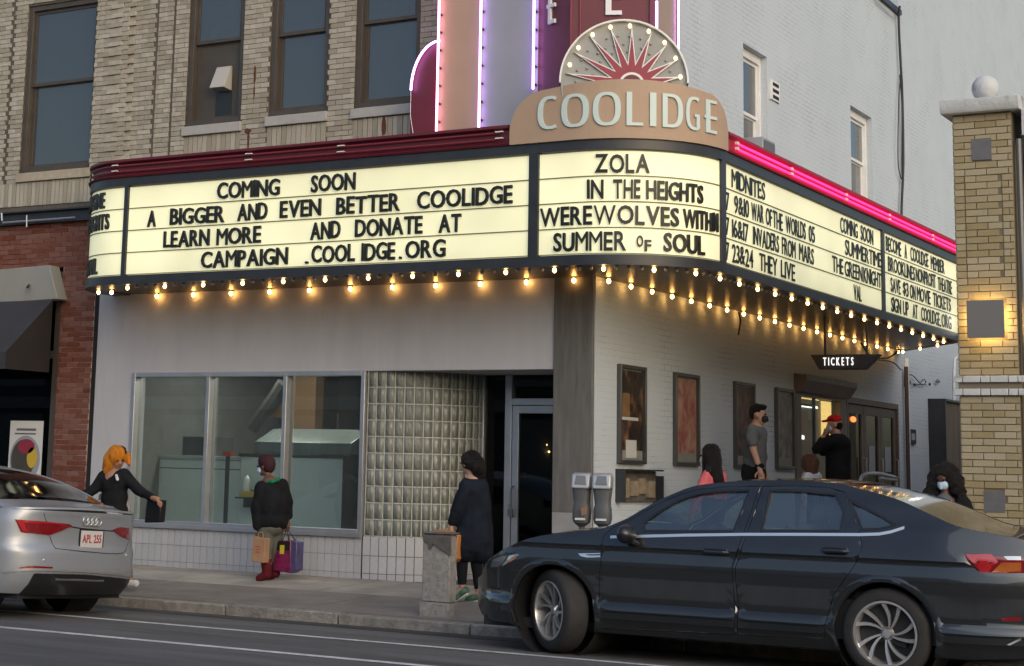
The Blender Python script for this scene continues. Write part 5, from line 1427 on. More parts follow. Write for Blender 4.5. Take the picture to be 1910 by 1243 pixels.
# ================================================================== parking meters
def meter_head(par, x, y, z0):
    M0 = Matrix.Translation((x, y, z0)) @ Matrix.Rotation(R(14), 4, 'Z') @ Matrix.Diagonal((.86, .9, .97, 1))
    def T(mb): mb.v = [tuple(M0 @ Vector(v)) for v in mb.v]; return mb
    def sec(w_, d, z, r_=.3):
        o = []
        for i in range(16):
            a = 2*math.pi*i/16; c, s_ = math.cos(a), math.sin(a); o.append((w_/2*math.copysign(abs(c)**.6, c), d/2*math.copysign(abs(s_)**.6, s_), z))
        return o
    def loft(secs):
        mb = MB(); n = 16; vs = [p for s_ in secs for p in s_]
        fs = [tuple(range(n))[::-1], tuple(range((len(secs)-1)*n, len(secs)*n))]+[(i*n+j, i*n+(j+1) % n, (i+1)*n+(j+1) % n, (i+1)*n+j) for i in range(len(secs)-1) for j in range(n)]
        return mb.add(vs, fs)
    body = loft([sec(.06, .06, .0), sec(.06, .06, .03), sec(.17, .15, .07), sec(.195, .16, .11), sec(.19, .16, .20), sec(.165, .145, .24), sec(.175, .15, .29), sec(.205, .165, .40)])
    hd_ = T(body).build('housing', 'meter_grey', par, smooth=True)
    T(MB().prism([(-.10, .385), (-.095, .42), (-.06, .525), (.03, .54), (.085, .50), (.09, .40)], -.10, .10, lambda a, b, d: (d, a, b))).build('dome', 'meter_silver', hd_, bevel=.015)
    T(MB().prism([(-.062, .43), (.062, .43), (.05, .51), (-.05, .51)], 0, .012, lambda a, b, d: (a, -.103+(b-.43)*.36+d, b))).build('screen', 'screen_glass', hd_)
    T(MB().box(-.055, .055, -.097, -.08, .095, .115)).build('sticker', 'paper', hd_)
    T(MB().box(-.025, .025, -.086, -.075, .385, .397)).build('coin_slot', 'iron', hd_)
    return hd_
pm_ = empty('parking_meter', (0, 0, 0), 0, 'twin headed grey parking meter on one post behind the dark car bonnet', 'parking meter')
YMt = 14.85; m1 = PY(1085, 985, YMt); m2 = PY(1124, 985, YMt)
mz = m1.z-.02
meter_head(pm_, m1.x, YMt, mz); meter_head(pm_, m2.x, YMt, mz)
mx_ = (m1.x+m2.x)/2
MB().tube([(m1.x, YMt, mz+.01), (m1.x+.02, YMt, mz-.05), (mx_, YMt, mz-.12), (m2.x-.02, YMt, mz-.05), (m2.x, YMt, mz+.01)], .024, 8).build('yoke', 'meter_pole', pm_, smooth=True)
MB().tube([(mx_, YMt, hz(YMt)), (mx_, YMt, mz-.1)], .032, 10).build('pole', 'meter_pole', pm_, smooth=True)
MB().prism([(0, 0), (.06, .03), (.05, -.05), (.01, -.07)], YMt-.11, YMt-.105, lambda a, b, d: (m1.x+.04+a, d, mz+.2+b)).build('orange_tag', 'cardboard', pm_)

# ================================================================== concrete waste post by the kerb
cpst = empty('concrete_post', (0, 0, 0), 0, 'broad stained concrete post with a dark steel top band standing by the kerb', 'concrete post')
YB = 14.72; bl_, br_ = PY(787, 1140, YB).x, PY(841, 1140, YB).x; bz0 = hz(YB); btz = PY(825, 995, YB).z
def slabx(name, xa, xb, za, zb2_, m_, y0=-.0, y1=.14, bev=.012):
    return boxo(name, xa, xb, YB-.05+y0, YB-.05+y1, za, zb2_, m_, cpst, bev)
slabx('foot', bl_-.005, br_-.0, bz0-.02, bz0+.13, 'concrete_post'); slabx('shaft', bl_+.02, br_+.005, bz0+.1305, btz-.012, 'concrete_post')
slabx('top_plate', bl_+.03, br_+.03, btz-.0115, btz+.01, 'rusty_steel', -.02, .16)
bd_ = MB(); bd_.prism([(bl_+.03, btz-.02), (br_+.02, btz-.02), (br_+.02, btz-.2), (br_-.06, btz-.16), (br_-.14, btz-.12), (bl_+.14, btz-.10), (bl_+.12, btz-.15), (bl_+.09, btz-.15), (bl_+.09, btz-.10), (bl_+.03, btz-.07)], YB-.066, YB-.0505, lambda a, b, d: (a, d, b)); bd_.build('steel_band', 'rusty_steel', cpst)
ib = empty('envelope', (0, 0, 0), 0, 'orange tan paper sheet lying on top of the concrete post', 'paper')
MB().box(bl_+.12, bl_+.26, YB-.03, YB+.08, btz+.012, btz+.03).build('sheet', 'cardboard', ib)

# ================================================================== buildings across the street (they show in the glass and paint)
ac_ = empty('opposite_building', (0, 0, 0), 0, 'long brick building across the street reflected in the shop glass', 'building')
mat('opp_wall', (.11, .10, .09), .85, var=.3, nscale=.5)
YO = -12.0
wallm = MB(); 
def seg(x0, x1, h): MB().box(x0, x1, YO-10, YO, 0, h).build('wall', 'opp_wall', ac_)
seg(-60, -26, 5.5); seg(-26.01, -6, 6.4); seg(-5.99, 9, 4.6); seg(9.01, 45, 5.5)
mat('opp_window', (.25, .27, .28), .2); mat('opp_light', (.35, .33, .3), .7)
for x in range(-58, 44, 4):
    for z in (.6, 4.0):
        if z > 3 and -6 < x < 8: continue
        MB().box(x, x+2.4, YO, YO+.05, z, z+(2.4 if z < 1 else 1.7)).build('window', 'opp_window', ac_)
MB().box(-60, 45, YO-.1, YO+.25, 3.2, 3.6).build('fascia', 'opp_light', ac_)
for x in (-14.2, -12.6):  # glowing panels out of view, added to brighten the shop interior
    lp = empty('unseen_light', (0, 0, 0), 0, 'unseen fill light panel added inside the white shop near the '+('left wall' if x < -14 else 'middle pane'), 'fill light')
    boxo('panel', x, x+.9, 19.0, 19.3, 3.06, 3.095, 'shop_fill', lp); boxo('housing', x-.03, x+.93, 18.97, 19.33, 3.0951, 3.0999, 'white_frame', lp)
# ================================================================== car tools
mat('paint_dark', (.038, .041, .044), .25, metal=.6, coat=1.0, spec=.6, var=.05, nscale=3)
mat('paint_silver', (.31, .335, .37), .38, metal=.35, coat=.6, var=.03, nscale=3)
mat('car_black', (.012, .012, .013), .35, coat=.3)
mat('car_trim', (.02, .02, .022), .55)
mat('chrome', (.85, .85, .84), .28, metal=.85)
mat('tyre', (.022, .021, .021), .8, var=.2, nscale=14, bump=.2, bscale=60)
mat('rim_silver', (.62, .60, .58), .32, metal=.75)
mat('rim_dark', (.02, .02, .02), .5)
mat('tail_red', (.19, .006, .01), .15, coat=1.0)
mat('tail_red_bright', (.42, .01, .015), .15, coat=1.0)
mat('lamp_amber', (.45, .12, .02), .15, coat=1.0)
mat('lamp_clear', (.45, .47, .5), .08, metal=.5, coat=1.0)
mat('seat_cloth', (.09, .085, .08), .9)
mat('headliner', (.28, .27, .25), .9)
mat('plate_white', (.55, .53, .52), .5); mat('plate_red', (.35, .03, .03), .5)
mat('brake_red', (.5, .02, .02), .4)
def interp(tab, z):
    if z <= tab[0][0]: return tab[0][1]
    for (a, b), (c, d) in zip(tab, tab[1:]):
        if z <= c:
            t = (z-a)/(c-a); t = t*t*(3-2*t)*.5+t*.5; return b+(d-b)*t
    return tab[-1][1]
def finish(name, vs, fs, m_, parent, thick=.0, smooth=True, loc=None):
    mb = MB(); mb.add(vs, fs); o = mb.build(name, m_, parent, smooth=smooth)
    if thick:
        s_ = o.modifiers.new('solid', 'SOLIDIFY'); s_.thickness = thick; s_.offset = 0
        e_ = o.modifiers.new('split', 'EDGE_SPLIT'); e_.split_angle = R(40)
    return o
def wheel(parent, M, r=.328, wd=.21, rim=.232, blades=5, rimmat='rim_silver', style='swirl'):
    """wheel about local y axis, outer face toward -y"""
    def T(mb): mb.v = [tuple(M @ Vector(v)) for v in mb.v]; return mb
    root = None
    Ry = Matrix.Rotation(R(90), 4, 'X')
    prof = [(rim, -wd/2+.012), (rim+.012, -wd/2), (r-.035, -wd/2), (r-.012, -wd/2+.016), (r, -wd/2+.04), (r, wd/2-.04), (r-.012, wd/2-.016), (r-.035, wd/2), (rim, wd/2)]
    t = T(MB().lathe([(a, -b) for a, b in prof], 56, Ry)).build('tyre', 'tyre', parent, smooth=True)
    br = T(MB().lathe([(rim+.004, -(-wd/2+.004)), (rim-.012, -(-wd/2+.003)), (rim-.018, -(-wd/2+.02)), (rim-.03, -(wd/2-.01))], 48, Ry)); rr = br.build('rim', rimmat, parent, smooth=True)
    T(MB().lathe([(0, -.02), (rim-.02, -.02), (rim-.02, -.03), (0, -.03)], 40, Ry)).build('brake_disc', 'rim_dark', rr)
    T(MB().box(.07, .15, -.03, .01, -.06, .07)).build('brake_caliper', 'rim_dark', rr)
    f0 = -wd/2+.014
    mb = MB(); n = blades
    for k in range(n):
        for side in ((-1, 1) if style == 'swirl' else (0,)):
            a0 = 2*math.pi*k/n+side*R(9); pts = []
            for i in range(9):
                t_ = i/8; rr_ = .045+(rim-.06)*t_; an = a0+R(20)*t_*(1 if style == 'swirl' else 0)+side*R(7)*t_; pts.append((rr_*math.cos(an), rr_*math.sin(an), (.006+.008*t_), f0+.028*(1-t_)**1.0+.004))
            vs = []
            for i, (x, z, hw, y) in enumerate(pts):
                x2, z2 = pts[min(i+1, 8)][:2]; x1, z1 = pts[max(i-1, 0)][:2]; d = Vector((x2-x1, z2-z1)).normalized(); nx_, nz_ = -d.y*hw, d.x*hw
                hw2 = 1.0
                vs += [(x+nx_, y, z+nz_), (x-nx_, y, z-nz_), (x-nx_, y+.03, z-nz_), (x+nx_, y+.03, z+nz_)]
            fs = [(i*4+j, i*4+(j+1) % 4, (i+1)*4+(j+1) % 4, (i+1)*4+j) for i in range(8) for j in range(4)]+[(0, 3, 2, 1), (32, 33, 34, 35)]
            mb.add(vs, fs)
    o = T(mb).build('spokes', rimmat, rr); o['kind'] = 'stuff'
    T(MB().lathe([(0, -f0+.004-.03), (.03, -f0+.002-.03), (.034, -f0-.012-.03), (.05, -f0-.03-.03)], 20, Ry)).build('hub_cap', 'chrome', rr, smooth=True)
    return t

# ================================================================== dark saloon
YC_ = 13.86; XA = -6.45; WBASE = 2.686; ZA = .325
ZP = [(.15, .79), (.20, .845), (.286, .872), (.30, .886), (.345, .884), (.362, .900), (.39, .896), (.425, .872), (.55, .886), (.69, .908), (.76, .900), (.822, .886), (.838, .886), (.864, .909), (.90, .897), (.97, .866), (1.0, .85), (1.2, .745), (1.36, .655), (1.45, .60)]
def wJ(x, z):
    xf = x-XA; w_ = interp(ZP, z); k = 1.0
    if xf < -.15: k = 1-.50*((-xf-.15)/.80)**2.3
    if xf > 2.95: k = 1-.20*((xf-2.95)/.86)**2.4
    # tuck the cabin sides in a little towards front and rear
    return w_*k
def JN(x, z, o=0.0): return (x, YC_-wJ(x, z)-o, z)
def TR(pts, o=0.0):
    out = []
    for u, v in pts:
        p = PY(u, v, 12.96)
        for _ in range(4): p = PY(u, v, YC_-wJ(p.x, p.z)-o)
        out.append((p.x, p.z))
    return out
sal = empty('saloon_car', (0, 0, 0), 0, 'dark grey saloon parked at the kerb with front wheels turned and chrome window line', 'car', None)
topline = [(899, 1072), (906, 1052), (918, 1040), (930, 1032), (944, 1023.5), (973, 1009.5), (1006, 1001), (1029, 997.5), (1057, 994), (1099, 990), (1122, 986.5), (1141, 980), (1170, 968), (1198, 951.5), (1222, 938), (1246, 926.5), (1275, 914.5), (1304, 906.5), (1355, 900.5), (1406, 898), (1488, 898), (1542, 901), (1576, 906), (1610, 914), (1644, 923), (1678, 934), (1712, 949), (1746, 965), (1780, 980.5), (1814, 989.5), (1848, 996), (1889, 1003), (1910, 1008)]
TL = TR(topline)
TL = [tuple(p) for p in crom(TL, 3)]
tail = [(XA+3.79, 1.015), (XA+3.815, .98), (XA+3.80, .86), (XA+3.83, .70), (XA+3.84, .55), (XA+3.83, .40), (XA+3.78, .27), (XA+3.60, .21), (XA+3.2, .185)]
def arch(xc, r_, a0, a1, n=22): return [(xc+r_*math.cos(R(a0+(a1-a0)*i/n)), ZA+r_*math.sin(R(a0+(a1-a0)*i/n))) for i in range(n+1)]
AR = .372
rear_arch = arch(XA+WBASE, AR, -22, 202); front_arch = arch(XA, AR, -22, 208)
sill = [(XA+WBASE-.42, .185), (XA+.42, .185)]
noseb = [(XA-.42, .20), (XA-.62, .20), (XA-.80, .235), (XA-.86, .30)]
nose = [(XA-.875, .42), (XA-.885, .52)]
out_poly = TL+tail+rear_arch+sill+front_arch+noseb+nose
fd_ = TR([(1126, 1000), (1123, 1030), (1120, 1054), (1118, 1090), (1117, 1130), (1120, 1172), (1371, 1184), (1372, 1145), (1369, 1100), (1367, 1058), (1379, 1020), (1388, 997), (1404, 950), (1419, 907.5), (1355, 908), (1304, 913.5), (1275, 921), (1246, 932.5), (1222, 943.5), (1198, 957.5), (1170, 973.5), (1141, 985.5)])
rd_ = TR([(1393, 997), (1384, 1020), (1372, 1058), (1374, 1100), (1377, 1145), (1376, 1184), (1540, 1193), (1544, 1150), (1557, 1108), (1582, 1074), (1598, 1050), (1609, 1021), (1604, 993), (1591, 957), (1576, 918), (1550, 910.5), (1488, 906.5), (1424, 907.5), (1409, 950)])
fg_ = TR([(1200, 993), (1200, 975), (1224, 956), (1250, 939.5), (1277, 927.5), (1305, 919.5), (1350, 914.5), (1402, 913), (1387, 950), (1370, 993)])
rg_ = TR([(1418, 993), (1427, 950), (1436, 913.5), (1490, 914), (1559, 921), (1569, 940), (1576, 957), (1573, 975), (1569, 993)])
qg_ = TR([(1607, 990.5), (1595, 960), (1583, 932), (1612, 945), (1644, 960), (1673, 979), (1660, 985.5), (1640, 989.5)])
hl_ = TR([(908, 1062), (914, 1046), (930, 1036.5), (950, 1032.5), (965, 1031), (969, 1036), (958, 1045), (940, 1055), (926, 1061)])
tl_ = TR([(1799, 1033), (1812, 1054), (1829, 1069), (1870, 1070), (1905, 1069)])+[(XA+3.80, .78), (XA+3.80, .90)]
def off_poly(poly, d):
    """shrink a polygon by d"""
    n = len(poly); A = sum(poly[i][0]*poly[(i+1) % n][1]-poly[(i+1) % n][0]*poly[i][1] for i in range(n)); sg = 1 if A > 0 else -1; o = []
    for i in range(n):
        p0, p1, p2 = Vector(poly[i-1]), Vector(poly[i]), Vector(poly[(i+1) % n]); a = (p1-p0).normalized(); b = (p2-p1).normalized()
        n1 = Vector((-a.y, a.x))*sg; n2 = Vector((-b.y, b.x))*sg; m_ = (n1+n2); m_ = m_.normalized() if m_.length > 1e-6 else n1
        k = max(.4, m_.dot(n1)); o.append(tuple(p1+m_*(d/k)))
    return o
def mir(v): return (v[0], 2*YC_-v[1], v[2])
ROWS = [.24, .286, .30, .345, .362, .39, .408, .425, .48, .55, .62, .69, .725, .76, .79, .822, .838, .851, .864, .90, .935, .97, 1.0, 1.04, 1.08, 1.12, 1.16, 1.2, 1.24, 1.28, 1.32, 1.36, 1.4]
def both(name, poly, holes, m_, parent, step=.055, o=0.0, thick=.012, far=True, edge=None):
    vs, fs = patch(poly, holes, lambda a, b: JN(a, b, o), step, edge or step, ROWS)
    ob = finish(name, vs, fs, m_, parent, thick)
    if far: finish(name, [mir(v) for v in vs], fs, m_, parent, thick)
    return ob
both('body_side', out_poly, [fd_, rd_, qg_, hl_, tl_], 'paint_dark', sal, .05)
G = .0045
dF = both('front_door', off_poly(fd_, G), [fg_], 'paint_dark', sal, .05); dR = both('rear_door', off_poly(rd_, G), [rg_], 'paint_dark', sal, .05)
# black surrounds and glass set slightly in
for key, gp, par in (('front', fg_, dF), ('rear', rg_, dR), ('quarter', qg_, sal)):
    vs, fs = patch(gp, [off_poly(gp, .016)], lambda a, b: JN(a, b, .003), .05, .05); finish('window_surround', vs, fs, 'car_black', par, .01)
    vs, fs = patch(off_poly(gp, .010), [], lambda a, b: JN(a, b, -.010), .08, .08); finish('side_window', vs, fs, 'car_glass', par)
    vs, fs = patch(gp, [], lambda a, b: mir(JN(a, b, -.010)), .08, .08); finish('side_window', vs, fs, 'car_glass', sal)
# dark strip between windows and roof along the frame line
# chrome window line
cl = TR([(1139, 1002), (1200, 1000.5), (1280, 998.5), (1389, 997), (1500, 997), (1603, 997.5), (1640, 996.5), (1662, 992.5), (1687, 984.5)], .004)
ribbon = []
for i, (x, z) in enumerate(cl): hgt = .012; ribbon += [JN(x, z-hgt, .006), JN(x, z+hgt*.8, .008)]
finish('chrome_strip', ribbon, [(2*i, 2*i+2, 2*i+3, 2*i+1) for i in range(len(cl)-1)], 'chrome', sal, .008)
# fender badge
bdg = TR([(1079, 1033), (1084, 1038), (1096, 1040.5), (1120, 1039.5), (1120, 1036.5), (1098, 1036.5), (1092, 1034.5), (1120, 1034), (1120, 1032)])
vs, fs = patch(bdg, [], lambda a, b: JN(a, b, .004), .04, .04); finish('fender_badge', vs, fs, 'chrome', sal, .006)
# door handles
for (u, v), par in (((1335, 1029), dF), ((1558, 1027), dR)):
    (x, z), = TR([(u, v)]); 
    MB().box(-.095, .095, -.014, .002, -.028, .024, Matrix.Translation(JN(x, z, -.004))).build('handle_recess', 'car_black', par, bevel=.006)
    MB().tube([JN(x-.10, z-.004, .0), JN(x-.07, z-.004, .035), JN(x+.07, z-.004, .036), JN(x+.10, z-.004, .0)], [.012, .015, .015, .012], 8).build('handle', 'paint_dark', par, smooth=True)
# headlight
vs, fs = patch(hl_, [], lambda a, b: JN(a, b, -.002), .04, .04); hlo = finish('headlight', vs, fs, 'car_black', sal, .006)
drl = TR([(935, 1058), (944, 1046), (950, 1037), (967, 1032.5), (969, 1036.5), (955, 1040.5), (946, 1052), (940, 1056)])
vs, fs = patch(drl, [], lambda a, b: JN(a, b, .003), .03, .03); finish('light_strip', vs, fs, 'lamp_clear', hlo, .004)
amb = TR([(948, 1052), (952, 1043), (966, 1038.5), (958, 1045)]); vs, fs = patch(amb, [], lambda a, b: JN(a, b, .004), .03, .03); finish('side_marker', vs, fs, 'lamp_amber', hlo, .003)
inn = TR([(916, 1058), (918, 1045), (936, 1038), (946, 1037), (938, 1052), (928, 1058)]); vs, fs = patch(inn, [], lambda a, b: JN(a, b, .0015), .03, .03); finish('lens', vs, fs, 'screen_glass', hlo, .003)
# tail light
vs, fs = patch(tl_, [], lambda a, b: JN(a, b, .004), .04, .04); tlo = finish('tail_light', vs, fs, 'tail_red', sal, .008)
ta = TR([(1850, 1068), (1868, 1050), (1905, 1050), (1905, 1066)]); vs, fs = patch(ta, [], lambda a, b: JN(a, b, .0095), .04, .04); finish('amber_lens', vs, fs, 'lamp_amber', tlo, .004)
ta = TR([(1872, 1038), (1905, 1038), (1905, 1045), (1880, 1045)]); vs, fs = patch(ta, [], lambda a, b: JN(a, b, .0095), .04, .04); finish('reversing_lens', vs, fs, 'lamp_clear', tlo, .004)
ta = TR([(1802, 1034.5), (1850, 1034), (1862, 1048), (1846, 1066), (1830, 1067)]); vs, fs = patch(ta, [], lambda a, b: JN(a, b, .0095), .04, .04); finish('red_lens', vs, fs, 'tail_red_bright', tlo, .004)
ta = TR([(1866, 1153), (1905, 1151), (1905, 1158), (1872, 1159)]); vs, fs = patch(ta, [], lambda a, b: JN(a, b, .005), .04, .04); finish('rear_reflector', vs, fs, 'tail_red', sal, .006)
# skins across the car
def skin(name, prof, m_, crown, axis='z', n=12, par=sal, thick=.0, inset=0.0, wf=None, yc=YC_, k=1.0):
    """prof: (x, z) stations; spans from side to side with a crown"""
    vs = []
    for x, z in prof:
        w_ = ((wf or wJ)(x, z)-inset)*k; c_ = crown(x, z) if callable(crown) else crown
        for j in range(n+1):
            t = -1+2*j/n; b = (1-t*t); y = yc+w_*t
            vs.append((x, y, z+c_*b) if axis == 'z' else (x+c_*b, y, z+.0*b))
    fs = [(i*(n+1)+j, i*(n+1)+j+1, (i+1)*(n+1)+j+1, (i+1)*(n+1)+j) for i in range(len(prof)-1) for j in range(n)]
    return finish(name, vs, fs, m_, par, thick)
def seg_(x0, x1): return [p for p in TL if x0-1e-6 <= p[0] <= x1+1e-6]
xcow = TR([(1122, 986.5)])[0][0]; xws = TR([(1275, 914.5)])[0][0]; xrg0 = TR([(1576, 906)])[0][0]; xrg1 = TR([(1814, 989.5)])[0][0]
def ext(a, b):
    """stations between a and b, with the end stations added"""
    s_ = [p for p in TL if a < p[0] < b]
    def at(x):
        for p, q in zip(TL, TL[1:]):
            if p[0] <= x <= q[0]: t = (x-p[0])/max(1e-6, q[0]-p[0]); return (x, p[1]+(q[1]-p[1])*t)
        return TL[-1] if x > TL[-1][0] else TL[0]
    return [at(a)]+s_+[at(b)]
xn = TL[0][0]
skin('bonnet', ext(xn, xcow), 'paint_dark', .035, thick=.008)
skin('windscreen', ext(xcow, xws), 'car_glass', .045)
skin('roof', ext(xws, xrg0), 'paint_dark', .02, thick=.01)
skin('headliner', [(x, z-.04) for x, z in ext(xws, xrg0)], 'headliner', .04)
skin('rear_window', ext(xrg0, xrg1), 'dark_tint_glass', .01)
boxo('parcel_shelf', XA+2.95, XA+3.55, YC_-.62, YC_+.62, .93, .95, 'car_trim', sal)
skin('boot_lid', ext(xrg1, TL[-1][0])+tail[:1], 'paint_dark', .008, thick=.008)
skin('rear_face', tail, 'paint_dark', .07, axis='x', thick=.01)
skin('front_face', [TL[0]]+nose[::-1]+noseb[::-1][:3], 'car_black', -.13, axis='x', thick=.01)
boxo('underbody', XA-.75, XA+3.7, YC_-.66, YC_+.66, .16, .24, 'car_trim', sal)
boxo('tub', XA+.42, XA+WBASE-.42, YC_-.84, YC_+.84, .19, .26, 'car_trim', sal)
for xc in (XA, XA+WBASE):
    for sgn in (-1, 1):
        Mx = Matrix.Translation((xc, YC_+sgn*.60, ZA)) @ Matrix.Rotation(R(90), 4, 'X')
        MB().lathe([(.385, -.235), (.385, .235)], 36, Mx).lathe([(.0, sgn*.22), (.385, sgn*.22)], 36, Mx).build('wheel_well', 'car_trim', sal)
boxo('engine_bay', XA-.7, XA+.5, YC_-.38, YC_+.38, .24, .74, 'car_trim', sal)
boxo('cabin_lower', XA+.55, XA+3.3, YC_-.80, YC_+.80, .26, .55, 'car_trim', sal)
boxo('boot_floor', XA+2.3, XA+3.6, YC_-.40, YC_+.40, .24, .80, 'car_trim', sal)
boxo('dashboard', XA+.55, XA+.95, YC_-.74, YC_+.74, .56, .93, 'car_trim', sal, .03)
st = MB().tube([(XA+1.15+.06*math.sin(a), YC_-.36+.18*math.cos(a), .88+.17*math.sin(a)) for a in [2*math.pi*i/20 for i in range(20)]], .014, 6, closed=True).build('steering_wheel', 'car_trim', sal, smooth=True)
def seat(x, y, wd=.5, rear=False):
    s_ = MB().prism([(0, .48), (.52, .44), (.58, .52), (.80, 1.06), (.70, 1.10), (.5, .62), (.02, .60)], -wd/2, wd/2, lambda a, b, d: (x+a, y+d, b)).build('seat', 'seat_cloth', sal, bevel=.03)
    for dy in ((0,) if not rear else (-.42, .42)):
        MB().prism([(.74, 1.10), (.86, 1.11), (.88, 1.24), (.80, 1.26)], -.13, .13, lambda a, b, d: (x+a-(.1 if rear else 0), y+dy+d, b-(.14 if rear else 0))).build('headrest', 'seat_cloth', s_, bevel=.025)
seat(XA+1.25, YC_-.37); seat(XA+1.25, YC_+.37); seat(XA+2.15, YC_, 1.3, True)
# door mirror
mz_ = TR([(1180, 996)])[0]
MB().sphere(Vector(JN(mz_[0], mz_[1], .12)), (.075, .11, .075), 16, 10).build('door_mirror', 'car_black', sal, smooth=True)
MB().tube([JN(mz_[0]+.06, mz_[1]-.08, -.01), JN(mz_[0]+.02, mz_[1]-.05, .06)], .025, 8).build('mirror_arm', 'car_black', sal)
MB().sphere(Vector(mir(JN(mz_[0], mz_[1], .12))), (.075, .11, .075), 12, 8).build('door_mirror', 'car_black', sal, smooth=True)
MB().box(-.02, .02, -.004, .004, -.0, .05, Matrix.Translation((TR([(1276, 912)])[0][0]+.02, YC_-.2, 1.46))).build('aerial', 'car_black', sal)
# arch lips: broad rounded flares
for xc in (XA, XA+WBASE):
    pr = arch(xc, AR+.012, -18, 198, 26); vs = []
    for i, (x, z) in enumerate(pr):
        dx, dz = x-xc, z-ZA; L_ = math.hypot(dx, dz)
        for k_, o_ in ((-.016, -.03), (-.014, .008), (.0, .014), (.03, .009), (.055, -.002)):
            xx, zz = x+dx/L_*k_, z+dz/L_*k_; vs.append(JN(xx, zz, o_))
    fs = [(i*5+j, i*5+j+1, (i+1)*5+j+1, (i+1)*5+j) for i in range(len(pr)-1) for j in range(4)]
    finish('arch_flare', vs, fs, 'paint_dark', sal)
# mud flaps / exhaust trim / grille corner
ta = TR([(1878, 1203), (1905, 1190), (1905, 1194), (1884, 1204)]); vs, fs = patch(ta, [], lambda a, b: JN(a, b, .006), .04, .04); finish('exhaust_trim', vs, fs, 'chrome', sal, .006)
fgr = TR([(916, 1086), (934, 1084), (938, 1090), (930, 1094), (918, 1094)]); vs, fs = patch(fgr, [], lambda a, b: JN(a, b, .003), .04, .04); finish('fog_lamp_trim', vs, fs, 'lamp_clear', sal, .004)
fgr = TR([(903, 1090), (942, 1096), (942, 1104), (904, 1098)]); vs, fs = patch(fgr, [], lambda a, b: JN(a, b, .002), .04, .04); finish('bumper_slot', vs, fs, 'car_black', sal, .004)
YW = YC_-.775
wheel(sal, Matrix.Translation((XA, YW+.01, ZA)) @ Matrix.Rotation(R(-34), 4, 'Z'))
wheel(sal, Matrix.Translation((XA+WBASE, YW, ZA)) @ Matrix.Rotation(R(14), 4, 'Y'))
wheel(sal, Matrix.Translation((XA, 2*YC_-YW, ZA-.05)) @ Matrix.Rotation(R(-34), 4, 'Z') @ Matrix.Rotation(R(180), 4, 'Z'))
wheel(sal, Matrix.Translation((XA+WBASE, 2*YC_-YW, ZA-.05)) @ Matrix.Rotation(R(180), 4, 'Z'))

# ================================================================== silver saloon (rear quarter in view)
AX, AY, ROLL_A = -11.13, 12.70, R(-2.6)
car2 = empty('silver_saloon', (AX, AY, -.012), 0, 'silver saloon parked at the kerb seen from its rear corner with white licence plate', 'car')
car2.rotation_euler = (ROLL_A, 0, 0)
MA = Matrix.Translation((AX, AY, -.012)) @ Matrix.Rotation(ROLL_A, 4, 'X'); MAI = MA.inverted()
HW = .915
ZP2 = [(.15, .80), (.25, .86), (.4, .90), (.6, .915), (.8, .905), (.9, .89), (.95, .86), (1.1, .78), (1.3, .66), (1.42, .58)]
INS = [(.18, .12), (.25, .07), (.30, .03), (.42, .0), (.60, .004), (.66, .035), (.75, .04), (.90, .02), (.955, .0), (1.0, .03)]
DR, ER = .52, .5
def rb_(y, z):      # how far the rear skin lies forward (-x) of the rearmost point
    s_ = min(.9995, abs(y)/interp(ZP2, z)); ph = math.asin(s_**(1/ER))
    return DR-DR*math.cos(ph)**ER+.05*s_*s_+interp(INS, z)
def RF(y, z, o=0.0): return (-rb_(y, z)+o, y, z)
def TA(pts):
    out = []
    for u, v in pts:
        X = AX
        for _ in range(30):
            p = PX(u, v, X); l = MAI @ p
            X = AX-rb_(max(-.88, min(.88, l.y)), max(.2, min(1.0, l.z)))*.5-(AX-X)*.5 if _ else AX-rb_(l.y, l.z)
        out.append((l.y, l.z))
    return out
def wA(x, z):
    k = 1.0
    if x > -.5: k = 1-.10*((x+.5)/.5)**2
    if x < -3.9: k = 1-.4*((-x-3.9)/.83)**2.2
    return interp(ZP2, z)*k
# rear skin: one wrap from the left flank round the tail to the right flank
rowz = [.215, .24, .27, .30, .34, .38, .42, .48, .54, .58, .61, .64, .67, .72, .78, .84, .89, .92, .945, .96]
phs = [R(-90+180*i/72) for i in range(73)]
vs = []
for z in rowz:
    w_ = interp(ZP2, z); ins = interp(INS, z)
    for ph in phs:
        s_ = abs(math.sin(ph))**ER; c_ = max(0.0, math.cos(ph))**ER
        vs.append((-DR+DR*c_-.05*s_*s_-ins*c_, math.copysign(w_*s_, math.sin(ph)), z))
fs = [(a*73+b, a*73+b+1, (a+1)*73+b+1, (a+1)*73+b) for a in range(len(rowz)-1) for b in range(72)]
finish('rear_panel', vs, fs, 'paint_silver', car2)
tL = TA([(26, 969), (38, 993), (92, 998), (109, 992), (133, 981), (128, 977.5)]); tR = TA([(209, 988.5), (222, 984), (239, 985), (241, 1007), (227, 1002.5)])
tR = [(min(a, .885), b) for a, b in tR]; tL = [(max(a, -.885), b) for a, b in tL]
for q_ in (tL, tR):
    vs, fs = patch(q_, [], lambda a, b: RF(a, b, .007), .025, .025); tl2 = finish('tail_light', vs, fs, 'tail_red', car2, .01)
ql = TA([(28.5, 971), (40, 991), (48, 991.5), (42, 975), (118, 979), (126, 978.5), (60, 972)])
vs, fs = patch(ql, [], lambda a, b: RF(a, b, .016), .025, .025); finish('light_strip', vs, fs, 'tail_red_bright', tl2, .004)
pl_ = TA([(148.5, 991), (190, 995), (191, 1020), (149.5, 1018)])
pc_ = (sum(p[0] for p in pl_)/4, sum(p[1] for p in pl_)/4)
pw_, ph_ = .305/2, .152/2
pz_ = pc_[1]
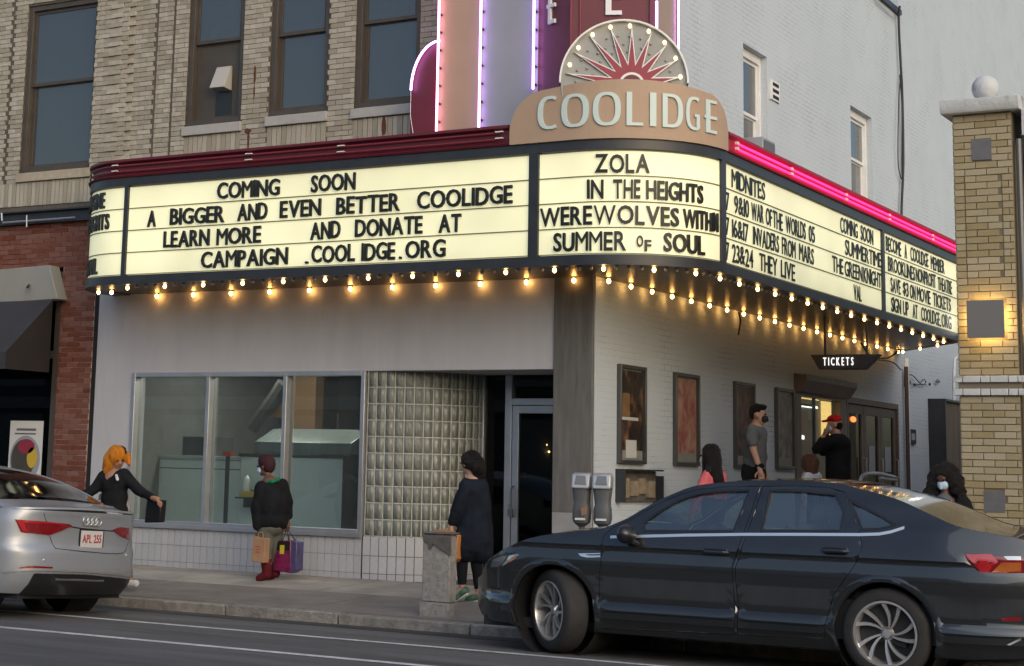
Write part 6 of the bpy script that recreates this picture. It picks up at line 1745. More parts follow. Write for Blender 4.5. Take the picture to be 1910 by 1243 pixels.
MB().box(-.03, .008, pc_[0]-pw_-.018, pc_[0]+pw_+.018, pz_-ph_-.014, pz_+ph_+.014, Matrix.Translation((-rb_(pc_[0], pz_)+.0, 0, 0))).build('plate_frame', 'car_black', car2)
plo = MB().box(.008, .012, pc_[0]-pw_, pc_[0]+pw_, pz_-ph_, pz_+ph_, Matrix.Translation((-rb_(pc_[0], pz_), 0, 0))).build('licence_plate', 'plate_white', car2)
gl = [(c_, glyph(c_, 'plate_red', .004, .012)) if c_ != ' ' else (None, None) for c_ in 'APL 255']
tot = sum((g_[1]+.1 if g_ else .35) for c_, g_ in gl)-.1; k = .26/tot; y = pc_[0]-.13
for c_, g_ in gl:
    if g_ is None: y += .35*k; continue
    link('letter', g_[0], plo, (-rb_(pc_[0], pz_)+.014, y, pz_-.035), (math.pi/2, 0, math.pi/2), (k, .075, 1)); y += (g_[1]+.1)*k
# four interlocking ring badge
rc = TA([(172, 972.5)])[0]
for k in range(4):
    y0_ = rc[0]-.096+k*.058
    MB().tube([(-rb_(y0_, rc[1])+.012, y0_+.040*math.cos(a), rc[1]+.038*math.sin(a)) for a in [2*math.pi*i/22 for i in range(22)]], .006, 6, closed=True).build('ring_badge', 'chrome', car2, smooth=True)
def rline(name, pts, r_, m_, o=.004):
    return MB().tube([RF(a, b, o) for a, b in pts], r_, 6).build(name, m_, car2, smooth=True)
seam = TA([(92, 999), (101, 1020), (110, 1024), (169, 1030), (228, 1032), (240, 1010)]); rline('boot_seam', crom([Vector(p) for p in seam], 4), .0035, 'car_black', .001)
rline('boot_seam', crom([Vector(p) for p in TA([(82, 957), (85, 970), (91, 978)])], 3), .003, 'car_black', .001)
ls = TA([(128, 982), (150, 986), (210, 991)]); rline('light_recess', ls, .006, 'car_black', .002)
# black lower diffuser with bright strip
df = TA([(62, 1070), (120, 1071), (169, 1073), (244, 1080), (243, 1094), (188, 1101), (140, 1100), (92, 1098), (48, 1088)])
df = [(max(-.84, min(.86, a)), b if i_ < 4 else .212) for i_, (a, b) in enumerate(df)]
vs, fs = patch(df, [], lambda a, b: RF(a, b, .012), .03, .03); finish('diffuser', vs, fs, 'car_black', car2, .012)
cs_ = TA([(2, 1067), (30, 1064), (58, 1062.5), (110, 1064), (169, 1066.5), (245, 1074.5)]); cs_ = [(max(-.9, min(.89, a)), b) for a, b in cs_]
cs_ = [tuple(p) for p in crom([Vector(p) for p in cs_], 6)]
vs = []
for a, b in cs_: vs += [RF(a, b-.010, .012), RF(a, b+.012, .014)]
finish('lower_strip', vs, [(2*i, 2*i+2, 2*i+3, 2*i+1) for i in range(len(cs_)-1)], 'chrome', car2, .004)
rf_ = TA([(34, 1058.5), (60, 1055.5), (97, 1058), (96, 1060.5), (60, 1060.5), (36, 1061.5)]); vs, fs = patch(rf_, [], lambda a, b: RF(a, b, .01), .02, .02); finish('rear_reflector', vs, fs, 'tail_red', car2, .006)
rline('grey_strip', TA([(100, 1081), (140, 1082), (190, 1084)]), .012, 'aluminium_dark', .016)
for (u, v) in ((82, 1045), (235, 1036)): a, b = TA([(u, v)])[0]; MB().sphere(RF(a, b, .002), (.006, .014, .014), 10, 6).build('parking_sensor', 'chrome', car2)
# sides and top
TP = [(0, .955), (-.10, .985), (-.42, 1.03), (-.62, 1.10), (-.95, 1.25), (-1.25, 1.345), (-1.6, 1.40), (-2.1, 1.425), (-2.6, 1.40), (-2.95, 1.33), (-3.5, 1.06), (-3.75, .97), (-4.3, .86), (-4.65, .72), (-4.73, .55), (-4.70, .30)]
TP = [(a, b if b < 1.0 else 1.0+(b-1.0)*.88) for a, b in TP]
TPc = [tuple(p) for p in crom([Vector(p) for p in TP], 3)]
def shift(p):      # side sheet meets the rounded rear panel
    return p
xr = -DR-.03
side_poly = [(xr, .93)]+[p for p in TPc if p[0] < -DR-.05]+[(-4.5, .2)]+[(-3.74+.37*math.cos(R(a)), .325+.37*math.sin(R(a))) for a in range(200, -21, -12)]+[(-1.34, .19)]+[(-.92+.37*math.cos(R(a)), .325+.37*math.sin(R(a))) for a in range(200, -21, -12)]+[(xr, .225)]
side_win = [(-.98, 1.0), (-1.30, 1.21), (-1.75, 1.285), (-2.15, 1.30), (-2.6, 1.27), (-3.2, 1.03), (-2.4, .97), (-1.6, .97)]
for sg in (-1, 1):
    f = lambda a, b: (a, sg*wA(a, b), b)
    vs, fs = patch(side_poly, [side_win], f, .1, .1); finish('body_side', vs, fs, 'paint_silver', car2, .012)
    vs, fs = patch(side_win, [], lambda a, b: (a, sg*(wA(a, b)-.008), b), .1, .1); finish('side_window', vs, fs, 'tint_glass', car2)
wfa = lambda x, z: wA(x, z)
def rs(name, a, b, m_, crown=.03, thick=.01, inset=0):
    return skin(name, [p for p in TPc if b <= p[0] <= a], m_, crown, par=car2, thick=thick, wf=wfa, yc=0, inset=inset)
def lid(name, pts, m_):
    vs = []; n = 40
    for x, z, q in pts:
        for j in range(n+1):
            t = -1+2*j/n; w_ = interp(ZP2, min(z, 1.0)); w_ = w_ if q else w_*.995; xx = x if q else -rb_(w_*t, .96)+x
            vs.append((xx, w_*t, z+.022*(1-t*t)))
    return finish(name, vs, [(i*(n+1)+j, i*(n+1)+j+1, (i+1)*(n+1)+j+1, (i+1)*(n+1)+j) for i in range(len(pts)-1) for j in range(n)], m_, car2, .01)
lid('boot_lid', [(0.004, .958, 0), (-.0, .972, 0), (-.035, .976, 0)], 'paint_silver')
vs = []; n = 40
for i in range(n+1):
    t = -1+2*i/n; y0 = interp(ZP2, .96)*.995*t; xa = -rb_(y0, .96)-.035; w2 = interp(ZP2, 1.02)
    for q in range(5):
        f_ = q/4; x_ = xa+(min(xa-.002, -.47)-xa)*f_; vs.append((x_, y0+(w2*t-y0)*f_, .976+.022*(1-t*t)+(1.035-.976)*f_**1.5))
finish('boot_lid', vs, [(i*5+j, (i+1)*5+j, (i+1)*5+j+1, i*5+j+1) for i in range(n) for j in range(4)], 'paint_silver', car2, .008)
rs('rear_window', -.44, -1.30, 'tint_glass', .045, 0, .035)
rs('roof', -1.22, -2.7, 'paint_silver', .045)
rs('windscreen', -2.62, -3.6, 'tint_glass', .045, 0); rs('bonnet', -3.5, -4.8, 'paint_silver', .03)
boxo('underbody', -4.4, -.2, -.7, .7, .17, .26, 'car_trim', car2); boxo('cabin_floor', -3.6, -1.0, -.84, .84, .26, .7, 'car_trim', car2)
boxo('rear_shelf', -1.1, -.45, -.75, .75, .72, .95, 'car_trim', car2)
for y in (-.36, .36):
    s_ = MB().prism([(-1.9, .7), (-1.72, 1.15), (-1.66, 1.15), (-1.78, .7)], -.25, .25, lambda a, b, d: (a, y+d, b)).build('seat', 'seat_cloth', car2, bevel=.02)
    MB().box(-1.72, -1.62, y-.12, y+.12, 1.13, 1.25).build('headrest', 'seat_cloth', s_, bevel=.03)
    MB().box(-1.22, -1.12, y-.12, y+.12, .96, 1.08).build('headrest', 'seat_cloth', s_, bevel=.03)
fin = MB(); fin.prism([(0, 0), (-.15, .0), (-.02, .065), (.01, .065)], -.014, .014, lambda a, b, d: (-1.32+a, d+.0, 1.345+b)); fin.build('roof_aerial', 'letter_white', car2, bevel=.004)
for xc in (-.92, -3.74):
    for sg in (-1, 1):
        Mw = Matrix.Translation((xc, sg*.79, .325)) @ (Matrix.Identity(4) if sg < 0 else Matrix.Rotation(R(180), 4, 'Z')); wheel(car2, Mw, style='plain', blades=10)
        MB().lathe([(.38, -.2), (.38, .2)], 30, Matrix.Translation((xc, sg*.66, .325)) @ Matrix.Rotation(R(90), 4, 'X')).build('wheel_well', 'car_trim', car2)
# ================================================================== people
mat('skin_light', (.42, .23, .16), .55); mat('skin_mid', (.30, .15, .09), .55); mat('skin_dark', (.12, .055, .033), .55)
mat('hair_orange', (.52, .18, .012), .6, var=.35, nscale=9, bump=.8, bscale=40, stretch=(6, 6, .8), spec=.25)
mat('hair_black', (.006, .005, .005), .5, var=.4, nscale=9, bump=.8, bscale=40, stretch=(6, 6, .8), spec=.25)
mat('hair_brown', (.10, .045, .025), .6, var=.4, nscale=9, bump=.8, bscale=40, stretch=(6, 6, .8), spec=.25)
for n_, c_ in (('cloth_black', (.012, .013, .015)), ('cloth_navy', (.012, .016, .024)), ('cloth_white', (.55, .55, .55)), ('cloth_grey', (.11, .115, .12)), ('cloth_pale_grey', (.3, .3, .31)), ('cloth_olive', (.10, .10, .085)),
               ('cloth_pink', (.55, .13, .15)), ('cloth_maroon', (.04, .018, .022)), ('cloth_cream', (.5, .47, .4)), ('cloth_green', (.02, .18, .09)), ('boot_red', (.09, .012, .016)), ('cap_red', (.5, .02, .015))):
    mat(n_, c_, .95, var=.25, nscale=5, bump=.35, bscale=14, spec=.12)
mat('mask_blue', (.42, .55, .68), .8); mat('mask_white', (.6, .58, .56), .8); mat('mask_black', (.012, .012, .013), .8)
mat('shoe_green', (.05, .11, .07), .7, var=.8, nscale=30); mat('shoe_sole', (.5, .55, .48), .6)
mat('paper_bag', (.33, .19, .105), .8, var=.1); mat('bag_black', (.012, .012, .014), .3); mat('bag_magenta', (.17, .015, .065), .35, var=.5, nscale=12); mat('bag_purple', (.065, .055, .14), .35, var=.4, nscale=12); mat('bag_orange', (.5, .19, .05), .6); mat('bag_print', (.35, .06, .05), .8); mat('bag_yellow', (.5, .4, .03), .5)
def cap(mb, p0, r0, p1, r1, n=14):
    p0, p1 = Vector(p0), Vector(p1); d = p1-p0; L_ = d.length
    if L_ < 1e-5: mb.sphere(p0, max(r0, r1)); return
    d.normalize(); pts = []; rs_ = []
    for a in (.999, .8, .5, .0):
        q = -a; pts.append(p0+d*(q*r0)); rs_.append(max(1e-4, r0*math.sqrt(max(0, 1-a*a))))
    for a in (0.0, .5, .8, .999): pts.append(p1+d*(a*r1)); rs_.append(max(1e-4, r1*math.sqrt(max(0, 1-a*a))))
    mb.tube(pts, rs_, n)
def oriented(d, up=Vector((0, 0, 1))):
    d = Vector(d).normalized(); s_ = up.cross(d).normalized(); u_ = d.cross(s_)
    return Matrix((s_, d, u_)).transposed().to_4x4()      # columns: side, forward, up
def blob(name, m_, parent, prims, voxel=.013, smooth=6, wr=0.0, wsc=7.0, extra=None, stretch=1.0):
    mb = MB()
    for p in prims:
        if p[0] == 'c': cap(mb, *p[1:])
        elif p[0] == 'e': mb.sphere(p[1], p[2], 18, 12, p[3] if len(p) > 3 else None)
        elif p[0] == 'b': mb.box(*p[1:7], p[7] if len(p) > 7 else None)
    o = mb.build('tmp_'+name, m_)
    rm = o.modifiers.new('r', 'REMESH'); rm.mode = 'VOXEL'; rm.voxel_size = voxel
    sm = o.modifiers.new('s', 'SMOOTH'); sm.iterations = smooth; sm.factor = .5
    bpy.context.view_layer.update(); dg = bpy.context.evaluated_depsgraph_get()
    me = bpy.data.meshes.new_from_object(o.evaluated_get(dg)); bpy.data.objects.remove(o)
    if wr:
        for v in me.vertices:
            q = Vector((v.co.x*wsc, v.co.y*wsc, v.co.z*wsc*stretch)); n_ = noise.noise(q)+.5*noise.noise(q*2.3)
            v.co += v.normal*n_*wr
    for p in me.polygons: p.use_smooth = True
    if extra is not None and extra.v:
        bm = bmesh.new(); bm.from_mesh(me); me2 = extra.mesh('x', m_, True); bm.from_mesh(me2); bm.to_mesh(me); bm.free()
        for p in me.polygons: p.use_smooth = True
    me.materials.clear(); me.materials.append(MATS[m_]); me.name = name
    return link(name, me, parent)
def fingers(mb, hand, d, side, s=1.0, curl=.5):
    """five bent fingers from a palm at `hand`, pointing along d, spread along side"""
    d = Vector(d).normalized(); side = Vector(side).normalized(); nrm = d.cross(side).normalized()
    for k, (l, o_) in enumerate(((.068, -.030), (.078, -.010), (.074, .011), (.058, .030))):
        b = hand+side*o_*s+d*.035*s; m1 = b+(d*math.cos(curl*.5)+nrm*math.sin(curl*.5))*l*.5*s; m2 = m1+(d*math.cos(curl*1.6)+nrm*math.sin(curl*1.6))*l*.5*s
        cap(mb, b-d*.02*s, .0095*s, m1, .0088*s, 8); cap(mb, m1, .0088*s, m2, .0072*s, 8)
    b = hand-side*.032*s-d*.02*s; m1 = b+(d*.6-side*.75+nrm*.3).normalized()*.04*s; m2 = m1+(d*.95-side*.2+nrm*.3).normalized()*.03*s
    cap(mb, b, .013*s, m1, .011*s, 8); cap(mb, m1, .011*s, m2, .008*s, 8)
def hand_prims(wrist, tip_dir, s=1.0):
    d = Vector(tip_dir).normalized(); c = wrist+d*.045*s
    return [('c', wrist, .026*s, c, .033*s), ('c', c, .034*s, c+d*.03*s, .032*s)], c+d*.015*s
def head_prims(c, fwd, s=1.0):
    """skull, jaw, nose, ears, lips on one axis; c = centre of the head"""
    M_ = oriented(fwd); f = M_ @ Vector((0, 1, 0)); u = M_ @ Vector((0, 0, 1)); sd = M_ @ Vector((1, 0, 0))
    P = [('e', c+u*.03*s-f*.012*s, (.076*s, .096*s, .088*s), M_), ('e', c-u*.04*s+f*.022*s, (.060*s, .070*s, .075*s), M_), ('e', c-u*.095*s+f*.052*s, (.028*s, .026*s, .022*s)),
         ('c', c+u*.012*s+f*.082*s, .009*s, c-u*.03*s+f*.103*s, .0145*s), ('c', c-u*.056*s+f*.088*s-sd*.015*s, .008*s, c-u*.056*s+f*.088*s+sd*.015*s, .008*s)]
    for q in (-1, 1):
        P.append(('e', c+sd*.078*s*q-f*.005*s-u*.01*s, (.012*s, .022*s, .032*s), M_)); P.append(('e', c+sd*.03*s*q+f*.072*s+u*.026*s, (.022*s, .016*s, .011*s), M_))
    return P, f, u, sd
def eyes(parent, c, f, u, sd, s=1.0):
    for q in (-1, 1):
        e = MB(); e.sphere(c+sd*.031*s*q+f*.081*s+u*.008*s, (.013*s, .013*s, .009*s), 10, 6); e.build('eye', 'cloth_black', parent, smooth=True)
def face_mask(parent, c, f, u, sd, m_, s=1.0):
    blob('face_mask', m_, parent, [('e', c-u*.045*s+f*.062*s, (.064*s, .048*s, .052*s), oriented(f)), ('c', c-u*.02*s+f*.1*s, .014*s, c-u*.06*s+f*.105*s, .02*s)], .009, 3)
def person(label, group=None): return empty('person', (0, 0, 0), 0, label, 'person', group)

# ---- woman with orange hair by the silver car
Y0 = 14.9; J = lambda u, v, dy=0.0: PY(u, v, Y0+dy)
P = person('person with bright orange hair and black jacket stepping past the silver saloon')
hc = J(220, 856); fw = Vector((.75, -.45, -.25)); hp, f, u, sd = head_prims(hc, fw, .97)
fg = MB(); hR, hL = J(284, 929, -.05), J(158, 927, -.2)
hpR, pc = hand_prims(hR, J(300, 934, -.05)-J(284, 929, -.05)); fingers(fg, pc, Vector((.9, -.1, -.35)), Vector((0, -1, .2)), 1.0, .7)
hpL, pc2 = hand_prims(hL, Vector((-.2, -.1, -1))); fingers(fg, pc2, Vector((-.2, 0, -1)), Vector((0, 1, 0)), 1.0, .5)
hip = J(213, 962); legs = [('c', J(206, 965, .0), .085, J(212, 1025, .05), .058), ('c', J(212, 1025, .05), .056, J(210, 1078, .12), .042), ('c', J(222, 965), .085, J(232, 1025, -.0), .058), ('c', J(232, 1025), .056, J(238, 1080, -.05), .042)]
feet = [('c', J(210, 1082, .12), .04, J(222, 1086, .12), .035), ('c', J(238, 1082, -.05), .04, J(252, 1086, -.05), .032)]
blob('body', 'skin_mid', P, hp+hpR+hpL+legs+feet+[('c', J(216, 870), .05, J(213, 890), .055), ('c', J(213, 895), .12, J(213, 950), .11), ('c', J(196, 889, -.02), .045, J(176, 912, -.1), .038), ('c', J(176, 912, -.1), .037, hL, .027), ('c', J(232, 888, .02), .045, J(255, 912, .0), .038), ('c', J(255, 912), .037, hR, .027)], .011, 4, extra=fg)
eyes(P, hc, f, u, sd)
blob('jacket', 'cloth_black', P, [('e', J(213, 903), (.185, .13, .16)), ('e', J(214, 930), (.165, .12, .2)), ('e', J(216, 950), (.16, .12, .08)), ('c', J(197, 887, -.02), .075, J(176, 912, -.1), .062), ('c', J(176, 912, -.1), .062, J(160, 922, -.18), .05),
     ('c', J(230, 886, .02), .075, J(255, 912, .0), .06), ('c', J(255, 912), .06, J(281, 927, -.04), .043)], .014, 5, .012)
blob('undershirt', 'cloth_white', P, [('c', J(217, 887, -.10), .016, J(219, 895, -.135), .018)], .008, 2)
blob('waist_wrap', 'cloth_pale_grey', P, [('e', J(212, 962), (.19, .14, .09)), ('c', J(190, 925, .03), .03, J(188, 955, .03), .06), ('c', J(234, 925, .05), .03, J(236, 950, .05), .05)], .014, 4, .012)
blob('trousers', 'cloth_grey', P, [('c', J(206, 970), .10, J(212, 1030, .05), .075), ('c', J(212, 1030, .05), .074, J(210, 1074, .12), .06), ('c', J(222, 970), .10, J(232, 1030), .075), ('c', J(232, 1030), .074, J(238, 1076, -.05), .06)], .014, 5, .008)
for a, b in ((J(210, 1085, .12), J(224, 1088, .12)), (J(238, 1085, -.05), J(254, 1088, -.05))):
    blob('shoe', 'cloth_white', P, [('c', a, .048, b, .036), ('c', a-Vector((0, 0, .02)), .04, b-Vector((0, 0, .015)), .032)], .009, 3)
blob('hair', 'hair_orange', P, [('e', hc+Vector((-.02, .0, .035)), (.115, .115, .115)), ('e', hc+Vector((-.075, -.02, -.02)), (.075, .10, .12)), ('c', hc+Vector((-.10, -.03, -.02)), .06, hc+Vector((-.165, -.03, -.10)), .025), ('c', hc+Vector((-.08, -.07, 0)), .05, hc+Vector((-.11, -.08, -.15)), .02), ('c', hc+Vector((.07, .06, .04)), .045, hc+Vector((.115, .05, -.05)), .025)], .010, 2, .009, 26, None, .3)
blob('hair_parting', 'hair_black', P, [('c', hc+Vector((.02, .02, .138)), .010, hc+Vector((.07, .02, .112)), .016), ('c', hc+Vector((.07, .02, .112)), .016, hc+Vector((.09, .02, .06)), .014)], .009, 2)
bg_ = empty('handbag', (0, 0, 0), 0, 'glossy black handbag held out beside the shop window by the orange haired person', 'handbag')
q = J(290, 953, .03); MB().prism([(-.11, -.13), (.10, -.12), (.115, .12), (-.09, .11)], -.05, .05, lambda a, b, d: (q.x+a, q.y+d, q.z+b)).build('bag_body', 'bag_black', bg_, bevel=.015)
MB().tube(crom([(q.x-.06, q.y-.052, q.z+.1), (q.x-.03, q.y-.06, q.z+.16), (q.x+.04, q.y-.06, q.z+.16), (q.x+.07, q.y-.052, q.z+.11)], 5), .008, 6).build('strap', 'bag_black', bg_, smooth=True)

# ---- person with shopping bags
Y0 = 16.63
P = person('person in black cape jacket and dark red boots carrying two shopping bags')
hc = J(495, 870); hp, f, u, sd = head_prims(hc, Vector((-.95, -.2, -.12)), .93)
fg = MB(); hL, hR = J(484, 992, -.12), J(537, 972, .12)
a_, pc = hand_prims(hL, Vector((0, 0, -1)), .9); fingers(fg, pc, Vector((0, 0, -1)), Vector((1, 0, 0)), .9, 1.1)
b_, pc = hand_prims(hR, Vector((0, 0, -1)), .9); fingers(fg, pc, Vector((0, 0, -1)), Vector((1, 0, 0)), .9, 1.1)
legs = [('c', J(497, 985, -.05), .085, J(496, 1025, -.08), .06), ('c', J(496, 1025, -.08), .058, J(498, 1068, -.08), .042), ('c', J(512, 985, .05), .085, J(512, 1025, .08), .06), ('c', J(512, 1025, .08), .058, J(513, 1066, .1), .042), ('c', J(498, 1074, -.08), .038, J(485, 1079, -.1), .032), ('c', J(513, 1072, .1), .038, J(502, 1078, .08), .032)]
blob('body', 'skin_dark', P, hp+a_+b_+legs+[('c', J(499, 882), .048, J(504, 895), .055), ('c', J(505, 905), .12, J(507, 975), .12), ('c', J(488, 905, -.1), .045, J(480, 950, -.13), .038), ('c', J(480, 950, -.13), .037, hL, .026), ('c', J(524, 902, .1), .045, J(533, 940, .13), .038), ('c', J(533, 940, .13), .037, hR, .026)], .011, 4, extra=fg)
eyes(P, hc, f, u, sd); face_mask(P, hc, f, u, sd, 'mask_blue', .9)
blob('cape_jacket', 'cloth_black', P, [('e', J(506, 915), (.16, .16, .13)), ('e', J(508, 945), (.20, .19, .22)), ('e', J(508, 968), (.19, .18, .16)), ('c', J(489, 908, -.1), .08, J(481, 950, -.13), .085), ('c', J(481, 950, -.13), .08, J(481, 980, -.13), .06), ('c', J(524, 905, .1), .08, J(533, 940, .13), .085), ('c', J(533, 940, .13), .08, J(536, 962, .13), .06)], .015, 5, .014, 6)
blob('collar', 'cloth_green', P, [('c', J(493, 897, -.07), .022, J(508, 899, -.1), .022), ('c', J(508, 899, -.1), .022, J(520, 894, -.05), .022)], .009, 2)
blob('trousers', 'cloth_olive', P, [('e', J(506, 985), (.15, .15, .11)), ('c', J(497, 990, -.05), .105, J(496, 1030, -.08), .075), ('c', J(496, 1030, -.08), .072, J(498, 1052, -.08), .055), ('c', J(512, 990, .05), .105, J(512, 1030, .08), .075), ('c', J(512, 1030, .08), .07, J(513, 1052, .1), .055)], .013, 5, .008)
for a, b, c_ in ((J(497, 1045, -.08), J(498, 1072, -.08), J(483, 1079, -.1)), (J(513, 1045, .1), J(514, 1070, .1), J(501, 1077, .08))):
    blob('boot', 'boot_red', P, [('c', a, .065, b, .055), ('c', b, .055, c_, .042)], .011, 4)
blob('knit_cap', 'cloth_maroon', P, [('e', hc+Vector((.015, 0, .05)), (.105, .095, .09)), ('e', hc+Vector((.05, 0, .01)), (.075, .085, .09))], .010, 4, .006, 14)
pb_ = empty('paper_bag', (0, 0, 0), 0, 'small brown paper shopping bag with red print held by the black caped person', 'bag')
q = J(486, 1026, -.16)
pbb = MB().prism([(-.09, -.13), (.085, -.14), (.095, .13), (-.075, .15)], -.05, .05, lambda a, b, d: (q.x+a, q.y+d, q.z+b)).build('bag_body', 'paper_bag', pb_, bevel=.006)
for k, (w_, dz) in enumerate(((.07, .03), (.05, .0), (.06, -.03))): boxo('print', q.x-w_/2, q.x+w_/2, q.y-.052, q.y-.0501, q.z+dz, q.z+dz+.012, 'bag_print', pb_)
MB().tube(crom([(q.x-.04, q.y, q.z+.14), (q.x-.03, q.y, q.z+.19), (q.x+.02, q.y, q.z+.19), (q.x+.03, q.y, q.z+.13)], 5), .005, 5).build('handle', 'paper_bag', pb_)
tb = empty('tote_bag', (0, 0, 0), 0, 'large glossy black magenta and violet shopping bag held at the right side', 'bag')
q = J(540, 1037, .12)
MB().prism([(-.16, -.17), (.09, -.19), (.07, .18), (-.155, .16)], -.09, .05, lambda a, b, d: (q.x+a, q.y+d, q.z+b)).build('bag_front', 'bag_magenta', tb, bevel=.012)
MB().prism([(.072, -.189), (.155, -.15), (.155, .16), (.072, .178)], -.088, .06, lambda a, b, d: (q.x+a, q.y+d, q.z+b)).build('bag_side', 'bag_purple', tb, bevel=.01)
boxo('dark_band', q.x-.15, q.x+.065, q.y-.094, q.y-.0905, q.z+.06, q.z+.165, 'bag_black', tb); boxo('yellow_print', q.x-.07, q.x-.01, q.y-.098, q.y-.0945, q.z+.02, q.z+.12, 'bag_yellow', tb)
for dx in (-.07, .03):
    MB().tube([(q.x+dx, q.y-.05, q.z+.16), (hR.x-.01, hR.y, hR.z-.09), (q.x+dx+.05, q.y+.0, q.z+.17)], .007, 5).build('strap', 'bag_black', tb)

# ---- woman in long navy coat
Y0 = 15.95
P = person('person in long navy coat and green trainers striding left past the entry door')
hc = J(875, 865); hp, f, u, sd = head_prims(hc, Vector((-.93, .25, -.05)), .93)
fg = MB(); hL, hR = J(843, 979, -.12), J(868, 985, .18)
a_, pc = hand_prims(hL, Vector((-.1, 0, -1)), .9); fingers(fg, pc, Vector((0, 0, -1)), Vector((1, 0, 0)), .9, 1.1)
legs = [('c', J(872, 995, -.05), .09, J(862, 1045, -.05), .06), ('c', J(862, 1045, -.05), .058, J(862, 1092, -.02), .042), ('c', J(887, 995, .05), .09, J(888, 1045, .05), .06), ('c', J(888, 1045, .05), .058, J(893, 1100, .1), .042), ('c', J(864, 1100, -.02), .036, J(852, 1112, -.04), .03), ('c', J(893, 1110, .1), .036, J(878, 1117, .08), .03)]
blob('body', 'skin_light', P, hp+a_+legs+[('c', J(878, 880), .047, J(882, 893), .052), ('c', J(884, 905), .12, J(882, 985), .12), ('c', J(872, 905, -.12), .045, J(853, 948, -.14), .038), ('c', J(853, 948, -.14), .037, hL, .026)], .011, 4, extra=fg)
eyes(P, hc, f, u, sd)
blob('coat', 'cloth_navy', P, [('e', J(884, 912), (.155, .17, .14)), ('c', J(884, 915), .15, J(886, 960), .16), ('c', J(886, 960), .16, J(884, 1010), .19), ('c', J(875, 1000, -.04), .15, J(871, 1022, -.04), .15), ('c', J(893, 1000, .04), .15, J(896, 1024, .04), .15), ('c', J(871, 906, -.12), .072, J(854, 948, -.14), .066), ('c', J(854, 948, -.14), .066, J(844, 973, -.12), .05), ('c', J(900, 920, .1), .08, J(905, 990, .1), .09)], .015, 4, .014, 5.5)
blob('leggings', 'cloth_black', P, [('c', J(872, 1000, -.05), .095, J(862, 1045, -.05), .066), ('c', J(862, 1045, -.05), .064, J(862, 1088, -.02), .048), ('c', J(887, 1000, .05), .095, J(888, 1045, .05), .066), ('c', J(888, 1045, .05), .064, J(893, 1096, .1), .048)], .012, 4, .004)
for a, b in ((J(868, 1102, -.02), J(850, 1116, -.04)), (J(893, 1113, .1), J(873, 1119, .08))):
    sh = blob('shoe', 'shoe_green', P, [('c', a, .045, b, .035)], .009, 3)
    blob('sole', 'shoe_sole', sh, [('c', a-Vector((-.01, 0, .028)), .03, b-Vector((.01, 0, .02)), .026)], .008, 2)
blob('hair', 'hair_black', P, [('e', hc+Vector((.025, 0, .035)), (.11, .105, .105)), ('e', hc+Vector((.075, .0, .0)), (.085, .1, .1)), ('e', hc+Vector((.13, -.02, -.04)), (.075, .08, .09)), ('e', hc+Vector((.12, 0, -.13)), (.06, .07, .08))], .010, 3, .016, 16)
hb = empty('carrier_bag', (0, 0, 0), 0, 'orange tan carrier bag hanging between the concrete post and the navy coat', 'bag')
q = J(856, 1020, -.16); MB().prism([(-.06, .12), (.045, .12), (.02, -.12), (-.03, -.16)], -.10, .06, lambda a, b, d: (q.x+a, q.y+d, q.z+b)).build('bag_body', 'bag_orange', hb, bevel=.008)
for dx in (-.05, .03): MB().tube([(q.x+dx, q.y, q.z+.11), (hL.x+dx*.3, hL.y, hL.z-.07)], .010, 5).build('strap', 'bag_orange', hb)

# ---- woman in pink sweater
def G_(X, Y): return pz(Y)
Y0 = 18.6
P = person('person in pink sweater with long black hair and patterned mask above the dark car')
hc = J(1322, 851); hp, f, u, sd = head_prims(hc, Vector((-.97, -.1, -.05)), .92)
gz_ = pz(Y0); hipz = gz_+.86; X_ = J(1330, 900).x
B = lambda dx, z, dy=0: Vector((X_+dx, Y0+dy, gz_+z))
fg = MB(); hn = B(-.16, .78, -.2); a_, pc = hand_prims(hn, Vector((-.1, -.1, -1)), .9); fingers(fg, pc, Vector((0, 0, -1)), Vector((1, 0, 0)), .9)
hn2 = B(.0, .78, .2); b_, pc = hand_prims(hn2, Vector((-.1, -.1, -1)), .9); fingers(fg, pc, Vector((0, 0, -1)), Vector((1, 0, 0)), .9)
def std_legs(B, r=.075, w_=.09): return [('c', B(0, .85, -w_), .09, B(0, .47, -w_), .058), ('c', B(0, .47, -w_), .056, B(.02, .09, -w_), .04), ('c', B(0, .85, w_), .09, B(0, .47, w_), .058), ('c', B(0, .47, w_), .056, B(.02, .09, w_), .04)]
def std_feet(B, fx, w_=.09): return [('c', B(.02, .05, -w_), .04, B(.02+fx, .04, -w_), .03), ('c', B(.02, .05, w_), .04, B(.02+fx, .04, w_), .03)]
blob('body', 'skin_light', P, hp+a_+b_+std_legs(B)+std_feet(B, -.14)+[('c', hc-Vector((-.01, 0, .08)), .047, B(0, 1.3), .055), ('c', B(0, 1.25), .11, B(0, .9), .12)], .012, 4, extra=fg)
eyes(P, hc, f, u, sd); face_mask(P, hc, f, u, sd, 'mask_white', .9)
blob('sweater', 'cloth_pink', P, [('e', B(.0, 1.15), (.14, .18, .12)), ('e', B(0, 1.05), (.14, .17, .24)), ('c', B(-.01, 1.19, -.15), .055, B(-.06, 1.0, -.21), .06), ('c', B(-.06, 1.02, -.21), .06, hn, .045), ('c', B(-.0, 1.22, .15), .06, B(.05, 1.02, .21), .058), ('c', B(.05, 1.02, .21), .06, hn2, .045)], .014, 4, .012)
blob('trousers', 'cloth_black', P, [('e', B(0, .88), (.13, .16, .1))]+[(a, b, c_+.012, d, e+.012) for a, b, c_, d, e in std_legs(B)], .013, 4, .005)
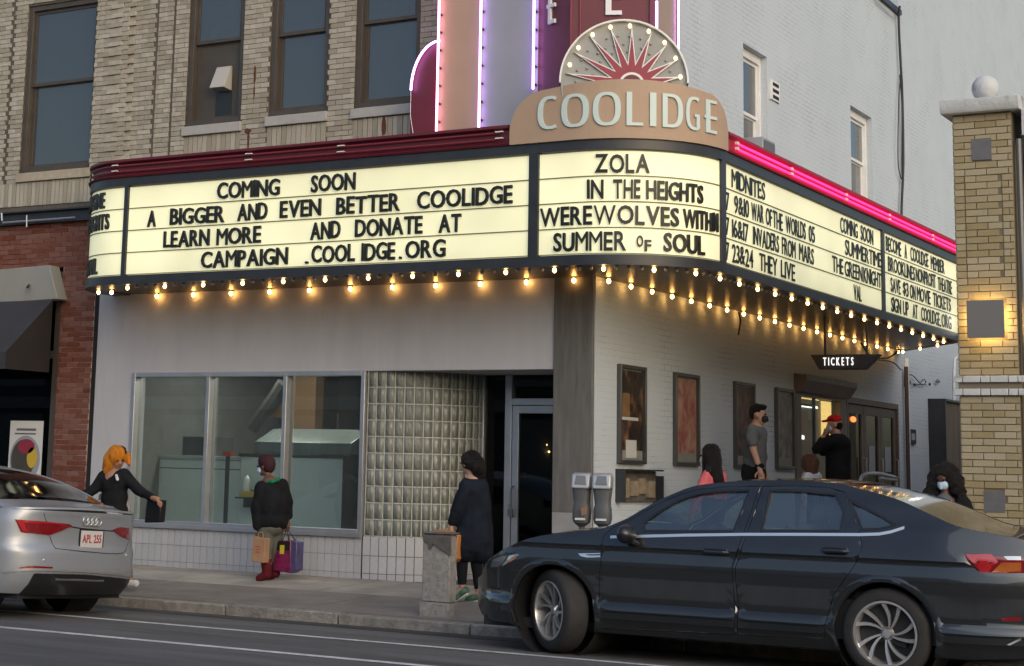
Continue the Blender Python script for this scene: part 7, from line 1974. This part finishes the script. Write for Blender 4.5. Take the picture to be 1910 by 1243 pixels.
blob('hair', 'hair_black', P, [('e', hc+Vector((.03, 0, .04)), (.11, .10, .10)), ('c', hc+Vector((.05, -.04, .02)), .105, hc+Vector((.10, -.10, -.14)), .09), ('c', hc+Vector((.10, -.10, -.14)), .09, hc+Vector((.19, -.10, -.34)), .05), ('c', hc+Vector((.02, .02, .02)), .09, hc+Vector((.06, .02, -.14)), .09), ('c', hc+Vector((.0, -.07, 0)), .05, hc+Vector((-.0, -.1, -.25)), .04)], .011, 3, .012, 16, None, .4)

# ---- man in grey T-shirt
Y0 = 20.15
P = person('bearded or masked person in grey T-shirt walking toward the doors')
P['label'] = 'tall person in grey T-shirt and black shorts with black mask facing the doors'
hc = J(1415, 774); hp, f, u, sd = head_prims(hc, Vector((.96, .2, -.05)), 1.02)
gz_ = pz(Y0); X_ = J(1407, 850).x; B = lambda dx, z, dy=0: Vector((X_+dx, Y0+dy, gz_+z))
fg = MB(); el = J(1405, 838, -.22); hn = J(1417, 874, -.24); a_, pc = hand_prims(hn, Vector((.25, 0, -1))); fingers(fg, pc, Vector((.2, 0, -1)), Vector((1, 0, .2)), 1.0, .7)
hn2 = B(.1, .85, .24); b_, pc = hand_prims(hn2, Vector((.1, 0, -1))); fingers(fg, pc, Vector((0, 0, -1)), Vector((1, 0, 0)))
sh1 = J(1403, 803, -.19)
blob('body', 'skin_light', P, hp+a_+b_+std_legs(B, w_=.1)+std_feet(B, .17, .1)+[('c', J(1412, 788), .055, J(1408, 800), .062), ('c', J(1408, 808), .12, J(1407, 870), .12), ('c', sh1, .055, el, .044), ('c', el, .043, hn, .03), ('c', B(0, 1.42, .2), .055, B(.02, 1.12, .24), .044), ('c', B(.02, 1.12, .24), .043, hn2, .03)], .012, 4, extra=fg)
eyes(P, hc, f, u, sd, 1.02); face_mask(P, hc, f, u, sd, 'mask_black', 1.0)
blob('t_shirt', 'cloth_grey', P, [('e', J(1408, 810), (.14, .2, .12)), ('c', J(1408, 815), .145, J(1408, 872), .135), ('e', J(1407, 835), (.14, .18, .2)), ('c', sh1, .075, J(1403, 824, -.22), .07), ('c', B(0, 1.42, .2), .075, B(.01, 1.25, .23), .07)], .013, 4, .010)
blob('shorts', 'cloth_black', P, [('c', J(1406, 878), .15, J(1406, 890), .15), ('c', B(0, .85, -.1), .11, B(0, .5, -.1), .09), ('c', B(0, .85, .1), .11, B(0, .5, .1), .09)], .013, 4, .008)
blob('hair', 'hair_black', P, [('e', hc+Vector((-.02, 0, .05)), (.095, .088, .085)), ('e', hc+Vector((-.055, 0, .02)), (.06, .08, .08)), ('e', hc+Vector((.04, 0, .09)), (.06, .07, .04))], .010, 3, .007, 18)
blob('watch', 'cloth_black', P, [('c', hn-Vector((.03, 0, -.0))+Vector((0, 0, .03)), .03, hn+Vector((.03, 0, .03)), .03)], .008, 1)
for w_ in (-.1, .1): blob('shoe', 'cloth_white', P, [('c', B(.01, .055, w_), .05, B(.19, .045, w_), .042)], .010, 3)

# ---- man with red cap
Y0 = 23.0
P = person('person in black sweatshirt and red cap holding both hands to a blue mask')
hc = J(1556, 793); hp, f, u, sd = head_prims(hc, Vector((-.9, -.35, -.1)), 1.02)
gz_ = pz(Y0); X_ = J(1562, 870).x; B = lambda dx, z, dy=0: Vector((X_+dx, Y0+dy, gz_+z))
fg = MB(); e1, h1, e2, h2 = J(1524, 838, -.25), J(1537, 812, -.15), J(1535, 842, .2), J(1543, 808, .02)
a_, pc = hand_prims(h1, Vector((.5, 0, .8))); fingers(fg, pc, Vector((.5, .1, .8)), Vector((0, 1, .2)), 1.0, .5)
b_, pc = hand_prims(h2, Vector((.4, 0, .8))); fingers(fg, pc, Vector((.4, -.1, .8)), Vector((0, 1, .2)), 1.0, .5)
s1, s2 = J(1553, 823, -.2), J(1570, 822, .2)
blob('body', 'skin_light', P, hp+a_+b_+std_legs(B, w_=.1)+std_feet(B, -.17, .1)+[('c', J(1560, 806), .055, J(1562, 818), .062), ('c', J(1562, 825), .12, J(1562, 890), .13), ('c', s1, .055, e1, .044), ('c', e1, .043, h1, .03), ('c', s2, .055, e2, .044), ('c', e2, .043, h2, .03)], .012, 4, extra=fg)
eyes(P, hc, f, u, sd, 1.02); face_mask(P, hc, f, u, sd, 'mask_blue', 1.0)
blob('sweatshirt', 'cloth_black', P, [('e', J(1563, 828), (.17, .23, .14)), ('c', J(1563, 838), .17, J(1564, 895), .165), ('c', s1, .085, e1, .07), ('c', e1, .068, J(1534, 820, -.17), .05), ('c', s2, .085, e2, .07), ('c', e2, .068, J(1541, 816, .02), .05)], .014, 4, .012)
blob('trousers', 'cloth_black', P, [('e', B(0, .9), (.15, .18, .1))]+[(a, b, c_+.02, d, e+.02) for a, b, c_, d, e in std_legs(B, w_=.1)], .014, 4, .005)
blob('cap', 'cap_red', P, [('e', hc+Vector((.005, 0, .075)), (.10, .092, .062)), ('c', hc+Vector((-.07, -.03, .055)), .022, hc+Vector((-.14, -.06, .045)), .016)], .009, 3)
blob('hair', 'hair_black', P, [('e', hc+Vector((.05, .02, .0)), (.06, .08, .07))], .011, 2, .006, 16)

# ---- small person with brown hair
Y0 = 21.0
P = person('short person with brown hair in a ponytail and white top just above the car roof')
hc = J(1509, 868); hp, f, u, sd = head_prims(hc, Vector((-.8, .5, -.1)), .9)
gz_ = pz(Y0); X_ = J(1514, 900).x; kk = (hc.z-.10-gz_)/1.31; B = lambda dx, z, dy=0: Vector((X_+dx, Y0+dy, gz_+z*kk))
blob('body', 'skin_light', P, hp+std_legs(B, w_=.08)+std_feet(B, -.13, .08)+[('c', hc-Vector((-.01, 0, .08)), .045, B(0, 1.28), .05), ('c', B(0, 1.2), .10, B(0, .9), .11), ('c', B(0, 1.25, -.14), .04, B(-.03, .8, -.18), .03), ('c', B(0, 1.25, .14), .04, B(-.03, .8, .18), .03)], .013, 4)
eyes(P, hc, f, u, sd, .9)
blob('white_top', 'cloth_white', P, [('e', B(0, 1.24), (.13, .17, .10)), ('c', B(0, 1.15), .13, B(0, .9), .13), ('c', B(0, 1.25, -.15), .065, B(-.02, 1.0, -.18), .055), ('c', B(0, 1.25, .15), .065, B(-.02, 1.0, .18), .055)], .014, 4, .010)
blob('skirt', 'cloth_pale_grey', P, [('c', B(0, .88), .13, B(0, .5), .17)], .014, 4, .012)
blob('hair', 'hair_brown', P, [('e', hc+Vector((.02, -.02, .03)), (.115, .115, .11)), ('c', hc+Vector((.03, -.04, .0)), .10, hc+Vector((.06, -.05, -.14)), .07), ('c', hc+Vector((.06, -.05, -.1)), .05, hc+Vector((.11, -.05, -.25)), .03)], .011, 3, .012, 16, None, .4)

# ---- woman with big black hair and pale mask at the far right
Y0 = 16.95
P = person('person with big black curly hair, pale mask and striped top beside the tan pier')
hc = J(1762, 893); hp, f, u, sd = head_prims(hc, Vector((-.25, -.9, -.35)), .93)
gz_ = hz(Y0); X_ = J(1764, 960).x; kk = (hc.z-.12-gz_)/1.38; B = lambda dx, z, dy=0: Vector((X_+dx, Y0+dy, gz_+z*kk))
fg = MB(); h1, h2 = B(-.14, .95, -.22), B(.2, .92, -.16)
a_, pc = hand_prims(h1, Vector((.5, -.4, -.3)), .9); fingers(fg, pc, Vector((.6, -.3, -.3)), Vector((0, -.3, 1)), .9, .8)
b_, pc = hand_prims(h2, Vector((-.5, -.4, -.3)), .9); fingers(fg, pc, Vector((-.6, -.3, -.3)), Vector((0, -.3, 1)), .9, .8)
def lg(B): return [('c', B(-.08, .85), .09, B(-.08, .47), .058), ('c', B(-.08, .47), .056, B(-.08, .09), .04), ('c', B(.08, .85), .09, B(.08, .47), .058), ('c', B(.08, .47), .056, B(.08, .09), .04)]
blob('body', 'skin_dark', P, hp+a_+b_+lg(B)+[('c', B(-.08, .05), .04, B(-.08, .04, -.14), .03), ('c', B(.08, .05), .04, B(.08, .04, -.14), .03), ('c', hc-Vector((0, -.02, .08)), .047, B(0, 1.3), .055), ('c', B(0, 1.22), .12, B(0, .9), .12), ('c', B(-.17, 1.25), .045, B(-.22, 1.0, -.06), .038), ('c', B(-.22, 1.0, -.06), .037, h1, .026), ('c', B(.17, 1.25), .045, B(.24, 1.0, -.04), .038), ('c', B(.24, 1.0, -.04), .037, h2, .026)], .012, 4, extra=fg)
eyes(P, hc, f, u, sd, .93); face_mask(P, hc, f, u, sd, 'mask_blue', .95)
blob('jacket', 'cloth_black', P, [('c', B(-.15, 1.22), .09, B(-.13, .85), .09), ('c', B(.15, 1.22), .09, B(.13, .85), .09), ('c', B(-.15, 1.22, .06), .09, B(.15, 1.22, .06), .09), ('c', B(-.13, .9, .08), .09, B(.13, .9, .08), .09), ('c', B(-.17, 1.25), .075, B(-.22, 1.03, -.04), .066), ('c', B(.17, 1.25), .075, B(.24, 1.03, -.03), .066)], .014, 4, .010)
blob('sleeve', 'cloth_cream', P, [('c', B(-.22, 1.03, -.05), .062, h1+Vector((-.02, .02, 0)), .045)], .012, 3, .008)
blob('sleeve', 'cloth_cream', P, [('c', B(.24, 1.03, -.04), .062, h2+Vector((.02, .02, 0)), .045)], .012, 3, .008)
blob('top', 'cloth_grey', P, [('e', B(0, 1.2, -.04), (.11, .10, .14)), ('c', B(0, 1.15, -.03), .11, B(0, .88, -.02), .125)], .013, 4)
for k in range(8):
    z = 1.28-k*.05; tt = MB().tube([B(.105*math.sin(a), z, -.03-.125*math.cos(a)) for a in [R(-55+110*i/8) for i in range(9)]], .006, 5).build('stripe', 'cloth_white', P)
blob('trousers', 'cloth_grey', P, [('c', B(0, .9), .13, B(0, .85), .13)]+[(a, b, c_+.012, d, e+.012) for a, b, c_, d, e in lg(B)], .014, 4, .005)
blob('hair', 'hair_black', P, [('e', hc+Vector((.01, .03, .05)), (.135, .11, .105)), ('e', hc+Vector((-.09, .02, -.03)), (.075, .09, .13)), ('e', hc+Vector((.10, .02, -.03)), (.075, .09, .13)), ('c', hc+Vector((-.12, 0, -.1)), .07, hc+Vector((-.21, -.02, -.27)), .045), ('c', hc+Vector((-.10, -.03, -.15)), .05, hc+Vector((-.13, -.05, -.33)), .03), ('c', hc+Vector((.12, 0, -.1)), .07, hc+Vector((.17, -.0, -.2)), .05), ('e', hc+Vector((.0, .08, -.06)), (.12, .08, .14))], .012, 2, .024, 15)
